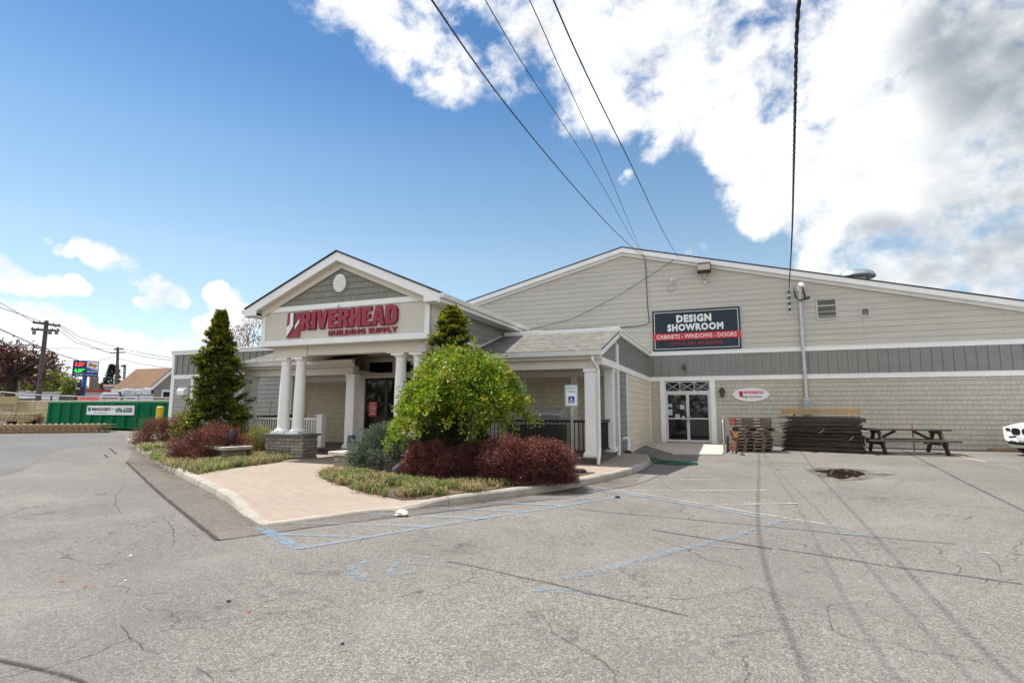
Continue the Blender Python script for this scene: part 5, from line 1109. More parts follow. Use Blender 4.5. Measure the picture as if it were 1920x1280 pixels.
for ph in (0, 2.09, 4.19): m.tube([q+0.0125*np.array([math.cos(s*11+ph), 0.3*math.sin(s*11+ph), math.sin(s*11+ph)]) for q, s in zip(Q, S)], 0.0095, 4)
tag(m.build('twisted_cable', CABLE, loc=tuple(A3)), 'thick twisted black service cable dropping from the sky to the conduit mast', 'cable')
cable('wall_cable', [A1, py(1211, 500, WY-0.05), py(1214, 570, WY-0.05), py(1217, 603, WY-0.05), py(1214, 608, WY-0.05), py(1195, 611.5, WY-0.05), py(1165, 613.5, WY-0.05), py(1105, 614, WY-0.06), py(1060, 617, WY-0.06), py(1018, 619, WY-0.06)], 0.015, 'black cable running down the gable siding and along it to the left', 'cables lying on the gable siding')
cable('wall_cable', [A2, py(1235, 506, WY-0.1), py(1160, 554, WY-0.12), py(1075, 597, WY-0.12), py(992, 618, WY-0.1)], 0.011, 'dark cable slanting down the gable siding from right to left', 'cables lying on the gable siding')
# ================================================================== CLUTTER ROUND THE LOT
def rotz(a): return Matrix.Rotation(a, 3, 'Z')
def local(root_obj, yaw): root_obj.rotation_euler = (0, 0, yaw)
PALW = wood('pallet_wood', (0.21, 0.13, 0.085), 0.3); PALG = wood('weathered_pallet_wood', (0.17, 0.135, 0.11), 0.3); PALR = wood('red_painted_pallet_end', (0.25, 0.07, 0.045), 0.4)
rng = random.Random(21)
# ---- stack of pallets, each one a thing
pc = np.array((0.70, 21.35)); pz = G(*pc)
pal = thing('pallet', 'x', 'pallet', (0, 0, 0), 'pallets in the stack by the shingle wall')
for y in (-0.5, -0.25, 0.0, 0.25, 0.5):
    m = MB(); m.box(-0.60, 0.60, y-0.05, y+0.05, 0.098, 0.116); m.build('deck_board', PALW, pal)
for x in (-0.575, 0.0, 0.575):
    m = MB(); m.box(x-0.024, x+0.024, -0.55, 0.55, 0.018, 0.0975); m.build('stringer', PALR if x < -0.4 else PALG, pal)
for x in (-0.3, 0.3):
    m = MB(); m.box(x-0.055, x+0.055, -0.54, -0.47, 0.018, 0.0975); m.build('spacer_block', PALG, pal)
for y in (-0.5, 0.0, 0.5):
    m = MB(); m.box(-0.60, 0.60, y-0.05, y+0.05, 0.0, 0.0175); m.build('bottom_board', PALG, pal)
pl_labels = ['bottom pallet of the stack, flat on the asphalt', 'second pallet from the bottom of the stack', 'third pallet from the bottom of the stack', 'fourth pallet from the bottom, pushed out to the right', 'fifth pallet from the bottom, in the middle of the stack',
 'sixth pallet from the bottom of the stack', 'seventh pallet from the bottom, pushed out to the right', 'third pallet from the top of the stack', 'second pallet from the top of the stack', 'topmost pallet of the stack with pale boards']
for k in range(10):
    o = pal if k == 0 else copy_tree(pal)
    if k in (2, 5, 7):
        for ch in o.children:
            if ch.data.materials[0] is PALR: ch.data = ch.data.copy(); ch.data.materials[0] = PALG
    o.location = (pc[0]+rng.uniform(-0.025, 0.025)+(0.07 if k in (3, 6) else 0), pc[1]+rng.uniform(-0.03, 0.03), pz+0.005+0.1175*k); o.rotation_euler = (0, 0, RAD(9)+rng.uniform(-0.018, 0.018)); o['label'] = 'reddish wooden pallet, '+pl_labels[k]
m = MB(); a, b = py(1375, 811, 20.6), py(1384, 820, 20.6); m.add([(a[0], 20.56, b[2]), (b[0], 20.62, b[2]), (b[0], 20.62, a[2]), (a[0], 20.56, a[2])], [(0, 1, 2, 3)]); m.box(a[0], b[0], 20.565, 20.575, b[2], a[2])
tag(m.build('orange_tag', plain('orange_tag_card', (0.55, 0.27, 0.03), 0.6)), 'bright orange tag hanging on the left side of the pallet stack', 'tag')
for k, (u, v, L, a, w, lab) in enumerate([(1364, 850, 0.55, 4, 0.07, 'dark upright board end left of the pallet stack'), (1368, 848, 0.50, -6, 0.05, 'second dark upright board end touching the pallet stack'), (1392, 853, 0.30, 80, 0.06, 'short black offcut on asphalt in front of the pallets'), (1379, 852, 0.26, 35, 0.06, 'dark slanting offcut at the foot of the pallets')]):
    p = hit(u, v); m = MB(); t = RAD(a); d = np.array([math.sin(t), 0, math.cos(t)]); m.beam(p+np.array([0, 0, 0.03]), p+d*L+np.array([0, 0, 0.03]), w, 0.03, upv=(0, 1, 0)) if a < 60 else m.obox(p+np.array([0, 0, 0.02]), (w, L, 0.035), rotz(0.3))
    tag(m.build('scrap_board', wood('dark_scrap_%d' % k, (0.07, 0.055, 0.045), 0.3)), lab, 'scrap wood', 'scrap boards by the pallets')
# ---- stack of black mesh trays with plywood on top, each sheet a thing
TRIB = plain('dusty_tray_rib', (0.11, 0.09, 0.072), 0.7, var=0.5, scale=9); TRAY = plain('black_tray_plastic', (0.026, 0.022, 0.02), 0.55, var=0.35, scale=6, dirt=0.5); TRAYB = plain('dusty_brown_tray', (0.075, 0.055, 0.04), 0.7, var=0.35, scale=6, dirt=0.5)
rc = np.array((3.09, 22.2)); rz = G(*rc)+0.01; Lx, Ly = 2.42, 1.15
def tray_mesh(kind):
    m = MB(); n = 56; zt = 0.034
    # ribbed tray: a wavy front and back lip, flat web between
    for s in (-1, 1):
        for i in range(n):
            x0, x1 = -Lx/2+Lx*i/n, -Lx/2+Lx*(i+0.62)/n; zz = 0.010
            m.box(x0, x1, s*Ly/2-0.02, s*Ly/2+0.02, zz, zt, 1)
    m.box(-Lx/2, Lx/2, -Ly/2+0.021, Ly/2-0.021, 0.008, 0.020); m.box(-Lx/2-0.03, Lx/2+0.03, -Ly/2-0.015, Ly/2+0.015, 0.0, 0.0075)
    return m
tr0 = tray_mesh(0).build('plastic_tray', [TRAY, TRIB], loc=(0, 0, 0)); tray_me = tr0.data; tray_me2 = tray_me.copy(); tray_me2.materials[0] = TRAYB
SHEETLAB = {0: 'lowest black ribbed sheet of the tall stack, lying on the asphalt'}
z = rz; N = 26
for k in range(N):
    o = tr0 if k == 0 else bpy.data.objects.new('plastic_tray', tray_me2 if k in (0, 1, 2, 6, 11, 15, 17, 19, 20) else tray_me)
    if k: COL.objects.link(o)
    dx = rng.uniform(-0.06, 0.06)+(0.10 if k in (23, 22, 24) else 0)+(-0.06 if k in (20, 25) else 0); o.location = (rc[0]+dx, rc[1]+rng.uniform(-0.07, 0.07), z); o.rotation_euler = (rng.uniform(-0.003, 0.003), rng.uniform(-0.006, 0.006), RAD(-11)+rng.uniform(-0.03, 0.03)); o.scale = (rng.uniform(0.95, 1.045), 1, 1); z += 0.0452+rng.choice((0, 0, 0, 0.006))
    if 0 < k < N-1: lab = 'black ribbed plastic sheet inside the tall stack right of the pallets'
    else: lab = SHEETLAB[0] if k == 0 else 'topmost black ribbed sheet of the tall stack, under the wooden blocks'
    tag(o, lab, 'plastic sheet', 'black ribbed sheets in the tall stack')
PLY = wood('new_plywood', (0.52, 0.37, 0.19), 0.15, axis=(1.5, 10, 10)); R = rotz(RAD(-11))
for s, lab in ((-0.88, 'left pale wooden block between black sheets and plywood'), (0.90, 'right pale wooden block between black sheets and plywood')):
    m = MB(); p = Vector((rc[0], rc[1], 0))+R@Vector((s, -Ly/2+0.05, 0)); m.obox((p.x, p.y, z+0.045), (0.10, 1.0, 0.085), R); tag(m.build('wood_block', PLY), lab, 'block', 'blocks under the plywood')
z += 0.09
for k, lab in enumerate(('lowest plywood sheet lying on two blocks over the black stack', 'second plywood sheet from the bottom on the black stack', 'middle plywood sheet on top of the black stack', 'second plywood sheet from the top on the black stack', 'topmost bright plywood sheet on the black stack')):
    m = MB(); m.obox((rc[0]-0.03+0.03*(k % 3)-0.01*k, rc[1]+0.02*(k % 2), z+0.018), (2.44, 1.2, 0.034), rotz(RAD(-11+0.8*(k % 3)))); o = m.build('plywood_sheet', PLY); tag(o, lab, 'plywood', 'plywood sheets on the stack'); z += 0.0365
for (u, v, du, dv, lab) in ((1536, 812, 9, -7, 'torn pale strap end on the front of the black stack'), (1594, 824, 7, -6, 'small torn pale strap near the right of the black stack'), (1468, 812, -6, -5, 'pale torn strap at the left edge of the black stack')):
    Yf = 21.55 if u < 1560 else 21.25; a, b = py(u, v, Yf), py(u+du, v+dv, Yf-0.05); m = MB(); m.beam(a, b, 0.03, 0.006); tag(m.build('strap', SIGNW), lab, 'strap', 'torn straps on the black stack')
# ---- picnic table
WG = wood('weathered_table_wood', (0.115, 0.105, 0.095), 0.3, axis=(1, 16, 16)); WB = wood('brown_table_legs', (0.07, 0.052, 0.040), 0.3)
tb = thing('picnic_table', 'long weathered wooden picnic table with brown braced legs by the wall', 'picnic table', (0, 0, 0)); TL = 1.22
m = MB()
for k in range(5): m.box(-TL, TL, -0.37+0.15*k, -0.37+0.15*k+0.14, 0.765, 0.825)
m.build('tabletop', WG, tb)
for s in (-1, 1):
    m = MB()
    for k in range(2): y = s*0.70+(-0.145 if k == 0 else 0.005); m.box(-TL-0.06, TL+0.06, y, y+0.14, 0.415, 0.475)
    m.build('bench_seat', WG, tb)
for x in (-0.88, 0.88):
    m = MB(); m.beam((x, -0.36, 0.74), (x, 0.36, 0.74), 0.055, 0.12); m.beam((x, -0.82, 0.36), (x, 0.82, 0.36), 0.055, 0.13); m.build('cross_rail', WB, tb)
    for s in (-1, 1):
        m = MB(); m.beam((x+0.05, s*0.20, 0.78), (x+0.05, s*0.72, 0.0), 0.06, 0.17, upv=(0, 0, 1)); m.build('leg', WB, tb)
    m = MB(); sx = 1 if x < 0 else -1; m.beam((x+sx*0.04, 0, 0.42), (x+sx*0.62, 0, 0.75), 0.10, 0.07); m.build('brace', WB, tb)
tb.location = (5.52, 22.15, G(5.5, 22.1)); tb.rotation_euler = (0, 0, RAD(6))
p = hit(1694.5, 849); q = pd(1694, 792, math.hypot(p[0], p[1])+0.9); m = MB(); m.tube([(q[0], 22.1, 0.20), (q[0], 22.14, 1.13)], 0.021, 6); o = m.build('wooden_stake', wood('orange_stake', (0.34, 0.15, 0.06), 0.2)); tag(o, 'thin reddish stake standing up through the picnic table', 'stake')
m = MB(); a, b = hit(1828, 842.5), hit(1893, 841.5); m.beam((6.9+1.7, WY-0.12, G(8, 24.4)+0.05), (10.3, WY-0.11, G(8, 24.4)+0.05), 0.10, 0.09); tag(m.build('wood_beam', wood('yellow_beam', (0.42, 0.30, 0.15), 0.2)), 'long pale timber lying along the foot of the warehouse wall', 'timber')
# ---- handrail of the ramp
hr = thing('handrail', 'grey pipe handrail seen end-on beside the concrete ramp', 'handrail', (-0.19, 20.0, 0.1))
m = MB(); m.tube([(-0.19, 20.0, 0.0), (-0.19, 20.0, 1.12), (-0.19, 20.06, 1.19), (-0.19, 20.2, 1.22), (-0.19, 24.3, 1.28), (-0.19, 24.4, 1.2), (-0.19, 24.4, 0.1)], 0.026, 10); m.build('rail_pipe', STEEL, hr, smooth=True)
m = MB(); m.tube([(-0.19, 22.2, 0.05), (-0.19, 22.2, 1.23)], 0.024, 8); m.build('rail_post', STEEL, hr); m = MB(); m.tube([(-0.19, 20.02, 0.62), (-0.19, 24.38, 0.68)], 0.02, 8); m.build('mid_rail', STEEL, hr)
m = MB(); m.obox((-0.19, 20.0, 0.115), (0.16, 0.12, 0.016)); m.build('base_plate', STEEL, hr)
# ---- garden hose, white pipe, black bucket by the corner post
HOSE = plain('green_hose', (0.012, 0.095, 0.055), 0.4)
pts = [hit(u, v, 0.035) for u, v in ((1176,851),(1186,854),(1200,855.5),(1216,856.5),(1228,859),(1222,862),(1214,859.5),(1226,858),(1240,863),(1258,865.5),(1280,866),(1300,867),(1310,868.5),(1296,870),(1275,869),(1252,868.5),(1236,867),(1226,864.5))]
P = [np.array(p) for p in pts]
for _ in range(2):
    Q = [P[0]]
    for a, b in zip(P[:-1], P[1:]): Q += [a*.75+b*.25, a*.25+b*.75]
    P = Q+[P[-1]]
m = MB(); m.tube([p+np.array([0, 0, 0.012*math.sin(i*0.7)]) for i, p in enumerate(P)], 0.028, 6); tag(m.build('garden_hose', HOSE, smooth=True), 'green garden hose trailing over the shaded asphalt by the corner', 'hose')
m = MB(); x, y = BXR+0.10, 17.75; m.tube([(x-0.1, y, 0.62), (x-0.02, y, 0.66), (x+0.05, y, 0.64), (x+0.07, y, 0.55), (x+0.07, y, 0.12)], 0.05, 10); tag(m.build('vent_pipe', SIGNW, smooth=True), 'white plastic pipe elbow sticking out low beside the corner post', 'pipe')
m = MB(); m.lathe([(0.10, 0), (0.12, 0.02), (0.12, 0.16), (0.09, 0.20), (0.05, 0.21)], (x+0.07, y-0.12, G(x, y)+0.01), 14); tag(m.build('rubber_bucket', RUBBER, smooth=True), 'small black round container below the white pipe elbow', 'bucket')
# ---- litter
def crumple(u, v, s, mat, lab, seed, kerb=False, cat='litter', name='paper_scrap'):
    p = hit(u, v, 0.0, kerb); bm = bmesh.new(); bmesh.ops.create_icosphere(bm, subdivisions=2, radius=1); r = random.Random(seed)
    for vv in bm.verts: k = r.uniform(0.65, 1.15); vv.co = Vector((vv.co.x*s*k*1.3, vv.co.y*s*k, max(-0.001, vv.co.z*s*k*0.55+s*0.4)))
    me = bpy.data.meshes.new(name); bm.to_mesh(me); bm.free(); me.materials.append(mat); o = bpy.data.objects.new(name, me); COL.objects.link(o); o.location = (p[0], p[1], p[2]+(0.003 if s < 0.05 else 0.008)); return tag(o, lab, cat)
CREAMP = plain('cream_paper', (0.70, 0.62, 0.52), 0.7)
crumple(752, 967, 0.085, CREAMP, 'crumpled cream paper on asphalt in front of the curb', 1); crumple(769, 917.5, 0.085, plain('white_litter', (0.62, 0.66, 0.64), 0.6), 'white crumpled scrap in the grass of the right bed', 2, True)
crumple(245, 1043, 0.016, SIGNW, 'tiny white scrap on the asphalt at left', 3); crumple(235, 1089, 0.009, SIGNW, 'tiniest white pebble on the asphalt at lower left', 4, name='pebble', cat='pebble'); crumple(429, 1128, 0.016, BLACKP, 'small black pebble on the asphalt left of centre', 5, name='pebble', cat='pebble'); crumple(1158, 933, 0.04, BLACKP, 'small dark stone on the blue hatching', 6, name='stone', cat='stone')
crumple(642, 1207, 0.012, BLACKP, 'small dark pebble on the asphalt below centre', 7, name='pebble', cat='pebble')
for (u, v, du, lab) in ((112, 1089, 12, 'tiny red scrap on the asphalt at far left'), (156, 1098, 8, 'second tiny red scrap on the asphalt at far left'), (464, 1146, 6, 'tiny red scrap on the asphalt near the middle')):
    a, b = hit(u, v, 0.012), hit(u+du, v-2, 0.012); m = MB(); m.beam(a, b, 0.012, 0.004); tag(m.build('plastic_strip', SIGNR), lab, 'litter')
# ---- items on the porches
gx0, gx1 = py(952, 780, 15.2)[0], py(1057, 780, 15.2)[0]; gz0, gz1 = 1.32, py(1000, 764, 15.2)[2]
gr = thing('gas_grill', 'large grill with stainless lid behind the black porch railing', 'grill', ((gx0+gx1)/2, 15.3, 0.31))
m = MB(); m.poly_x([(15.0, gz0), (15.0, gz0+0.14), (15.08, gz1-0.06), (15.22, gz1), (15.5, gz1), (15.62, gz0+0.12), (15.62, gz0)], gx0, gx1); m.build('lid', plain('stainless_lid', (0.50, 0.50, 0.50), 0.35, 0.6, var=0.1), gr, bevel=0.02)
m = MB(); m.tube([(gx0+0.1, 14.95, gz0+0.09), (gx0+0.12, 14.91, gz0+0.09), (gx1-0.12, 14.91, gz0+0.09), (gx1-0.1, 14.95, gz0+0.09)], 0.02, 8); m.build('handle', STEEL, gr)
m = MB(); m.box(gx0, gx1, 15.02, 15.62, 1.13, gz0-0.001); m.build('control_panel', STEEL, gr)
for k in range(5): m = MB(); x = gx0+0.2+k*(gx1-gx0-0.4)/4; m.tube([(x, 15.02, 1.22), (x, 14.98, 1.22)], 0.03, 10); m.build('knob', BLACK, gr)
m = MB(); m.box(gx0+0.03, gx1-0.03, 15.05, 15.6, 0.40, 1.129); m.build('cabinet', plain('brown_black_cabinet', (0.05, 0.04, 0.036), 0.5), gr)
for x in (gx0+0.1, gx1-0.1):
    for y in (15.1, 15.55): m = MB(); m.lathe([(0.04, 0), (0.04, 0.09)], (x, y, 0.31), 10); m.build('caster', RUBBER, gr)
m = MB(); m.box(gx0-0.62, gx0-0.01, 15.05, 15.6, 1.15, 1.19); m.build('side_shelf', BLACK, gr)
for k, (u0, v0, u1, v1, Yb, col, lab) in enumerate([(498, 806, 508.5, 752, 14.9, (0.42, 0.27, 0.17), 'pale wooden handle leaning behind the left part of the white railing'), (512, 800, 523, 772, 15.1, (0.36, 0.2, 0.13), 'reddish wooden handle leaning behind the left column'), (543, 800, 551, 764, 15.1, (0.30, 0.16, 0.10), 'brown wooden handle between the two left columns'), (570, 806, 576, 752, 15.0, (0.62, 0.36, 0.04), 'yellow and black tool handle right of the left columns')]):
    a, b = py(u0, v0, Yb), py(u1, v1, Yb+0.5); a[2] = max(a[2], 0.33); m = MB(); a2 = a-(b-a)*0.2; a2[2] = 0.33; m.tube([a2, b], 0.022, 8); root = thing('garden_tool', lab, 'tool', a2, 'tools leaning on the left porch'); m.build('handle', wood('tool_handle_%d' % k, col, 0.15), root)
    m = MB(); m.obox((a2[0], a2[1], 0.36), (0.30, 0.03, 0.10)); m.build('tool_head', BLACK, root)
wbx = py(513, 790, 15.3)[0]
wb = thing('wheelbarrow', 'black wheelbarrow tub parked behind the white porch railing', 'wheelbarrow', (wbx, 15.3, 0.31))
m = MB(); m._ext([(wbx-0.62, 14.98, 1.33), (wbx+1.15, 14.98, 1.36), (wbx+1.15, 15.72, 1.36), (wbx-0.62, 15.72, 1.33)], [(wbx-0.2, 15.1, 0.86), (wbx+0.8, 15.1, 0.80), (wbx+0.8, 15.6, 0.80), (wbx-0.2, 15.6, 0.86)], 0); m.build('tub', BLACKP, wb, bevel=0.04)
m = MB(); m.tube([(wbx-0.1, 15.15, 0.8), (wbx-0.05, 15.15, 0.33)], 0.02, 6); m.tube([(wbx-0.1, 15.55, 0.8), (wbx-0.05, 15.55, 0.33)], 0.02, 6); m.tube([(wbx-1.0, 15.1, 1.05), (wbx+1.3, 15.3, 0.62)], 0.02, 6); m.tube([(wbx-1.0, 15.6, 1.05), (wbx+1.3, 15.4, 0.62)], 0.02, 6); m.build('frame', STEEL, wb)
m = MB(); m.tube([(wbx+1.3, 15.30, 0.52), (wbx+1.3, 15.40, 0.52)], 0.2, 18); m.build('wheel', RUBBER, wb)
# ---- pedestals with their spotlights
def pedestal(c, w, d, h, lab):
    t = thing('stone_pedestal', lab, 'pedestal', (c[0], c[1], c[2]), 'low stone pedestals in the beds'); a = RAD(-12)
    R_ = rotz(a); m = MB(); m.obox((c[0], c[1], c[2]+h/2-0.03), (w, d, h+0.06), R_); m.build('pedestal_base', PEDST, t, bevel=0.01)
    m = MB(); bm_ = m.obox((c[0], c[1], c[2]+h+0.048), (w+0.22, d+0.22, 0.09), R_); m.build('pedestal_cap', PEDCAP, t, bevel=0.018); return c[2]+h+0.094
def spot(base, tilt, yaw, L, r, lab):
    t = thing('spotlight', lab, 'lamp', base, 'dark bullet spotlights aimed at the sign')
    ax = Vector((math.sin(tilt)*math.cos(yaw), math.sin(tilt)*math.sin(yaw), math.cos(tilt))); b = Vector(base)
    m = MB(); m.lathe([(0.06, 0), (0.06, 0.015), (0.025, 0.02), (0.025, 0.08)], b, 12); m.build('lamp_base', LAMPB, t)
    st_ = b+Vector((0, 0, 0.10)); m = MB(); m.tube([st_-ax*0.06, st_-ax*0.03, st_+ax*0.03, st_+ax*L*0.9, st_+ax*L], [r*0.55, r*0.8, r*0.95, r, r*0.98], 18); m.build('lamp_housing', LAMPB, t, smooth=True)
    m = MB(); m.tube([st_+ax*(L+0.001), st_+ax*(L+0.012)], r*0.85, 18); m.build('lamp_glass', GLASS, t)
p = hit(426, 864.5, 0, True); dirv = p[:2]/np.linalg.norm(p[:2]); c = np.array([p[0]+dirv[0]*0.32, p[1]+dirv[1]*0.32, p[2]]); zt1 = pedestal(c, 0.82, 0.62, 0.30, 'low stone pedestal with pale slab in the left planting bed')
s_ = pd(426, 836, math.hypot(*c[:2])); spot((s_[0], s_[1], zt1), RAD(28), RAD(20), 0.36, 0.095, 'tilted dark spotlight standing on the left stone pedestal')
p = hit(652, 876, 0, True); dirv = p[:2]/np.linalg.norm(p[:2]); c = np.array([p[0]+dirv[0]*0.30+0.06, p[1]+dirv[1]*0.30, p[2]]); zt2 = pedestal(c, 0.60, 0.5, 0.28, 'low stone pedestal with pale slab beside the blue spruce')
s_ = pd(657, 842, math.hypot(*c[:2])); spot((s_[0], s_[1], zt2), RAD(4), RAD(60), 0.28, 0.105, 'upright dark spotlight standing on the pedestal beside the spruce')
p = hit(741, 893, 0, True); spot((p[0], p[1], p[2]+0.02), RAD(52), RAD(25), 0.27, 0.095, 'leaning dark spotlight on the ground between spruce and red shrub')
# ================================================================== PLANTS
NP = np.random.default_rng(8)
def unit(v): return v/np.maximum(1e-9, np.linalg.norm(v, axis=-1, keepdims=True))
def leaf_quads(P, A, L, W, fold=0.15):
    # one kite-shaped leaf at each point P along axis A
    n = len(P); A = unit(A); S = unit(np.cross(A, NP.normal(size=(n, 3)))); U = np.cross(A, S)
    L = np.broadcast_to(np.asarray(L), (n,))[:, None]; W = np.broadcast_to(np.asarray(W), (n,))[:, None]
    V = np.stack([P, P+A*L*.45+S*W*.5+U*W*fold, P+A*L, P+A*L*.45-S*W*.5+U*W*fold], 1).reshape(-1, 3); return V, np.arange(4*n).reshape(n, 4)
from mathutils import noise as mnoise
def lump(dirs, seed, sc, amp):
    return np.array([1+amp*mnoise.fractal(Vector((d[0]*sc+seed, d[1]*sc, d[2]*sc)), 0.8, 2.0, 3) for d in dirs])
def shrub_frame(u, vb, wpx, vt, ratio=0.8):
    p = hit(u, vb, 0, True); D = math.hypot(p[0], p[1]); a = p[:2]/D; rx = wpx/(F_PX/depth(p))/2; ry = rx*ratio
    c = np.array([p[0]+a[0]*ry, p[1]+a[1]*ry, p[2]]); h = pd(u, vt, D+ry*0.8)[2]-p[2]; return c, a, rx*(1+ry/D), ry, h
def bush(name, label, group, u, vb, wpx, vt, mats, n, ll, lw, seed, box=2.6, ratio=0.8, tipfrac=0.0, stem=None, lumpa=0.30, up=0.25):
    c, a, rx, ry, h = shrub_frame(u, vb, wpx, vt, ratio); t = thing(name, label, 'shrub', c, group)
    d = unit(NP.normal(size=(n, 3))); d[:, 2] = np.abs(d[:, 2])*1.0-0.0; d = unit(d)
    k = (np.abs(d)**box).sum(1)**(-1/box); rr = 1-0.30*NP.random(n)**1.6+0.05*NP.normal(size=n); lu = lump(d, seed, 2.6, lumpa)
    q = d*(k*rr*lu)[:, None]; side = np.array([a[1], -a[0]]); lowfill = NP.random(n) < 0.12; q[lowfill, 2] *= NP.random(lowfill.sum())
    P = np.stack([c[0]+q[:, 0]*rx*side[0]+q[:, 1]*ry*a[0], c[1]+q[:, 0]*rx*side[1]+q[:, 1]*ry*a[1], c[2]+0.02+q[:, 2]*h], 1)
    ax = unit(q*np.array([1, 1, 0.6])+NP.normal(size=(n, 3))*0.75+np.array([0, 0, up])); V, Fq = leaf_quads(P, ax, ll*NP.uniform(.6, 1.25, n), lw*NP.uniform(.7, 1.2, n))
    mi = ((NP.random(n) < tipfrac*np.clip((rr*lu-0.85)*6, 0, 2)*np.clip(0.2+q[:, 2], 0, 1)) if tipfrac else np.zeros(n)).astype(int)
    fast_mesh('foliage', V, Fq, mats, mi, t); m = MB(); r_ = random.Random(seed)
    for i in range(26):
        th = r_.uniform(0, 6.28); e = r_.uniform(0.2, 0.8); m.tube([(c[0]+0.06*math.cos(th), c[1]+0.06*math.sin(th), c[2]), (c[0]+rx*e*0.5*math.cos(th), c[1]+ry*e*0.5*math.sin(th), c[2]+h*0.45), (c[0]+rx*e*math.cos(th), c[1]+ry*e*math.sin(th), c[2]+h*(0.95-0.4*e))], [0.014, 0.009, 0.004], 5)
    m.build('branch', stem or BARK, t); return t
BARK = plain('grey_brown_bark', (0.13, 0.10, 0.075), 0.9, var=0.3, scale=20, bump=0.8, bscale=40)
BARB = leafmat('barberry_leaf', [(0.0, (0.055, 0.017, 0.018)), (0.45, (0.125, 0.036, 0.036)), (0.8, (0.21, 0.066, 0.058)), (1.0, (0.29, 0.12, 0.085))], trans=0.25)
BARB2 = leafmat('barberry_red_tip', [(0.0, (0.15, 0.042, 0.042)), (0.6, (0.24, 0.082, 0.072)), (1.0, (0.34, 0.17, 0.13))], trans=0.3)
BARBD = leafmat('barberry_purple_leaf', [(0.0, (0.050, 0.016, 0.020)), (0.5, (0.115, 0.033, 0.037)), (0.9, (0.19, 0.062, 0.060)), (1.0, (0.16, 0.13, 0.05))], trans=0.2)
BARBG = leafmat('barberry_green_leaf', [(0.0, (0.05, 0.055, 0.02)), (1.0, (0.12, 0.12, 0.04))])
BOXG = leafmat('golden_box_leaf', [(0.0, (0.13, 0.14, 0.015)), (0.5, (0.27, 0.28, 0.025)), (1.0, (0.46, 0.43, 0.04))], trans=0.3); BOXD = leafmat('box_inner_leaf', [(0.0, (0.09, 0.085, 0.025)), (1.0, (0.21, 0.18, 0.045))])
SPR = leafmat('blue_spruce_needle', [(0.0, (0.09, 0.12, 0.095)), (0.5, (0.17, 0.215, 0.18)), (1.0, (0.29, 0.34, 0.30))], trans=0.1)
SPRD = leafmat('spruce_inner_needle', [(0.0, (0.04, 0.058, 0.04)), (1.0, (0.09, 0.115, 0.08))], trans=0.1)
GB = 'barberry bushes in the planting beds'
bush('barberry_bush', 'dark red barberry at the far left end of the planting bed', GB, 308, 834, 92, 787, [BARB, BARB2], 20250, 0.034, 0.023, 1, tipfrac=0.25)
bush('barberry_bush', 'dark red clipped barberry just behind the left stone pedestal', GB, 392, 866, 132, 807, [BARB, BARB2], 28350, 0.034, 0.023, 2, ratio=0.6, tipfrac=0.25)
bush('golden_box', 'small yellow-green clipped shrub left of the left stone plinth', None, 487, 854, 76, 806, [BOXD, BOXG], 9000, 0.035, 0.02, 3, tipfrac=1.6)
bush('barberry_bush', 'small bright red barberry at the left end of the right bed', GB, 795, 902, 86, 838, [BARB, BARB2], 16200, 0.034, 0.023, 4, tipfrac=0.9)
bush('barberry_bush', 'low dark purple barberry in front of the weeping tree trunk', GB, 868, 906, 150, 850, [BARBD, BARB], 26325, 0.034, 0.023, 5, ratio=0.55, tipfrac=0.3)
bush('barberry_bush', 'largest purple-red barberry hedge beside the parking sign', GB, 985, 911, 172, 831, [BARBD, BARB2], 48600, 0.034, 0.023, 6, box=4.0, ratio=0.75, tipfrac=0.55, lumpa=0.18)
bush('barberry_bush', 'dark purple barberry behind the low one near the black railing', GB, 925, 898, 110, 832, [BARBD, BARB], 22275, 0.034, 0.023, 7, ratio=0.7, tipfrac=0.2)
bush('yew_shrub', 'dark green shrub under the tree behind the red barberry', None, 822, 893, 120, 806, [leafmat('dark_yew_leaf', [(0.0, (0.012, 0.022, 0.010)), (0.7, (0.03, 0.05, 0.02)), (1.0, (0.12, 0.14, 0.04))])], 12000, 0.05, 0.018, 8, ratio=0.7)
bush('boxwood_shrub', 'bright lime shrub against the left building corner', None, 352, 818, 66, 773, [BOXD, BOXG], 7000, 0.05, 0.028, 9, tipfrac=2.0)
bush('dry_shrub', 'thin dry twiggy shrub at the far left end of the bed', None, 273, 832, 46, 786, [leafmat('dry_shrub_leaf', [(0.0, (0.10, 0.075, 0.05)), (1.0, (0.17, 0.18, 0.07))])], 1500, 0.05, 0.014, 10)
# blue spruce: flattened tufts in tiers
def tufts(name, part, C, Dr, n_per, ll, lw, rad, mats, mi_fn, parent):
    N_ = len(C); n = N_*n_per; idx = np.repeat(np.arange(N_), n_per); Cx, Dx = C[idx], unit(Dr)[idx]
    S = unit(np.cross(Dx, np.array([0, 0, 1.0]))+1e-6); U = np.cross(S, Dx); s = NP.random(n); w = NP.uniform(-1, 1, n)*(0.25+0.75*s)
    R_ = np.broadcast_to(rad, (N_,))[idx]
    P = Cx+Dx*(s*R_)[:, None]+S*(w*R_*0.55)[:, None]+U*(NP.normal(size=n)*R_*0.10)[:, None]
    ax = unit(Dx+S*(w*0.9)[:, None]+U*(NP.normal(size=n)*0.35)[:, None]+NP.normal(size=(n, 3))*0.2)
    V, Fq = leaf_quads(P, ax, ll*NP.uniform(.6, 1.3, n), lw*NP.uniform(.7, 1.3, n)); fast_mesh(part, V, Fq, mats, mi_fn(s, idx, n), parent)
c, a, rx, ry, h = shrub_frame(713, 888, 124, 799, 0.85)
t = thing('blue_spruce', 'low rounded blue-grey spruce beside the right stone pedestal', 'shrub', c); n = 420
d = unit(NP.normal(size=(n, 3))); d[:, 2] = np.abs(d[:, 2]); d = unit(d); k = 0.55+0.33*NP.random(n)**0.7
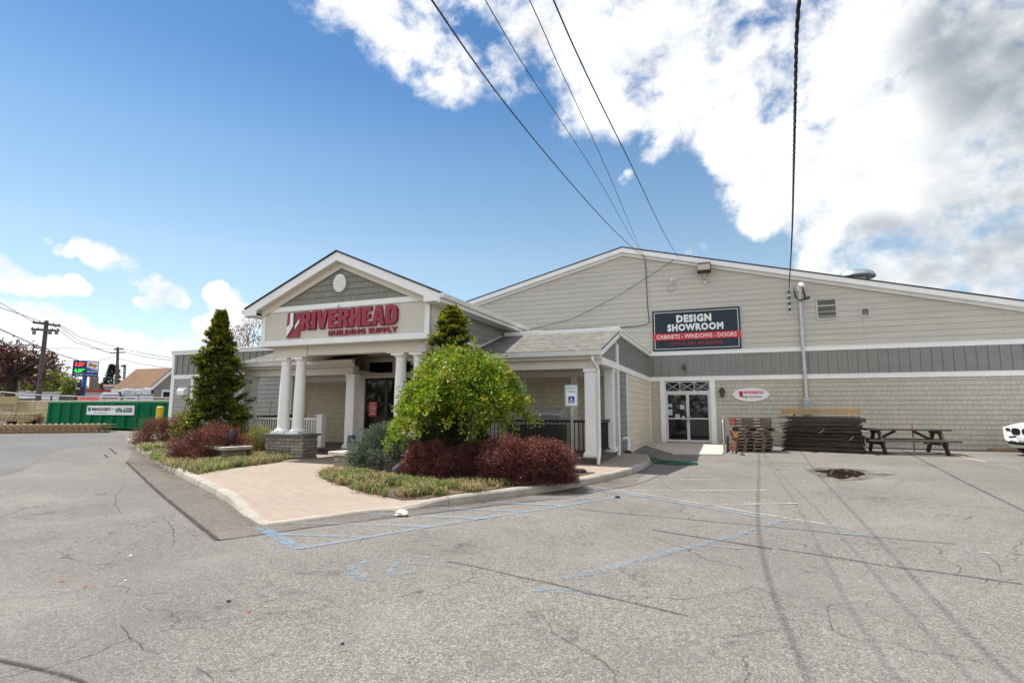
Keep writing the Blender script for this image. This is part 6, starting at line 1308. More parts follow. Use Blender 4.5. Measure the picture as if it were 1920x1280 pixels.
C = np.stack([c[0]+d[:, 0]*rx*k, c[1]+d[:, 1]*ry*k, c[2]+0.05+d[:, 2]*h*k*0.95], 1); tufts('s', 'foliage', C, d*np.array([1, 1, .35])+np.array([0, 0, .12]), 60, 0.055, 0.014, 0.24, [SPRD, SPR], lambda s, i, n: (NP.random(n) < 0.25+0.75*s).astype(int), t)
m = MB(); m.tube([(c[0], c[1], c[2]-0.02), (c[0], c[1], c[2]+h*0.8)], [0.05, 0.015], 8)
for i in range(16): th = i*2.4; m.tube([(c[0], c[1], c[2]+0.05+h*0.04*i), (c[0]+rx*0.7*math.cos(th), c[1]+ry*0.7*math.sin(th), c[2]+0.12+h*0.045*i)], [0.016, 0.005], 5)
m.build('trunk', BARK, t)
# golden cypresses
CYG = leafmat('cypress_green', [(0.0, (0.016, 0.032, 0.008)), (0.5, (0.042, 0.072, 0.014)), (1.0, (0.09, 0.13, 0.022))], trans=0.15); CYY = leafmat('cypress_gold_tip', [(0.0, (0.13, 0.15, 0.015)), (0.5, (0.28, 0.285, 0.025)), (1.0, (0.46, 0.41, 0.045))], trans=0.25)
def cypress(label, base, top, prof, ntuft, nper, seed, gold=0.5):
    t = thing('golden_cypress', label, 'tree', base, 'golden cypresses by the portico'); H_ = top[2]-base[2]; T, Rr = zip(*prof)
    u = NP.random(ntuft)**0.85; th = NP.uniform(0, 2*math.pi, ntuft); r = np.interp(u, T, Rr)*(1+0.20*np.sin(th*3+u*9+seed)+0.16*np.sin(th*4-u*26)+0.10*NP.normal(size=ntuft))
    axx = np.array(base)[None, :]+(np.array(top)-np.array(base))[None, :]*u[:, None]; k = np.where(NP.random(ntuft) < 0.10, NP.uniform(0.95, 1.18, ntuft), NP.uniform(0.30, 0.92, ntuft))
    Dr = np.stack([np.cos(th), np.sin(th), 0.25+0.55*u], 1); size = 0.12+0.22*np.minimum(1, r/0.7)*NP.uniform(0.6, 1.5, ntuft)
    C = axx+np.stack([np.cos(th)*r*k, np.sin(th)*r*k, NP.normal(size=ntuft)*0.03-0.04], 1); warm = NP.random(ntuft)
    tufts('c', 'crown', C, Dr, nper, 0.066, 0.040, size, [CYG, CYY], lambda s, i, n: (NP.random(n) < np.clip((s-0.5)*2.0, 0, 1)*np.clip(gold*(0.35+1.1*warm[i])*(1.2-0.5*0), 0, 1)).astype(int), t)
    m = MB(); m.tube([base, np.array(base)*.5+np.array(top)*.5, np.array(top)-np.array([0, 0, 0.15])], [0.11, 0.06, 0.01], 8)
    for i in range(60):
        uu = 0.04+0.9*i/60; a_ = i*2.4; rr_ = float(np.interp(uu, T, Rr))*0.8; b_ = np.array(base)+(np.array(top)-np.array(base))*uu; m.tube([b_, b_+np.array([math.cos(a_)*rr_, math.sin(a_)*rr_, rr_*0.2])], [0.02, 0.006], 4)
    m.build('trunk', BARK, t); return t
b = hit(402, 845, 0, True); D_ = math.hypot(b[0], b[1]); tp = pd(415, 585, D_)
cypress('tall golden-tipped cypress in front of the left porch', b, tp, [(0, .78), (.08, .92), (.16, .88), (.28, .70), (.40, .57), (.52, .50), (.62, .43), (.72, .34), (.80, .22), (.87, .14), (.93, .10), (.97, .07), (1, .03)], 1000, 78, 1.0, 0.75)
yb_ = 11.75; tp = py(846, 580, yb_); b2 = np.array([py(848, 860, yb_)[0], yb_, 0.13])
cypress('golden-tipped cypress spire rising behind the weeping green tree', b2, tp, [(0, .7), (.2, .66), (.5, .5), (.66, .40), (.75, .36), (.84, .27), (.92, .18), (.97, .11), (1, .04)], 560, 78, 2.0, 0.95)
# weeping tree
WL = leafmat('weeping_leaf', [(0.0, (0.06, 0.115, 0.012)), (0.35, (0.13, 0.215, 0.018)), (0.7, (0.22, 0.31, 0.024)), (1.0, (0.34, 0.41, 0.035))], trans=0.38, rough=0.45, spec=0.3, lump=0.35); WLT = leafmat('weeping_leaf_tip', [(0.0, (0.33, 0.36, 0.03)), (0.6, (0.42, 0.36, 0.04)), (1.0, (0.42, 0.20, 0.05))], trans=0.38)
b = hit(882, 889, 0, True); D_ = math.hypot(b[0], b[1]); pm = F_PX/depth(b)
cen = np.array(pd(863, 700, D_)); zt_ = pd(855, 657, D_)[2]; Rx = 114/pm
wt = thing('weeping_tree', 'rounded weeping tree with bright green leaves in the right bed', 'tree', b)
n = 2000; th = NP.uniform(0, 2*math.pi, n); rho = np.sqrt(NP.random(n))*NP.uniform(0.9, 1.08, n); rho = np.minimum(rho, 1.07)
keep = np.array([mnoise.fractal(Vector((math.cos(a)*r_*2.6, math.sin(a)*r_*2.6, 5.0)), 1, 2, 3) for a, r_ in zip(th, rho)]) > -0.22+0.3*(NP.random(n)-0.5); th, rho = th[keep], rho[keep]; n = len(th)
edge_ = 1+0.10*np.sin(th*3+1)+0.07*np.sin(th*7+2)+0.05*np.sin(th*13)
sd_ = np.array([b[1], -b[0]])/D_; aw = b[:2]/D_
lx = np.cos(th)*rho*edge_; ly = np.sin(th)*rho*edge_
zed = np.where(lx > 0, 1.66, 1.66-0.30*np.abs(lx)); topz = zt_-(zt_-zed)*np.clip(rho, 0, 1.05)**3.0-0.09*(1+np.sin(th*5+rho*9))*rho
zbot = np.where(lx > 0, 1.80-0.20*rho, 1.80-0.62*np.abs(lx)); drop = NP.random(n)**1.6*np.maximum(0.1, topz-zbot-0.15)
C = np.stack([cen[0]+sd_[0]*lx*Rx+aw[0]*ly*Rx*.9, cen[1]+sd_[1]*lx*Rx+aw[1]*ly*Rx*.9, topz-drop], 1)
outw = np.stack([sd_[0]*lx+aw[0]*ly, sd_[1]*lx+aw[1]*ly, np.zeros(n)], 1); npr = 30; idx = np.repeat(np.arange(n), npr); N_ = n*npr; s = NP.random(N_)
Dr = unit(outw*0.55+np.array([0, 0, -0.30])+NP.normal(size=(n, 3))*0.28); L_ = 0.30
P = C[idx]+Dr[idx]*(s*L_)[:, None]+NP.normal(size=(N_, 3))*0.05+np.array([0, 0, 1.0])*(-(s**2)*0.10)[:, None]
ax = unit(Dr[idx]*0.7+NP.normal(size=(N_, 3))*0.7+np.array([0, 0, -0.15])); V, Fq = leaf_quads(P, ax, 0.080*NP.uniform(.45, 1.4, N_), 0.040*NP.uniform(.6, 1.3, N_))
tipm = (NP.random(N_) < np.clip(0.30-drop[idx]*0.9, 0.015, 0.30)*(0.4+0.8*s)).astype(int); fast_mesh('crown', V, Fq, [WL, WLT], tipm, wt)
m = MB(); tb_ = np.array(b); fork = np.array([tb_[0]+0.02, tb_[1], 1.55]); m.tube([tb_+np.array([0, 0, -0.03]), tb_+np.array([0, 0, 0.15]), tb_+np.array([0.01, 0, 0.8]), fork], [0.15, 0.115, 0.105, 0.11], 12)
r_ = random.Random(3)
for i in range(38):
    j = r_.randrange(n); e = C[j]; ml = np.array([(fork[0]+e[0])/2, (fork[1]+e[1])/2, max(fork[2], e[2])+0.25*r_.random()+0.1]); m.tube([fork-np.array([0, 0, 0.12]), fork*0.7+ml*0.3+np.array([0, 0, 0.12]), ml, e], [0.045, 0.03, 0.018, 0.006], 5)
m.build('trunk', BARK, wt, smooth=True)
# bare little tree behind the portico
bt = thing('bare_tree', 'thin budding tree showing above the left wing beside the portico', 'tree', (-27.5, 33.0, 0.2)); m = MB(); r_ = random.Random(9)
def grow(p, d, L, r, lev):
    q = p+d*L; m.tube([p, (p+q)/2+np.array([r_.uniform(-1, 1), r_.uniform(-1, 1), 0])*L*0.05, q], [r, r*0.85, r*0.65], 5, cap=False)
    TW.append((q, d))
    if lev > 0:
        for _ in range(3 if lev > 1 else 4):
            nd_ = d+np.array([r_.uniform(-1, 1), r_.uniform(-1, 1), r_.uniform(-0.3, 0.6)])*0.62; grow(q, nd_/np.linalg.norm(nd_), L*r_.uniform(0.6, 0.8), r*0.6, lev-1)
TW = []; tpz = pd(478, 606, math.hypot(27.5, 33.0)); base_ = np.array([tpz[0]+0.0, tpz[1], 0.2]); bt.location = base_; grow(base_, np.array([0.0, 0, 1.0]), 2.6, 0.13, 5)
zs = max(q[2] for q, _ in TW); sc_ = (tpz[2]-0.2)/(zs-0.2); m.v = [(base_[0]+(v[0]-base_[0])*sc_*0.9, base_[1]+(v[1]-base_[1])*sc_*0.9, 0.2+(v[2]-0.2)*sc_) for v in m.v]; m.build('trunk', plain('grey_twig', (0.16, 0.13, 0.12), 0.9), bt)
TP = np.array([q for q, _ in TW if q[2] > 4]); TP = base_+(TP-base_)*np.array([.9*sc_, .9*sc_, sc_]); TP = np.repeat(TP, 3, 0)+NP.normal(size=(len(TP)*3, 3))*0.12
V, Fq = leaf_quads(TP, NP.normal(size=(len(TP), 3)), 0.10, 0.06); fast_mesh('buds', V, Fq, [leafmat('red_bud', [(0, (0.12, 0.06, 0.05)), (1, (0.22, 0.13, 0.10))])], None, bt)
# grasses at the bed edges
GRT = leafmat('dry_grass_blade', [(0.0, (0.12, 0.08, 0.04)), (0.5, (0.26, 0.19, 0.10)), (1.0, (0.44, 0.35, 0.20))], rough=0.7, trans=0.25, lump=0.3); GRG = leafmat('green_grass_blade', [(0.0, (0.035, 0.065, 0.012)), (0.5, (0.09, 0.15, 0.022)), (1.0, (0.22, 0.29, 0.05))], rough=0.6, trans=0.3, lump=0.3)
def inpoly(x, y, P):
    c_ = False; j = len(P)-1
    for i in range(len(P)):
        if (P[i][1] > y) != (P[j][1] > y) and x < (P[j][0]-P[i][0])*(y-P[i][1])/(P[j][1]-P[i][1])+P[i][0]: c_ = not c_
        j = i
    return c_
def grass(label, polys, ntuft, nb, L, seed, green, gap=0.12):
    r = np.random.default_rng(seed); Ps = []
    W = [[hit(u, v, 0, True)[:2] for u, v in P] for P in polys]; A = [abs(sum(p[0]*q[1]-q[0]*p[1] for p, q in zip(P, P[1:]+P[:1])))/2 for P in W]; A = np.array(A)/sum(A)
    for P, f in zip(W, A):
        lo, hi = np.min(P, 0), np.max(P, 0); k = 0
        while k < ntuft*f:
            x, y = r.uniform(lo[0], hi[0]), r.uniform(lo[1], hi[1])
            if inpoly(x+r.normal()*0.07, y+r.normal()*0.07, P) and mnoise.fractal(Vector((x*2.1+seed*9, y*2.1, 3)), 1, 2, 3) > -gap-r.random()*0.25: Ps.append((x, y, BEDZ(x, y))); k += 1
    Ps = np.array(Ps); n = len(Ps)*nb; I = np.repeat(np.arange(len(Ps)), nb); B = Ps[I]+np.stack([r.normal(size=n)*0.05, r.normal(size=n)*0.05, np.zeros(n)], 1)
    th = r.uniform(0, 6.283, n); le = L*r.uniform(0.55, 1.2, n); ben = r.uniform(0.3, 1.15, n); dx, dy = np.cos(th), np.sin(th); w = 0.007*r.uniform(0.7, 1.4, n)
    Q = []
    for s, z in ((0, 0), (0.55, 0.62), (1.0, 0.62)):
        zz = le*(z if s < 1 else np.clip(1.0-ben*0.75, 0.1, 1)); hh = le*ben*s**1.6; ww = w*(1-0.75*s); c_ = B+np.stack([dx*hh, dy*hh, zz], 1)
        Q += [c_+np.stack([-dy*ww, dx*ww, 0*ww], 1), c_-np.stack([-dy*ww, dx*ww, 0*ww], 1)]
    V = np.stack(Q, 1).reshape(-1, 3); o6 = np.arange(n)[:, None]*6; Fq = np.concatenate([o6+np.array([0, 1, 3, 2]), o6+np.array([2, 3, 5, 4])], 1).reshape(-1, 4)
    g = np.array([green+0.9*mnoise.fractal(Vector((p[0]*1.3+seed, p[1]*1.3, 0)), 1, 2, 3) for p in Ps]); mi = np.repeat((r.random(n) < np.clip(g, 0.03, 0.97)[I]).astype(int), 2)
    return tag(fast_mesh('grass', V, Fq, [GRT, GRG], mi, None, tuple(Ps.mean(0))), label, 'grass', kind='stuff')
grass('dry tan and green grass edging the left planting bed', [[(350,884),(372,889),(402,882),(440,877),(480,872),(543,861),(530,850),(480,856),(430,866),(380,868),(345,872)], [(284,858),(300,868),(328,880),(338,862),(345,846),(320,838),(295,842)], [(262,838),(268,846),(300,846),(330,842),(325,832),(290,836)]], 720, 12, 0.23, 1, 0.46)
grass('tan and green grass edging the right planting bed', [[(604,895),(633,906),(660,915),(690,922),(722,929),(752,937),(800,934),(850,928),(900,922),(940,916),(935,900),(860,908),(790,906),(740,900),(700,893),(640,882),(612,884)]], 640, 12, 0.20, 2, 0.50, -0.10)
grass('thin grass and litter along the curb below the big barberry', [[(940,916),(1000,906),(1067,896),(1062,884),(1000,892),(935,902)]], 160, 8, 0.14, 3, 0.3)
# ================================================================== YARD AND STREET ON THE LEFT
GREEN = plain('dumpster_green', (0.001, 0.125, 0.05), 0.6, var=0.10, scale=1.5, spec=0.1, dirt=0.04); GREENL = plain('dumpster_rim_green', (0.03, 0.19, 0.115), 0.5, var=0.1, scale=2)
dy = 18.95; dx0, dx1 = -36.15, -25.7; dz0, dz1 = 0.50, py(88, 752.5, dy)[2]
ds = thing('dumpster', 'long green roll-off dumpster with white phone-number sign', 'dumpster', ((dx0+dx1)/2, dy+1.2, 0.4))
m = MB(); dyb = dy+2.3
m.box(dx0, dx1, dy+0.06, dy+0.10, dz0+0.12, dz1-0.10); m.box(dx0, dx1, dyb-0.04, dyb, dz0+0.12, dz1-0.10); m.box(dx0, dx0+0.05, dy+0.1, dyb-0.04, dz0, dz1-0.1); m.box(dx1-0.05, dx1, dy+0.1, dyb-0.04, dz0, dz1-0.1); m.box(dx0+0.05, dx1-0.05, dy+0.1, dyb-0.04, dz0, dz0+0.1); m.build('container_body', GREEN, ds)
m = MB(); m.box(dx0-0.03, dx1+0.03, dy, dy+0.14, dz1-0.10, dz1); m.box(dx0-0.03, dx1+0.03, dyb-0.1, dyb+0.04, dz1-0.1, dz1); m.build('top_rail', GREENL, ds, bevel=0.02)
m = MB(); m.box(dx0-0.05, dx1+0.03, dy+0.01, dy+0.12, dz0, dz0+0.12); m.build('bottom_rail', GREEN, ds)
x = dx0+0.02
while x < dx1-0.2:
    m = MB(); m._ext([(x, dy+0.059, dz0+0.125), (x+0.26, dy+0.059, dz0+0.125), (x+0.26, dy+0.059, dz1-0.101), (x, dy+0.059, dz1-0.101)], [(x+0.05, dy-0.05, dz0+0.125), (x+0.21, dy-0.05, dz0+0.125), (x+0.21, dy-0.02, dz1-0.101), (x+0.05, dy-0.02, dz1-0.101)], 0); m.build('rib', GREEN, ds); x += 0.93
for x in (dx0+0.7, dx1-0.7):
    m = MB(); m.tube([(x, dy+0.2, 0.4+0.09), (x, dy+0.45, 0.4+0.09)], 0.09, 14); m.build('roller', BLACK, ds)
a, b = py(163.5, 760, dy-0.09), py(250.5, 778, dy-0.09); sx0, sx1, sz0, sz1 = a[0], b[0], b[2], a[2]; sw_, sh_ = sx1-sx0, sz1-sz0
m = MB(); m.box(sx0, sx1, dy-0.085, dy-0.06, sz0, sz1); sp = m.build('sign_panel', SIGNW, ds); f = on_y(dy-0.0855)
m = MB(); put_text(m, 'MAGGIO', sx0+sw_*.115, sx0+sw_*.52, sz0+sh_*.42, sz0+sh_*.80, f, 0, 0.05, 1, 0, 0.003); put_text(m, '696-6300', sx0+sw_*.62, sx0+sw_*.965, sz0+sh_*.22, sz0+sh_*.82, f, 0, 0.04, 1, 0, 0.003); put_text(m, '(631)', sx0+sw_*.535, sx0+sw_*.605, sz0+sh_*.48, sz0+sh_*.72, f, 0, 0, 1, 0, 0.003)
put_text(m, 'Environmental', sx0+sw_*.16, sx0+sw_*.44, sz0+sh_*.17, sz0+sh_*.29, f, 0, 0, 1, 0, 0.003); m.build('lettering', SIGNK, sp)
m = MB(); ce = lambda cx_, cz_, rx_, rz_: [(cx_+rx_*math.cos(t), cz_+rz_*math.sin(t)) for t in np.linspace(0.9, 5.4, 14)]
shape(m, [ce(sx0+sw_*.048, sz0+sh_*.6, sw_*.030, sh_*.25)], f, 0.002); m.build('logo_mark', plain('logo_green', (0.02, 0.32, 0.12), 0.4), sp); m = MB(); shape(m, [ce(sx0+sw_*.072, sz0+sh_*.6, sw_*.026, sh_*.20)], on_y(dy-0.088), 0.002); m.build('logo_mark', SIGNB, sp)
# yellow bollard
c = np.array((-24.6, 17.3)); zt_ = pd(300, 762, math.hypot(*c))[2]; u_ = py(300, 770, 17.3)[0]
m = MB(); m.lathe([(0.15, -0.05), (0.15, zt_-0.45), (0.145, zt_-0.40), (0.10, zt_-0.37)], (u_, 17.3, 0.38), 18); tag(m.build('bollard', plain('yellow_bollard_paint', (0.58, 0.42, 0.035), 0.5, var=0.12, scale=4, dirt=0.3), smooth=True), 'thick yellow bollard standing in front of the green dumpster', 'bollard')
# concrete block wall behind, with a plank barrier left of it
wy = 22.2; x0 = py(-60, 770, wy)[0]; zT, zM = py(60, 751, wy)[2], py(60, 769, wy)[2]
bw_ = thing('block_wall', 'low tan wall of big concrete blocks behind the dumpster', 'wall', (-40, wy, 0.4))
for zz0, zz1, off in ((0.3, zM-0.02, 0.0), (zM, zT, 0.9)):
    m = MB(); x = x0-off
    while x < -25: m.box(x+0.015, x+1.785, wy, wy+0.6, zz0, zz1); x += 1.8
    m.build('block_course', BLOCKC, bw_, bevel=0.03)
pz_ = py(15, 743, wy-0.6)[2]; pz0 = py(15, 757, wy-0.6)[2]
m = MB(); a = py(-50, 750, wy-0.6)[0]; b = py(34, 750, wy-0.6)[0]; m.box(a, b, wy-0.66, wy-0.58, pz0, pz_); m.box(b-0.4, b-0.25, wy-0.57, wy-0.45, 0.4, pz_); m.box(a+0.5, a+0.65, wy-0.57, wy-0.45, 0.4, pz_); tag(m.build('plank_barrier', wood('tan_barrier_wood', (0.42, 0.33, 0.19), 0.15)), 'wide tan plank barrier in front of the block wall at far left', 'barrier')
# pipe rail fence
fy = 23.2; fr_ = thing('pipe_fence', 'galvanised pipe and mesh fence running behind the dumpster', 'fence', (-40, fy, 0.4))
fp = [py(u, v, fy) for u, v in ((-60, 727.5), (0, 734), (60, 739.5), (100, 741.5), (160, 743.5), (240, 745), (330, 745.5))]; m = MB(); m.tube(fp, 0.045, 6); m.build('top_rail', STEEL, fr_)
for u in (0, 30, 97, 150, 205, 262, 312):
    p = np.array([np.interp(py(u, 740, fy)[0], [q[0] for q in fp], [q[k] for q in fp]) for k in range(3)]); m = MB(); m.tube([(p[0], fy, 0.4), p], 0.05 if u == 97 else 0.035, 6); m.build('post', GALV if u != 97 else BLACK, fr_)
m = MB()
for k in range(90):
    x = fp[0][0]+(fp[-1][0]-fp[0][0])*k/90; z = np.interp(x, [q[0] for q in fp], [q[2] for q in fp]); m.beam((x, fy, 0.5), (x+0.001, fy, z), 0.006, 0.006)
m.build('mesh_wire', STEEL, fr_)
# lattice panels lying on the asphalt
LAT = wood('new_lattice_wood', (0.46, 0.33, 0.20), 0.2); LATP = wood('pale_lattice_wood', (0.58, 0.47, 0.31), 0.15)
def lattice(L, W, mat):
    r = thing('lattice_panel', 'x', 'lattice panel', (0, 0, 0))
    m = MB()
    for y in (-W/2, W/2): m.box(-L/2, L/2, y-0.03, y+0.03, 0.0, 0.035)
    m.build('frame_rail', mat, r); m = MB(); x = -L/2+0.1; n = 0
    while x < L/2-0.1:
        y0, y1 = -W/2-0.06, W/2+0.06; m.beam((x, y0, 0.052), (x+0.5, y1, 0.052), 0.075, 0.03); m.beam((x+0.5, y0, 0.085), (x, y1, 0.085), 0.075, 0.03); x += 0.24
    m.build('slat', mat, r); return r
pa, pb = hit(-75, 814), hit(190, 811.5); mid = (pa+pb)/2; Ln = float(np.linalg.norm(pb-pa)); yw = math.atan2(pb[1]-pa[1], pb[0]-pa[0]); perp = np.array([-math.sin(yw), math.cos(yw)])
L0 = lattice(Ln, 1.2, LAT); labs = ['bottom lattice panel of the long low stack in front of the dumpster', 'second lattice panel from the bottom of the long low stack', 'third lattice panel of the long low stack', 'top lattice panel of the long low stack before the dumpster']
for k in range(4):
    o = L0 if k == 0 else copy_tree(L0); s = -0.25*k if k < 2 else -0.02*k
    o.location = (mid[0]+perp[0]*0.6+math.cos(yw)*s, mid[1]+perp[1]*0.6+math.sin(yw)*s, 0.405+0.105*k); o.rotation_euler = (0, 0, yw); o['label'] = 'brown wooden lattice, '+labs[k]; o['group'] = 'lattice panels of the long stack'
q = hit(5, 798); L1 = lattice(3.0, 1.3, LATP)
zb = pd(10, 789, math.hypot(q[0], q[1]))[2]
for k, lab in enumerate(('lowest pale lattice panel of the raised pile at the left edge', 'second pale lattice panel of the raised pile at the left edge', 'third pale lattice panel of the raised pile at the left edge', 'tilted top pale lattice panel of the raised pile at the left edge')):
    o = L1 if k == 0 else copy_tree(L1); o.location = (q[0]-0.3, q[1]+0.6, zb+0.14*k); o.rotation_euler = (0, RAD(3)*(k > 1)+RAD(-2)*(k == 3), yw+0.1*k-0.1); o['label'] = lab; o['group'] = 'pale lattice panels of the raised pile'
m = MB()
for s in (-1, 0, 1): c = (q[0]-0.3+1.1*s*math.cos(yw), q[1]+0.6+1.1*s*math.sin(yw), (0.4+zb)/2); m.obox(c, (0.12, 1.1, zb-0.4-0.005), rotz(yw))
m.obox((q[0]-0.3, q[1]+0.6, 0.46), (2.6, 1.0, 0.05), rotz(yw)); tag(m.build('timber_stand', wood('pile_base_wood', (0.28, 0.19, 0.12), 0.3)), 'brown timber base under the raised lattice pile at the left edge', 'timber base')
crumple(29, 795, 0.42, plain('white_sack', (0.62, 0.63, 0.62), 0.6), 'white sack lying between the lattice piles at left', 31, cat='sack', name='sack'); crumple(76, 790, 0.22, plain('grey_sack', (0.5, 0.52, 0.52), 0.6), 'small pale sack beside the left end of the dumpster', 32, cat='sack', name='sack')
m = MB(); a = hit(38, 800); b = hit(84, 799); m.beam(a+np.array([0, 0.3, 0.06]), b+np.array([0, 0.3, 0.05]), 0.3, 0.08); tag(m.build('plank', wood('grey_plank', (0.3, 0.25, 0.2), 0.2)), 'grey brown plank lying behind the long lattice stack', 'plank')
# weed clump
GR_ = leafmat('weed_leaf', [(0, (0.04, 0.08, 0.015)), (0.6, (0.10, 0.18, 0.03)), (1, (0.18, 0.26, 0.05))])
def leafball(name, part, c, r3, n, ll, lw, mats, parent, seed, lowcut=-1.0, lumpa=0.45, shell=0.55, tip=0.0):
    d = unit(NP.normal(size=(n, 3))); d = d[d[:, 2] > lowcut]; n = len(d); rr = (1-shell*NP.random(n)**1.5)*lump(d, seed, 2.2, lumpa)
    P = np.array(c)+d*rr[:, None]*np.array(r3); ax = unit(d+NP.normal(size=(n, 3))*0.9); V, Fq = leaf_quads(P, ax, ll*NP.uniform(.6, 1.3, n), lw*NP.uniform(.6, 1.3, n)); mi = (NP.random(n) < tip).astype(int) if tip else None
    return fast_mesh(part, V, Fq, mats, mi, parent, None if parent is not None else tuple(c))
c = hit(52, 792); w_ = leafball('weeds', 'weed_clump', (c[0], c[1]+0.5, 0.55), (1.6, 0.5, 0.5), 1500, 0.16, 0.09, [GR_], None, 3, -0.2); tag(w_, 'green weeds growing at the foot of the block wall', 'weeds')
# wrapped pallets of goods behind the dumpster
WRAP = plain('white_stretch_wrap', (0.66, 0.68, 0.72), 0.3, var=0.08, scale=3); PRB = plain('printed_blue', (0.09, 0.10, 0.33), 0.5); PRR = plain('printed_red', (0.55, 0.08, 0.15), 0.5)
gy = 25.0
for k, (u0, u1, v0, v1, pr, lab) in enumerate([(185, 226, 740, 756, 1, 'lower left wrapped pallet with blue and red print behind the dumpster'), (231, 259, 740, 756, 1, 'lower middle wrapped pallet with blue and red print behind the dumpster'), (259.5, 288, 740, 756, 0, 'lower right plain white wrapped pallet behind the dumpster'),
   (188, 224, 735.3, 739.7, 0, 'thin upper left white bale on the printed pallet'), (225.5, 251.5, 728, 739.7, 2, 'tall upper middle wrapped bale with blue lines behind the dumpster'), (252, 264.5, 729, 739.7, 0, 'narrow upper wrapped bale between two wider ones'), (265, 287, 727, 739.7, 3, 'upper right big white bale with black marks behind the dumpster')]):
    Dw = 47.0; A0, A1, B1 = pd(u0, 750, Dw), pd(u1, 750, Dw), pd((u0+u1)/2, v0, Dw); ex_ = unit(np.array([A1[0]-A0[0], A1[1]-A0[1], 0])); ey_ = np.array([-ex_[1], ex_[0], 0.0]); wd_ = float(np.linalg.norm((A1-A0)[:2])); zs = pd((u0+u1)/2, 740, Dw)[2]
    z0, z1 = (0.42, zs-0.004) if v1 > 750 else (zs, B1[2]); base = np.array([(A0[0]+A1[0])/2, (A0[1]+A1[1])/2, 0]); Rw = Matrix(((ex_[0], ey_[0], 0), (ex_[1], ey_[1], 0), (0, 0, 1)))
    t = thing('wrapped_pallet', lab, 'wrapped goods', (base[0], base[1], z0), 'white wrapped pallets behind the dumpster'); r_ = random.Random(k+3); bm_ = MB()
    cc = base+ey_*0.5; bm_.obox((cc[0], cc[1], (z0+z1-0.08)/2), (wd_-0.02, 1.0, z1-0.08-z0), Rw); bm_.obox((cc[0], cc[1], z1-0.0395), (wd_*0.8, 0.8, 0.079), Rw); bm_.build('bale', WRAP, t, bevel=0.07)
    if pr in (1, 2):
        for q_ in range(4 if pr == 1 else 2):
            z = z0+(z1-z0)*(0.45+0.15*q_ if pr == 1 else 0.3+0.35*q_); w_ = (wd_-0.2)*r_.uniform(0.6, 1); c_ = base-ey_*0.012; m = MB(); m.obox((c_[0], c_[1], z), (w_, 0.008, (z1-z0)*0.07), Rw); m.build('print_band', PRR if q_ % 2 and pr == 1 else PRB, t)
    if pr == 3:
        for q_ in range(3): m = MB(); c_ = base+ex_*(wd_*0.38)-ey_*0.012; m.obox((c_[0], c_[1], z0+(z1-z0)*(0.25+0.22*q_)), (0.15, 0.008, 0.12), Rw); m.build('black_mark', SIGNK, t)
m = MB(); a, b = py(287.5, 747, 24.0), py(324, 747, 24.0); m.box(a[0], b[0], 24.0, 24.08, 0.4, py(300, 746.5, 24.0)[2]); m.box(py(312, 747, 24)[0], py(313.5, 747, 24)[0], 23.9, 23.99, 0.4, py(300, 746, 24.0)[2]); tag(m.build('wood_fence', wood('orange_brown_fence', (0.36, 0.20, 0.11), 0.15)), 'low orange-brown board fence left of the building corner', 'fence')
# ---- house with the brown roof
P0 = pd(281, 729, 62.0); hX = P0[0]; hY = P0[1]; hz = P0[2]; rdg = px(323, 691.5, hX); hXL = py(212, 730, hY)[0]; dYr = rdg[1]-hY; hr = rdg[2]
hs = thing('house', 'tan house with brown shingle roof and white gable rake', 'house', ((hX+hXL)/2, hY+dYr, 0.4))
ROOFB = roofmat('brown_roof_shingles', [(0.20, 0.115, 0.07), (0.25, 0.145, 0.09), (0.28, 0.17, 0.11), (0.23, 0.14, 0.10)])
m = MB(); m._ext([(hX-0.3, hY+0.5, 0.3), (hX-0.3, hY+2*dYr-0.5, 0.3), (hX-0.3, hY+2*dYr-0.5, hz+0.15), (hX-0.3, hY+dYr, hr-0.35), (hX-0.3, hY+0.5, hz+0.15)], [(hXL+0.5, y, z) for y, z in ((hY+0.5, 0.3), (hY+2*dYr-0.5, 0.3), (hY+2*dYr-0.5, hz+0.15), (hY+dYr, hr-0.35), (hY+0.5, hz+0.15))], 0); m.build('wall', siding('house_taupe_siding', (0.27, 0.235, 0.205)), hs)
m = MB(); m.poly_x([(hY, hz), (hY+dYr, hr), (hY+dYr, hr+0.12), (hY-0.1, hz+0.08)], hXL, hX); m.poly_x([(hY+2*dYr, hz), (hY+dYr+0.001, hr), (hY+dYr+0.001, hr+0.12), (hY+2*dYr+0.1, hz+0.08)], hXL, hX); m.build('roof', ROOFB, hs)
m = MB(); m.poly_x([(hY-0.1, hz-0.35), (hY+dYr, hr-0.35), (hY+dYr, hr-0.01), (hY-0.1, hz-0.02)], hX-0.05, hX+0.06); m.poly_x([(hY+2*dYr+0.1, hz-0.35), (hY+dYr+0.002, hr-0.35), (hY+dYr+0.002, hr-0.01), (hY+2*dYr+0.1, hz-0.02)], hX-0.05, hX+0.06); m.build('rake_board', SIGNW, hs)
m = MB(); m.box(hXL, hX, hY-0.16, hY-0.11, hz-0.25, hz+0.05); m.build('gutter', SIGNW, hs)
a, b = px(305.5, 734, hX-0.28), px(321.5, 745, hX-0.28); m = MB(); m.box(hX-0.29, hX-0.26, a[1], b[1], b[2], a[2]); w_ = m.build('window', GLASS, hs); m = MB(); m.box(hX-0.259, hX-0.24, a[1]-0.15, b[1]+0.15, a[2], a[2]+0.2); m.box(hX-0.259, hX-0.24, a[1]-0.15, a[1], b[2], a[2]); m.build('window_frame', SIGNW, w_)
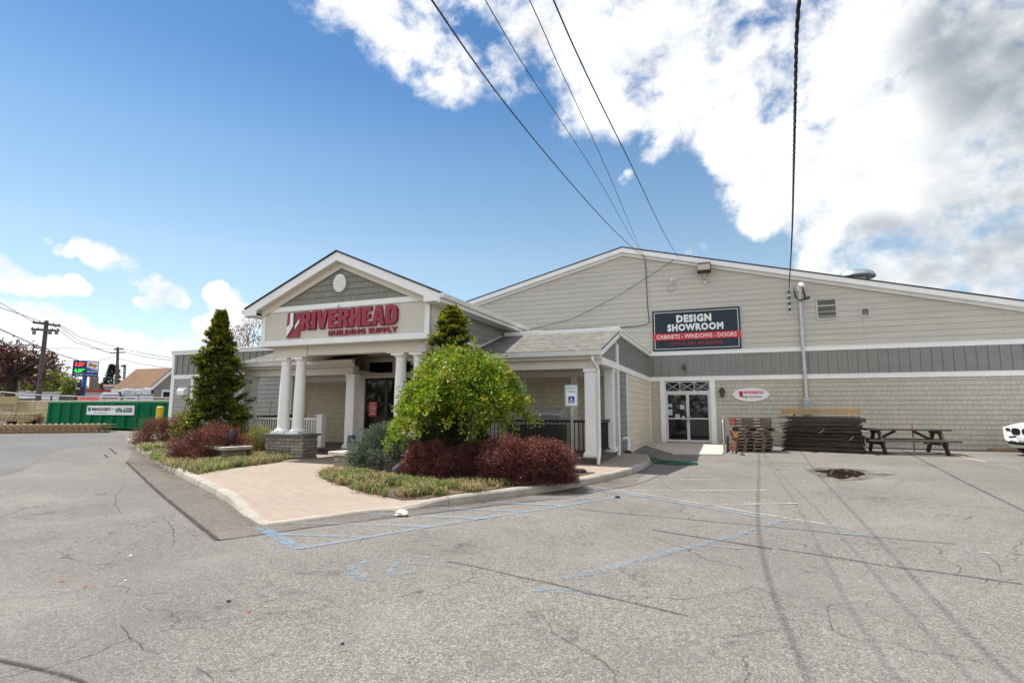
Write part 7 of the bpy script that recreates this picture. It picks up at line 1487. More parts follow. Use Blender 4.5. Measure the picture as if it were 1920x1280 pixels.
# ---- poles
POLE = plain('weathered_pole_wood', (0.105, 0.085, 0.075), 0.9, var=0.25, scale=6, bump=0.3, bscale=30)
def upole(label, ub, vb, ut, vt, D, w, arms, group='wooden utility poles'):
    a, b = pd(ub, vb, D), pd(ut, vt, D); g = np.array([a[0]-(b[0]-a[0])*0.3, a[1]-(b[1]-a[1])*0.3, 0.3]); t = thing('utility_pole', label, 'utility pole', g, group); m = MB(); m.tube([g, a, b], [w*0.62, w*0.58, w*0.42], 10); m.build('pole', POLE, t, smooth=True)
    for (u0, u1, v0, v1) in arms:
        p, q_ = pd(u0, v0, D-0.25), pd(u1, v1, D-0.25); m = MB(); m.beam(p, q_, 0.13, 0.16); ar = m.build('crossarm', POLE, t)
        for f in (0.04, 0.25, 0.75, 0.96): c = p+(q_-p)*f; m = MB(); m.lathe([(0.02, 0.06), (0.055, 0.09), (0.03, 0.13), (0.05, 0.17), (0.02, 0.2)], c, 8); m.build('insulator', plain('grey_insulator', (0.2, 0.2, 0.2), 0.4), ar)
    return t
D1, D2 = 55.0, 105.0
up1 = upole('nearest tall wooden utility pole with two crossarms and street lamp', 72, 745, 87.5, 601, D1, 0.32, [(61, 113, 604, 611), (58, 111, 617, 620)])
for u in (64, 94, 106):
    c = pd(u, 622, D1-0.35); m = MB(); m.lathe([(0.10, -0.2), (0.12, -0.16), (0.12, 0.08), (0.07, 0.12)], c, 10); m.build('transformer_can', plain('can_grey', (0.16, 0.165, 0.17), 0.5), up1)
m = MB(); p, q_ = pd(82, 652, D1), pd(30, 647, D1-1); m.tube([p, p*.6+q_*.4+np.array([0, 0, 0.15]), q_], 0.05, 6); la = m.build('lamp_arm', STEEL, up1); m = MB(); e = pd(23, 646, D1-1.2); m.tube([q_, q_*.4+e*.6, e], [0.08, 0.2, 0.1], 8); m.build('lamp_head', GALV, la)
m = MB(); m.obox(pd(79, 705, D1-0.3), (0.3, 0.2, 0.5)); m.build('pole_box', BLACK, up1)
up2 = upole('distant utility pole with two crossarms left of the brown roof', 219, 726, 221, 651, D2, 0.42, [(213, 232, 655, 654.5), (206.5, 235, 661.5, 660.5)])
m = MB(); a, b = pd(232.5, 722, 80), pd(234.5, 683.5, 80); m.tube([np.array([a[0], a[1], 0.3]), b], 0.14, 8); o = thing('steel_pole', 'plain blue-grey steel pole rising behind the brown roof', 'pole', (a[0], a[1], 0.3)); m.build('pole', plain('blue_grey_steel', (0.17, 0.22, 0.27), 0.5), o); m = MB(); c = pd(231, 686, 80); m.beam(c, b, 0.08, 0.08); m.obox(c, (0.4, 0.3, 0.2)); m.build('bracket', BLACK, o)
for k, (u, vt, lab) in enumerate([(171, 706, 'left grey timber post below the price sign'), (177, 707, 'middle grey timber post below the price sign'), (181, 706, 'right grey timber post below the price sign')]):
    a = pd(u-1.5, 735, 92); b = pd(u+0.8, vt, 92); m = MB(); m.tube([(a[0], a[1], 0.3), b], 0.22, 8); tag(m.build('timber_post', plain('grey_timber', (0.20, 0.18, 0.165), 0.9)), lab, 'post', 'grey timber posts behind the price sign')
# ---- fuel price sign
Dg = 85.0; A, B_, C_, D_ = pd(136.5, 675, Dg), pd(185.5, 675.5, Dg), pd(183, 705.5, Dg), pd(134.5, 705, Dg)
gs = thing('price_sign', 'blue fuel price sign showing red 3.59 and green 4.69', 'sign', (pd(158, 730, Dg)[0], pd(158, 730, Dg)[1], 0.3))
ex = unit(((B_-A)+(C_-D_))/2); Wg = float(np.linalg.norm(B_-A)); Hg = float(A[2]-D_[2]); nrm = np.array([ex[1], -ex[0], 0.0]); nrm = nrm if nrm@(-A) > 0 else -nrm
def gf(a, b, d): return np.array([D_[0], D_[1], D_[2]])+np.array([ex[0], ex[1], 0])*a*Wg+np.array([0, 0, 1.0])*b*Hg+nrm*(0.26+d)
m = MB(); V8 = [gf(a, b, d) for d in (0, -0.5) for a, b in ((0, 0), (1, 0), (1, 1), (0, 1))]; m.add(V8, [(0, 1, 2, 3), (7, 6, 5, 4), (0, 4, 5, 1), (1, 5, 6, 2), (2, 6, 7, 3), (3, 7, 4, 0)]); m.build('sign_cabinet', plain('cabinet_blue', (0.012, 0.045, 0.22), 0.4), gs)
def gq(a0, a1, b0, b1, mat, nm, par, d=0.01, pts=None):
    m = MB(); shape(m, [pts or [(a0, b0), (a1, b0), (a1, b1), (a0, b1)]], lambda a, b, dd: gf(a, b, dd), d); return m.build(nm, mat, par)
gq(.06, .48, .60, .88, SIGNK, 'price_display', gs); gq(.06, .48, .22, .50, SIGNK, 'price_display', gs)
RL = emit('red_led', (1.0, 0.05, 0.03), 1.1); GLd = emit('green_led', (0.02, 1.0, 0.05), 0.9)
m = MB(); put_text(m, '3.59', .08, .39, .63, .86, lambda a, b, d: gf(a, b, 0.012+d), 0, 0.03, 1, 0, 0.02); put_text(m, '9', .41, .455, .76, .87, lambda a, b, d: gf(a, b, 0.012+d), 0, 0.03, 1, 0, 0.02); m.build('price_digits', RL, gs)
m = MB(); put_text(m, '4.69', .07, .38, .25, .48, lambda a, b, d: gf(a, b, 0.012+d), 0, 0.03, 1, 0, 0.02); put_text(m, '9', .40, .45, .38, .48, lambda a, b, d: gf(a, b, 0.012+d), 0, 0.03, 1, 0, 0.02); m.build('price_digits', GLd, gs)
wp = gq(0, 0, 0, 0, SIGNW, 'white_panel', gs, 0.012, [(.53, .60), (.98, .42), (.98, .95), (.53, .95)]); gq(0, 0, 0, 0, plain('sun_yellow', (0.72, 0.48, 0.02), 0.4), 'yellow_oval', wp, 0.02, [(.75+.15*math.cos(t), .71+.085*math.sin(t)) for t in np.linspace(0, 6.28, 17)[:-1]])
gq(0, 0, 0, 0, SIGNR, 'red_arrow', wp, 0.016, [(.60, .86), (.66, .90), (.70, .82), (.84, .62), (.87, .65), (.88, .53), (.80, .56), (.82, .60), (.66, .78), (.62, .78)]); gq(.58, .92, .685, .745, NAVY, 'name_strip', wp, 0.024)
gq(0, 0, 0, 0, plain('band_lightblue', (0.10, 0.25, 0.55), 0.4), 'blue_wedge', gs, 0.012, [(.53, .50), (.98, .30), (.98, .40), (.53, .58)])
m = MB(); put_text(m, 'MART', .60, .93, .27, .36, lambda a, b, d: gf(a, b, 0.014+d), 0, 0.03, 1, 0.2, 0.01); put_text(m, 'OPEN 24 HOURS', .06, .49, .12, .18, lambda a, b, d: gf(a, b, 0.005+d), 0, 0.01, 1, 0, 0.01); m.build('lettering', SIGNW, gs) if False else None
for (a0, a1, b0, b1) in ((.57, .94, .29, .36), (.08, .46, .14, .175), (.16, .40, .06, .10), (.54, .94, .10, .135), (.22, .38, .93, .955)):   # lines of small type too small to read
    m = MB(); n_ = int((a1-a0)/0.03)
    for k in range(n_):
        if k % 5 != 4: shape(m, [[(a0+(a1-a0)*k/n_, b0), (a0+(a1-a0)*(k+.75)/n_, b0), (a0+(a1-a0)*(k+.75)/n_, b1), (a0+(a1-a0)*k/n_, b1)]], lambda a, b, d: gf(a, b, 0.014+d), 0.005)
    m.build('small_type', SIGNW, gs)
pp = pd(158.5, 712, Dg); m = MB(); m.tube([(pp[0], pp[1], 0.3), (pp[0], pp[1], D_[2]+0.1)], 0.24, 10); m.build('sign_pole', SIGNB, gs)
# ---- black machine, red truck, white van, traffic light
mc = pd(150, 745, 60.0); bm0 = thing('yard_machine', 'tall black machine mast beside the blue sign pole behind the dumpster', 'machine', (mc[0], mc[1], 0.4))
a, b = pd(141.5, 745, 60), pd(158.5, 724, 60); s3 = unit(np.array([b[0]-a[0], b[1]-a[1], 0])); yaw_ = math.atan2(s3[1], s3[0]); c0 = pd(150, 734, 60); wM = float(np.linalg.norm((b-a)[:2])); zA, zB, zC, zD = pd(150, 741, 60)[2], pd(150, 724.5, 60)[2], pd(150, 717, 60)[2], pd(150, 711, 60)[2]
m = MB(); m.obox((c0[0], c0[1], (zA+zB)/2), (wM, 1.2, zB-zA), rotz(yaw_)); m.build('machine_body', BLACK, bm0, bevel=0.05); m = MB(); e = pd(149, 720, 60); m.obox((e[0], e[1], (zB+zC)/2), (wM*.55, 1.0, zC-zB), rotz(yaw_)); e = pd(151, 714, 60); m.obox((e[0], e[1], (zC+zD)/2), (wM*.32, 0.6, zD-zC), rotz(yaw_)); m.build('mast', BLACK, bm0, bevel=0.04)
m = MB()
for s in (-.35, .35): p = np.array(c0)+s3*wM*s; m.tube([(p[0], p[1], 0.4), (p[0], p[1], zA)], 0.2, 8)
m.build('undercarriage', BLACK, bm0); m = MB(); e = pd(146, 728, 59.36); m.obox(e, (0.28, 0.04, 0.16), rotz(yaw_)); m.build('pale_panel', plain('dull_white', (0.5, 0.5, 0.5), 0.5), bm0)
def vehicle(name, label, c, yaw, L, W, H, hood, col, cat, group=None, van=False):
    t = thing(name, label, cat, (0, 0, 0), group); g = 0.32; bl = H*0.55; P = plain(name+'_paint', col, 0.25, var=0.03, spec=0.6)
    if van: prof = [(-L/2, g), (L/2, g), (L/2, bl*0.9), (L/2-0.25, bl), (L/2-hood, H*0.93), (L/2-hood-0.3, H), (-L/2+0.1, H), (-L/2, H*0.9)]
    else: prof = [(-L/2, g+0.1), (-L/2+0.1, g), (L/2-0.1, g), (L/2, g+0.15), (L/2-0.05, bl*0.9), (L/2-hood, bl), (L/2-hood-0.75, H*0.97), (L/2-hood-1.0, H), (-L/2+0.9 if not van else 0, H), (-L/2+0.15, bl), (-L/2, bl*0.95)]
    m = MB(); m.poly_y(prof, -W/2, W/2); m.build('body', P, t, bevel=0.07); wz = (bl+0.04, H-0.12); xf, xb = L/2-hood-(0.25 if not van else 0.35), -L/2+(0.75 if not van else 0.3)
    for s in (-1, 1):
        n = 3 if not van else 2
        for k in range(n):
            a_, b_ = xb+(xf-xb)*k/n+0.06, xb+(xf-xb)*(k+1)/n-0.04; m = MB(); y0, y1 = sorted((s*(W/2+0.004), s*(W/2-0.03))); sl = 0.45 if (k == n-1 and not van) else 0.05; m.poly_y([(a_, wz[0]), (b_, wz[0]), (b_-sl, wz[1]), (a_+(0.25 if k == 0 and not van else 0), wz[1])], y0, y1); m.build('window', GLASS, t)
        for x_ in (L/2-0.9, -L/2+0.95):
            m = MB(); y0, y1 = s*(W/2-0.2), s*(W/2+0.012); m.tube([(x_, y0, 0.34), (x_, y1, 0.34)], 0.34, 20); wl_ = m.build('wheel', RUBBER, t); m = MB(); m.tube([(x_, s*(W/2+0.0125), 0.34), (x_, s*(W/2+0.022), 0.34)], 0.21, 14); m.build('rim', STEEL, wl_)
        m = MB(); m.obox((L/2-0.04, s*(W/2-0.3), bl*0.78), (0.10, 0.4, 0.16)); m.build('headlight', plain('lamp_clear', (0.6, 0.62, 0.65), 0.15), t)
    m = MB(); d_ = 0.012; p0, p1 = ((L/2-hood-0.04, bl+0.03), (L/2-hood-0.72, H*0.94)) if not van else ((L/2-0.27, bl+0.05), (L/2-hood, H*0.9)); m.add([(p0[0]+d_+0.02, -W/2+0.15, p0[1]), (p0[0]+d_+0.02, W/2-0.15, p0[1]), (p1[0]+d_+0.04, W/2-0.22, p1[1]), (p1[0]+d_+0.04, -W/2+0.22, p1[1])], [(0, 1, 2, 3)]); m.box(p1[0]-0.3, p1[0]-0.28, -0.1, 0.1, p1[1]-0.1, p1[1]-0.08); m.build('windscreen', GLASS, t)
    t.location = c; t.rotation_euler = (0, 0, yaw); return t
c = pd(178, 745, 50); vehicle('pickup_truck', 'red pickup truck behind the dumpster left of the wrapped pallets', (c[0], c[1], 0.4), RAD(150), 5.4, 1.95, 1.95, 1.2, (0.42, 0.02, 0.025), 'truck')
c = pd(42, 750, 68); vehicle('white_van', 'white van parked behind the block wall under the red tree', (c[0], c[1], 0.4), RAD(200), 5.2, 2.0, 2.15, 0.9, (0.62, 0.64, 0.68), 'van', van=True)
c = pd(118, 752, 62); vehicle('parked_car', 'dark grey car in the street left of the black machine', (c[0], c[1], 0.4), RAD(165), 4.5, 1.8, 1.5, 1.1, (0.10, 0.10, 0.11), 'car')
c = pd(66, 712, 70); tl = thing('traffic_light', 'traffic light showing red beside the nearest utility pole', 'traffic light', (c[0], c[1], c[2]-0.6))
m = MB(); m.obox(c, (0.42, 0.35, 1.15)); m.build('signal_housing', plain('signal_green_black', (0.02, 0.03, 0.03), 0.5), tl); RL2 = emit('red_signal', (1.0, 0.03, 0.02), 2.0); m = MB(); dn = -unit(np.array([c[0], c[1], 0])); e = np.array(c)+dn*0.26+np.array([0.12, 0, 0.3]); m.obox(e, (0.2, 0.05, 0.22), rotz(math.atan2(-dn[0], dn[1]))); m.build('red_lens', RL2, tl); m = MB(); c2 = pd(57, 711, 70); m.obox(c2, (0.7, 0.4, 0.7)); m.beam(c2, pd(30, 705, 70), 0.1, 0.1); m.beam(c2+np.array([0, 0, .2]), np.array(c)+np.array([0, 0, .5]), 0.06, 0.06); m.build('mast_arm', BLACK, tl)
# ---- trees and buildings beyond
def tree(name, label, u, v0, v1, wpx, D, mats, n, ll, seed, trunk=0.25, group=None, flat=1.0, cut=-0.7, lowv=745, tip=0.0, shell=0.6):
    c = pd(u, (v0+v1)/2, D); pxm = F_PX/depth(c); rz_ = (v1-v0)/pxm/2; rx_ = wpx/pxm/2; t = thing(name, label, 'tree', (c[0], c[1], 0.3), group)
    leafball('x', 'crown', c, (rx_, rx_*flat, rz_), n, ll, ll*0.6, mats, t, seed, cut, 0.5, shell, tip); m = MB(); m.tube([(c[0], c[1], 0.25), (c[0], c[1], c[2]-rz_*0.3), (c[0]+rx_*0.1, c[1], c[2]+rz_*0.4)], [trunk, trunk*0.8, trunk*0.2], 8); r_ = random.Random(seed)
    for k in range(12): th = r_.uniform(0, 6.28); m.tube([(c[0], c[1], c[2]-rz_*0.45), (c[0]+rx_*.35*math.cos(th), c[1]+rx_*.35*math.sin(th), c[2]), (c[0]+rx_*.75*math.cos(th), c[1]+rx_*.75*math.sin(th), c[2]+rz_*r_.uniform(-.2, .6))], [trunk*.5, trunk*.3, trunk*.08], 5)
    m.build('trunk', BARK, t); return t
TG = leafmat('spring_green_leaf', [(0, (0.07, 0.09, 0.025)), (0.5, (0.16, 0.19, 0.045)), (1, (0.27, 0.29, 0.08))]); TG2 = leafmat('yellow_green_leaf', [(0, (0.12, 0.13, 0.035)), (0.5, (0.24, 0.25, 0.06)), (1, (0.36, 0.36, 0.11))]); PL = leafmat('plum_leaf', [(0, (0.035, 0.014, 0.016)), (0.5, (0.085, 0.032, 0.035)), (1, (0.17, 0.07, 0.07))])
GT = 'green trees beyond the street'
tree('street_tree', 'bright green tree behind the nearest utility pole', 84, 693, 752, 66, 120, [TG2, TG], 11000, 0.36, 2, 0.35, GT, tip=0.4); tree('street_tree', 'green tree at the left picture edge behind the red tree', 2, 690, 752, 60, 125, [TG2, TG], 9000, 0.36, 3, 0.35, GT, tip=0.3); tree('street_tree', 'small thin green tree left of the blue price sign', 131, 706, 752, 28, 110, [TG, TG2], 2200, 0.34, 4, 0.2, GT, tip=0.3, shell=0.9)
tree('street_tree', 'low green tree crown between the first trees', 45, 702, 752, 50, 130, [TG2, TG], 7500, 0.36, 5, 0.3, GT, tip=0.3); tree('street_tree', 'dull green tree right of the grey timber posts', 192, 722, 750, 26, 120, [TG], 1000, 0.55, 6, 0.2, GT); tree('street_tree', 'low shrubby tree below the price sign', 165, 728, 752, 34, 130, [TG, TG2], 1200, 0.5, 7, 0.2, GT, tip=0.3)
# the red-leaved tree: separate clusters on open limbs
Dp = 60.0; tb0 = pd(20, 748, Dp); rt_ = thing('red_leaf_tree', 'dark red-leaved tree with open limbs at the left picture edge', 'tree', (tb0[0], tb0[1], 0.3)); Vs, Fs_, of = [], [], 0; m = MB(); fk = pd(25, 703, Dp)
m.tube([(tb0[0], tb0[1], 0.25), pd(20, 735, Dp), fk], [0.42, 0.34, 0.26], 10)
for k, (u, v, r, nn) in enumerate([(2, 668, 20, 260), (20, 655, 18, 230), (38, 664, 22, 280), (58, 668, 20, 250), (72, 678, 18, 210), (12, 690, 22, 260), (35, 684, 20, 250), (52, 690, 20, 230), (72, 696, 14, 130), (86, 672, 14, 110), (96, 678, 12, 80), (108, 684, 10, 50), (118, 687, 7, 26), (84, 690, 12, 80), (20, 703, 18, 170), (5, 712, 16, 150), (48, 706, 16, 120), (62, 714, 14, 90), (36, 724, 12, 70), (80, 704, 9, 46), (-15, 680, 26, 260), (-20, 705, 24, 240), (95, 664, 7, 24), (102, 668, 6, 18), (0, 650, 12, 90), (14, 672, 22, 240)]):
    c = np.array(pd(u, v, Dp+NP.uniform(-2.5, 2.5))); nn = int(nn*1.05); rr = r/(F_PX/depth(c)); d = NP.normal(size=(nn, 3))*np.array([0.55, 0.55, 0.42])*rr; V, Fq = leaf_quads(c+d, unit(d+NP.normal(size=(nn, 3))*rr), 0.25*NP.uniform(.6, 1.3, nn), 0.16*NP.uniform(.6, 1.3, nn)); Vs.append(V); Fs_.append(Fq+of); of += len(V)
    ml = (np.array(fk)+c)/2+np.array([0, 0, 0.3 if v < 690 else -0.2]); m.tube([fk, ml, c], [0.14, 0.08, 0.03], 5)
fast_mesh('crown', np.concatenate(Vs), np.concatenate(Fs_), [PL], None, rt_); m.build('trunk', plain('dark_mossy_bark', (0.035, 0.032, 0.025), 0.95, var=0.3), rt_, smooth=True)
# dark spruce far off
Ds_ = 115.0; sb, stp = pd(208, 742, Ds_), pd(208, 681, Ds_); sp_ = thing('spruce_tree', 'dark distant spruce between price sign and utility pole', 'tree', (sb[0], sb[1], 0.3)); Vs, Fs_, of = [], [], 0; hS = stp[2]-0.3; base_ = np.array([sb[0], sb[1], 0.3])
n = 420; uu = NP.random(n)**0.8*0.82+0.17; th = NP.uniform(0, 6.28, n); r_s = (1-uu)**0.75*2.3*(0.75+0.5*NP.random(n)); C = base_+np.stack([np.cos(th)*r_s*.6, np.sin(th)*r_s*.6, uu*hS], 1)
tufts('s', 'crown', C, np.stack([np.cos(th), np.sin(th), 0*th-0.25], 1), 12, 0.42, 0.14, np.maximum(0.35, r_s*0.55), [leafmat('far_spruce', [(0, (0.018, 0.026, 0.020)), (1, (0.05, 0.065, 0.045))], trans=0.1)], lambda s, i, n: np.zeros(n, int), sp_); m = MB(); m.tube([base_, base_+np.array([0, 0, hS])], [0.3, 0.05], 8); m.build('trunk', BARK, sp_)
def shed(name, label, u0, u1, v0, D, dep, col, cat, roofc=None, win=()):
    a, b = pd(u0, v0, D), pd(u1, v0, D); d = unit(np.array([b[0]-a[0], b[1]-a[1], 0])); L = float(np.linalg.norm((b-a)[:2])); yw_ = math.atan2(d[1], d[0]); c = (a+b)/2; h = a[2]-0.3
    t = thing(name, label, cat, (0, 0, 0)); m = MB(); m.box(-L/2, L/2, 0, dep, 0, h-0.15); m.build('wall', plain(name+'_wall_%d' % int(u0), col, 0.7), t); m = MB(); m.box(-L/2-0.2, L/2+0.2, -0.3, dep+0.2, h-0.149, h+0.1); m.build('roof', plain(name+'_roof_%d' % int(u0), roofc or (0.3, 0.3, 0.3), 0.8), t)
    for (f0, f1, g0, g1, mt) in win: m = MB(); m.box(-L/2+L*f0, -L/2+L*f1, -0.06, -0.01, h*g0, h*g1); m.build('window', mt, t)
    t.location = (c[0], c[1], 0.3); t.rotation_euler = (0, 0, yw_)
shed('shop_building', 'long low white shop far behind the nearest utility pole', 70, 112, 735, 105, 10, (0.55, 0.55, 0.55), 'building', (0.45, 0.45, 0.46), ((.25, .45, .2, .7, GLASS), (.55, .8, .45, .75, SIGNG), (.83, .95, .1, .7, GLASS)))
shed('shop_building', 'low brown-roofed shop left of the black machine', 108, 142, 741, 108, 10, (0.2, 0.16, 0.14), 'building', (0.33, 0.31, 0.3), ((.1, .4, .15, .7, GLASS), (.5, .9, .15, .7, GLASS)))
shed('glass_building', 'pale teal building left of the brown roof', 197, 217, 722, 95, 8, (0.32, 0.42, 0.42), 'building', (0.55, 0.58, 0.58), ((.08, .3, .2, .85, GLASS), (.36, .62, .2, .85, GLASS), (.68, .92, .2, .85, GLASS)))
shed('white_shop', 'white building behind the van at the far left', 28, 72, 733, 112, 10, (0.6, 0.6, 0.6), 'building', (0.5, 0.48, 0.48), ((.6, .8, .5, .8, SIGNR), (.1, .5, .1, .6, GLASS)))
shed('gas_canopy', 'red and white canopy roof behind the red truck', 158, 212, 732, 90, 9, (0.5, 0.48, 0.47), 'canopy', (0.42, 0.04, 0.05), ((.1, .4, .1, .8, GLASS), (.5, .9, .1, .8, GLASS)))
# ---- street wires
WIRE = plain('street_wire', (0.03, 0.03, 0.032), 0.6)
def wire(label, uvD, r=0.02, sag=0.0):
    P = [np.array(pd(*q)) for q in uvD]; L = []
    for a, b in zip(P[:-1], P[1:]): L += [a+(b-a)*k/10-np.array([0, 0, sag*4*(k/10)*(1-k/10)]) for k in range(10)]
    L.append(P[-1]); m = MB(); m.tube(L, r, 4); tag(m.build('street_wire', WIRE), label, 'wire', 'wires between the street poles')
wire('topmost street wire reaching the nearest pole from the left edge', [(-30, 553, 40), (0, 567, 43), (62, 603, D1)]); wire('second street wire reaching the nearest pole from the left edge', [(-30, 565, 40), (0, 576, 43), (87, 606, D1)]); wire('thick street wire sagging to the middle of the nearest pole', [(-30, 602, 40), (0, 617, 43), (80, 653, D1)], 0.035)
wire('upper street wire from nearest to distant pole', [(112, 609, D1), (150, 632, 75), (232, 654, D2)], 0.03); wire('middle street wire from nearest to distant pole', [(111, 612, D1), (150, 640, 75), (206, 661, D2)], 0.03); wire('lower street wire from nearest to distant pole', [(96, 607, D1), (140, 641, 75), (207, 662, D2)], 0.03)
wire('thick cable descending right from the nearest pole', [(84, 653, D1), (110, 664, 65), (150, 676, 85)], 0.04); wire('level wire crossing behind the price sign', [(20, 652, 90), (120, 653, 98), (220, 653.5, D2)], 0.03); wire('thin wire slanting down below the price sign', [(86, 680, D1), (115, 698, 65), (146, 711, 85)], 0.03); wire('second thin wire below the price sign', [(88, 686, D1), (110, 697, 65), (137, 702, 85)], 0.025)
wire('upper wire from the distant pole to the building', [(232, 654.5, D2), (280, 664, 80), (335, 673, 60)], 0.03); wire('lower wire from the distant pole to the building', [(234, 660, D2), (280, 670, 80), (335, 677, 60)], 0.03); wire('wire hanging right of the distant pole over the brown roof', [(222, 672, D2), (270, 683, 90), (335, 693, 70)], 0.03); wire('low wire behind the price sign and spruce', [(120, 687, 100), (180, 700, 103), (221, 699, D2), (290, 701, 90)], 0.025); wire('wire rising from the sign towards the distant pole', [(186, 675, 88), (205, 671, 98), (221, 667, D2)], 0.03)
# ---- far tree belt closing the street; unseen one behind viewer added to darken reflections
def belt(label, pts, h, n, seed):
    P = np.array(pts, float); seg = np.linalg.norm(np.diff(P, axis=0), axis=1); tt = NP.random(n)*seg.sum(); cs = np.concatenate([[0], np.cumsum(seg)])
    X = np.interp(tt, cs, P[:, 0]); Y = np.interp(tt, cs, P[:, 1]); hh = h*(0.6+0.55*np.array([mnoise.fractal(Vector((a*0.06+seed, b*0.06, 0)), 1, 2, 3) for a, b in zip(X, Y)])+0.1); Z = np.abs(hh)*NP.random(n)**0.8
    Q = np.stack([X+NP.normal(size=n)*1.6, Y+NP.normal(size=n)*1.6, 0.2+Z], 1); V, Fq = leaf_quads(Q, NP.normal(size=(n, 3)), 1.3*NP.uniform(.5, 1.3, n), 0.9); tag(fast_mesh('tree_belt', V, Fq, [TG], None, None, tuple(P.mean(0))+(0.2,)), label, 'trees', kind='stuff')
belt('far belt of green trees closing the street at left', [(-190, 20), (-165, 60), (-140, 100), (-100, 125)], 8, 5200, 1)
belt('unseen trees added behind the viewer to darken reflections in the glass', [(-70, -45), (-30, -52), (10, -54), (60, -50), (90, -20)], 12, 6500, 2)
# ================================================================== WHITE CAR AT THE RIGHT EDGE
car = thing('white_suv', 'white SUV with twin black grille nosing in at the right edge', 'car', (0, 0, 0)); CARW = plain('car_white_paint', (0.74, 0.75, 0.77), 0.14, var=0.01, spec=0.7)
# body as a loft of cross sections from nose (x = 0) to tail: (x, half width, sill z, belt z, top z, top half width)
secs = np.array([(0.00, 0.72, 0.36, 0.62, 0.90, 0.60), (0.04, 0.80, 0.30, 0.64, 0.95, 0.66), (0.14, 0.89, 0.26, 0.68, 0.985, 0.74), (0.35, 0.94, 0.25, 0.72, 1.03, 0.79), (0.7, 0.96, 0.26, 0.78, 1.08, 0.81), (1.1, 0.97, 0.27, 0.84, 1.12, 0.82), (1.45, 0.97, 0.27, 0.88, 1.16, 0.82), (1.75, 0.97, 0.27, 0.92, 1.38, 0.77), (2.15, 0.97, 0.27, 0.95, 1.62, 0.70), (2.9, 0.97, 0.27, 0.97, 1.68, 0.69), (3.7, 0.97, 0.27, 1.00, 1.62, 0.68), (4.3, 0.96, 0.30, 1.02, 1.42, 0.70), (4.6, 0.92, 0.36, 0.98, 1.05, 0.78), (4.68, 0.86, 0.45, 0.88, 0.95, 0.74)])
XS = np.unique(np.concatenate([secs[:, 0], np.linspace(0, 4.68, 40)])); SS = np.stack([np.interp(XS, secs[:, 0], secs[:, k]) for k in range(6)], 1)
def vee(x, y): return 0.17*(abs(y)/0.95)**2*max(0.0, 1-x/1.4)
m = MB(); rows = []
for (x, hw, zs_, zb_, zt_, tw_) in SS:
    half = [(0.0, zs_-0.02), (hw*0.85, zs_-0.02), (hw*0.985, zs_+0.10), (hw, (zs_+zb_)/2), (hw*0.985, zb_), ((hw+tw_)/2+0.02, zb_+(zt_-zb_)*0.5), (tw_, zt_-0.05), (tw_*0.72, zt_), (0.0, zt_+0.02)]
    H2 = [np.array(q) for q in half]
    for _ in range(2): H2 = [H2[0]]+[w for a, b in zip(H2[:-1], H2[1:]) for w in (a*.75+b*.25, a*.25+b*.75)]+[H2[-1]]
    ring_ = [tuple(q) for q in H2]+[(-q[0], q[1]) for q in H2[-2:0:-1]]; rows.append(len(m.v)); m.v += [(x+vee(x, y), y, z) for y, z in ring_]; nh = len(H2)
k_ = len(ring_)
for a, b in zip(rows[:-1], rows[1:]):
    for i in range(k_): m.f.append((a+i, a+(i+1) % k_, b+(i+1) % k_, b+i)); m.mi.append(0)
m.f.append(tuple(rows[-1]+i for i in range(k_))); m.mi.append(0)
cap = []   # the nose, curved back to both sides
for i in range(nh):
    y, z = ring_[i]; cap.append([len(m.v)+j for j in range(9)]); m.v += [(vee(0, y*(1-j/4)), y*(1-j/4), z) for j in range(9)]
for i in range(nh-1):
    for j in range(8): m.f.append((cap[i][j], cap[i][j+1], cap[i+1][j+1], cap[i+1][j])); m.mi.append(0)
m.build('body', CARW, car, smooth=True)
def nose(y, z, d=0.0): return (vee(0, y)-d+max(0, z-0.8)*0.06, y, z)
def plate(pts, d0, d1, nm, mat):
    n_ = len(pts); m = MB(); m.add([nose(y, z, d0) for y, z in pts]+[nose(y, z, d1) for y, z in pts], [tuple(range(n_)), tuple(range(2*n_-1, n_-1, -1))]+[(i, (i+1) % n_, (i+1) % n_+n_, i+n_) for i in range(n_)]); return m.build(nm, mat, car)
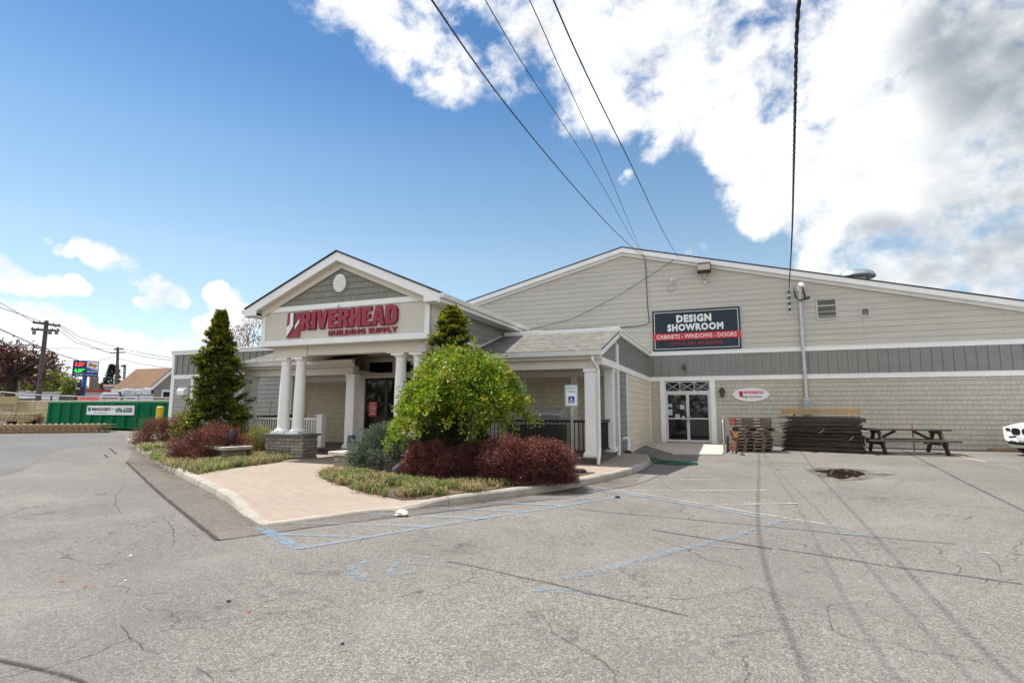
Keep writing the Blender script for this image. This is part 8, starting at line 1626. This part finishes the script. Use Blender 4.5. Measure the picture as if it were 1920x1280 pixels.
for s in (-1, 1):
    gl_ = plate([(s*(0.21+0.175*np.sign(math.cos(t))*abs(math.cos(t))**0.7), 0.765+0.105*np.sign(math.sin(t))*abs(math.sin(t))**0.7) for t in np.linspace(0, 2*math.pi, 25)[:-1]], 0.016, -0.03, 'grille', BLACK)
    m = MB()
    for j in range(6): y = s*(0.08+0.052*j); m.beam(nose(y, 0.69, 0.02), nose(y, 0.84, 0.02), 0.010, 0.010)
    m.build('grille_bar', BLACKP, gl_)
    plate([(s*0.43, 0.76), (s*0.66, 0.78), (s*0.69, 0.84), (s*0.60, 0.87), (s*0.45, 0.85)], 0.012, -0.05, 'headlight', GLASS)
    plate([(s*0.20, 0.58), (s*0.50, 0.555), (s*0.56, 0.59), (s*0.46, 0.61), (s*0.22, 0.625)], 0.010, -0.03, 'air_intake', BLACK)
    for x_ in (0.92, 3.75):
        m = MB(); m.tube([(x_, s*0.74, 0.36), (x_, s*0.985, 0.36)], 0.365, 28); wl_ = m.build('wheel', RUBBER, car, bevel=0.02); m = MB(); m.tube([(x_, s*0.986, 0.36), (x_, s*0.992, 0.36)], 0.25, 20)
        for j in range(5): t = j*1.2566; m.beam((x_, s*0.998, 0.36), (x_+0.24*math.cos(t), s*0.998, 0.36+0.24*math.sin(t)), 0.05, 0.012, upv=(0, 1, 0))
        m.build('rim', STEEL, wl_)
    m = MB(); P4 = [(1.85, s*0.985, 1.05), (3.95, s*0.985, 1.08), (3.55, s*0.80, 1.53), (2.30, s*0.81, 1.52)]; m.add(P4+[(p[0], p[1]-s*0.03, p[2]) for p in P4], [(0, 1, 2, 3), (7, 6, 5, 4)]); m.build('side_window', GLASS, car)
    m = MB(); m.obox((1.72, s*1.02, 1.06), (0.14, 0.2, 0.14)); m.build('mirror', CARW, car, bevel=0.04)
plate([(-.42, .36), (.42, .36), (.52, .47), (.30, .455), (-.30, .455), (-.52, .47)], 0.010, -0.03, 'air_intake', BLACK)
m = MB(); m.box(-0.03, -0.016, -0.16, 0.16, 0.48, 0.60); m.build('licence_plate', plain('plate_grey_white', (0.5, 0.53, 0.6), 0.4), car)
m = MB(); m.add([(1.52, -0.70, 1.245), (1.52, 0.70, 1.245), (2.10, 0.58, 1.645), (2.10, -0.58, 1.645), (1.6, -0.70, 1.20), (1.6, 0.70, 1.20), (2.15, 0.58, 1.60), (2.15, -0.58, 1.60)], [(0, 1, 2, 3), (7, 6, 5, 4), (0, 4, 5, 1), (2, 6, 7, 3), (1, 5, 6, 2), (3, 7, 4, 0)]); m.build('windscreen', GLASS, car)
cn = py(1915, 812, 21.95); car.location = (cn[0], cn[1], 0.15); car.rotation_euler = (0, 0, RAD(18))
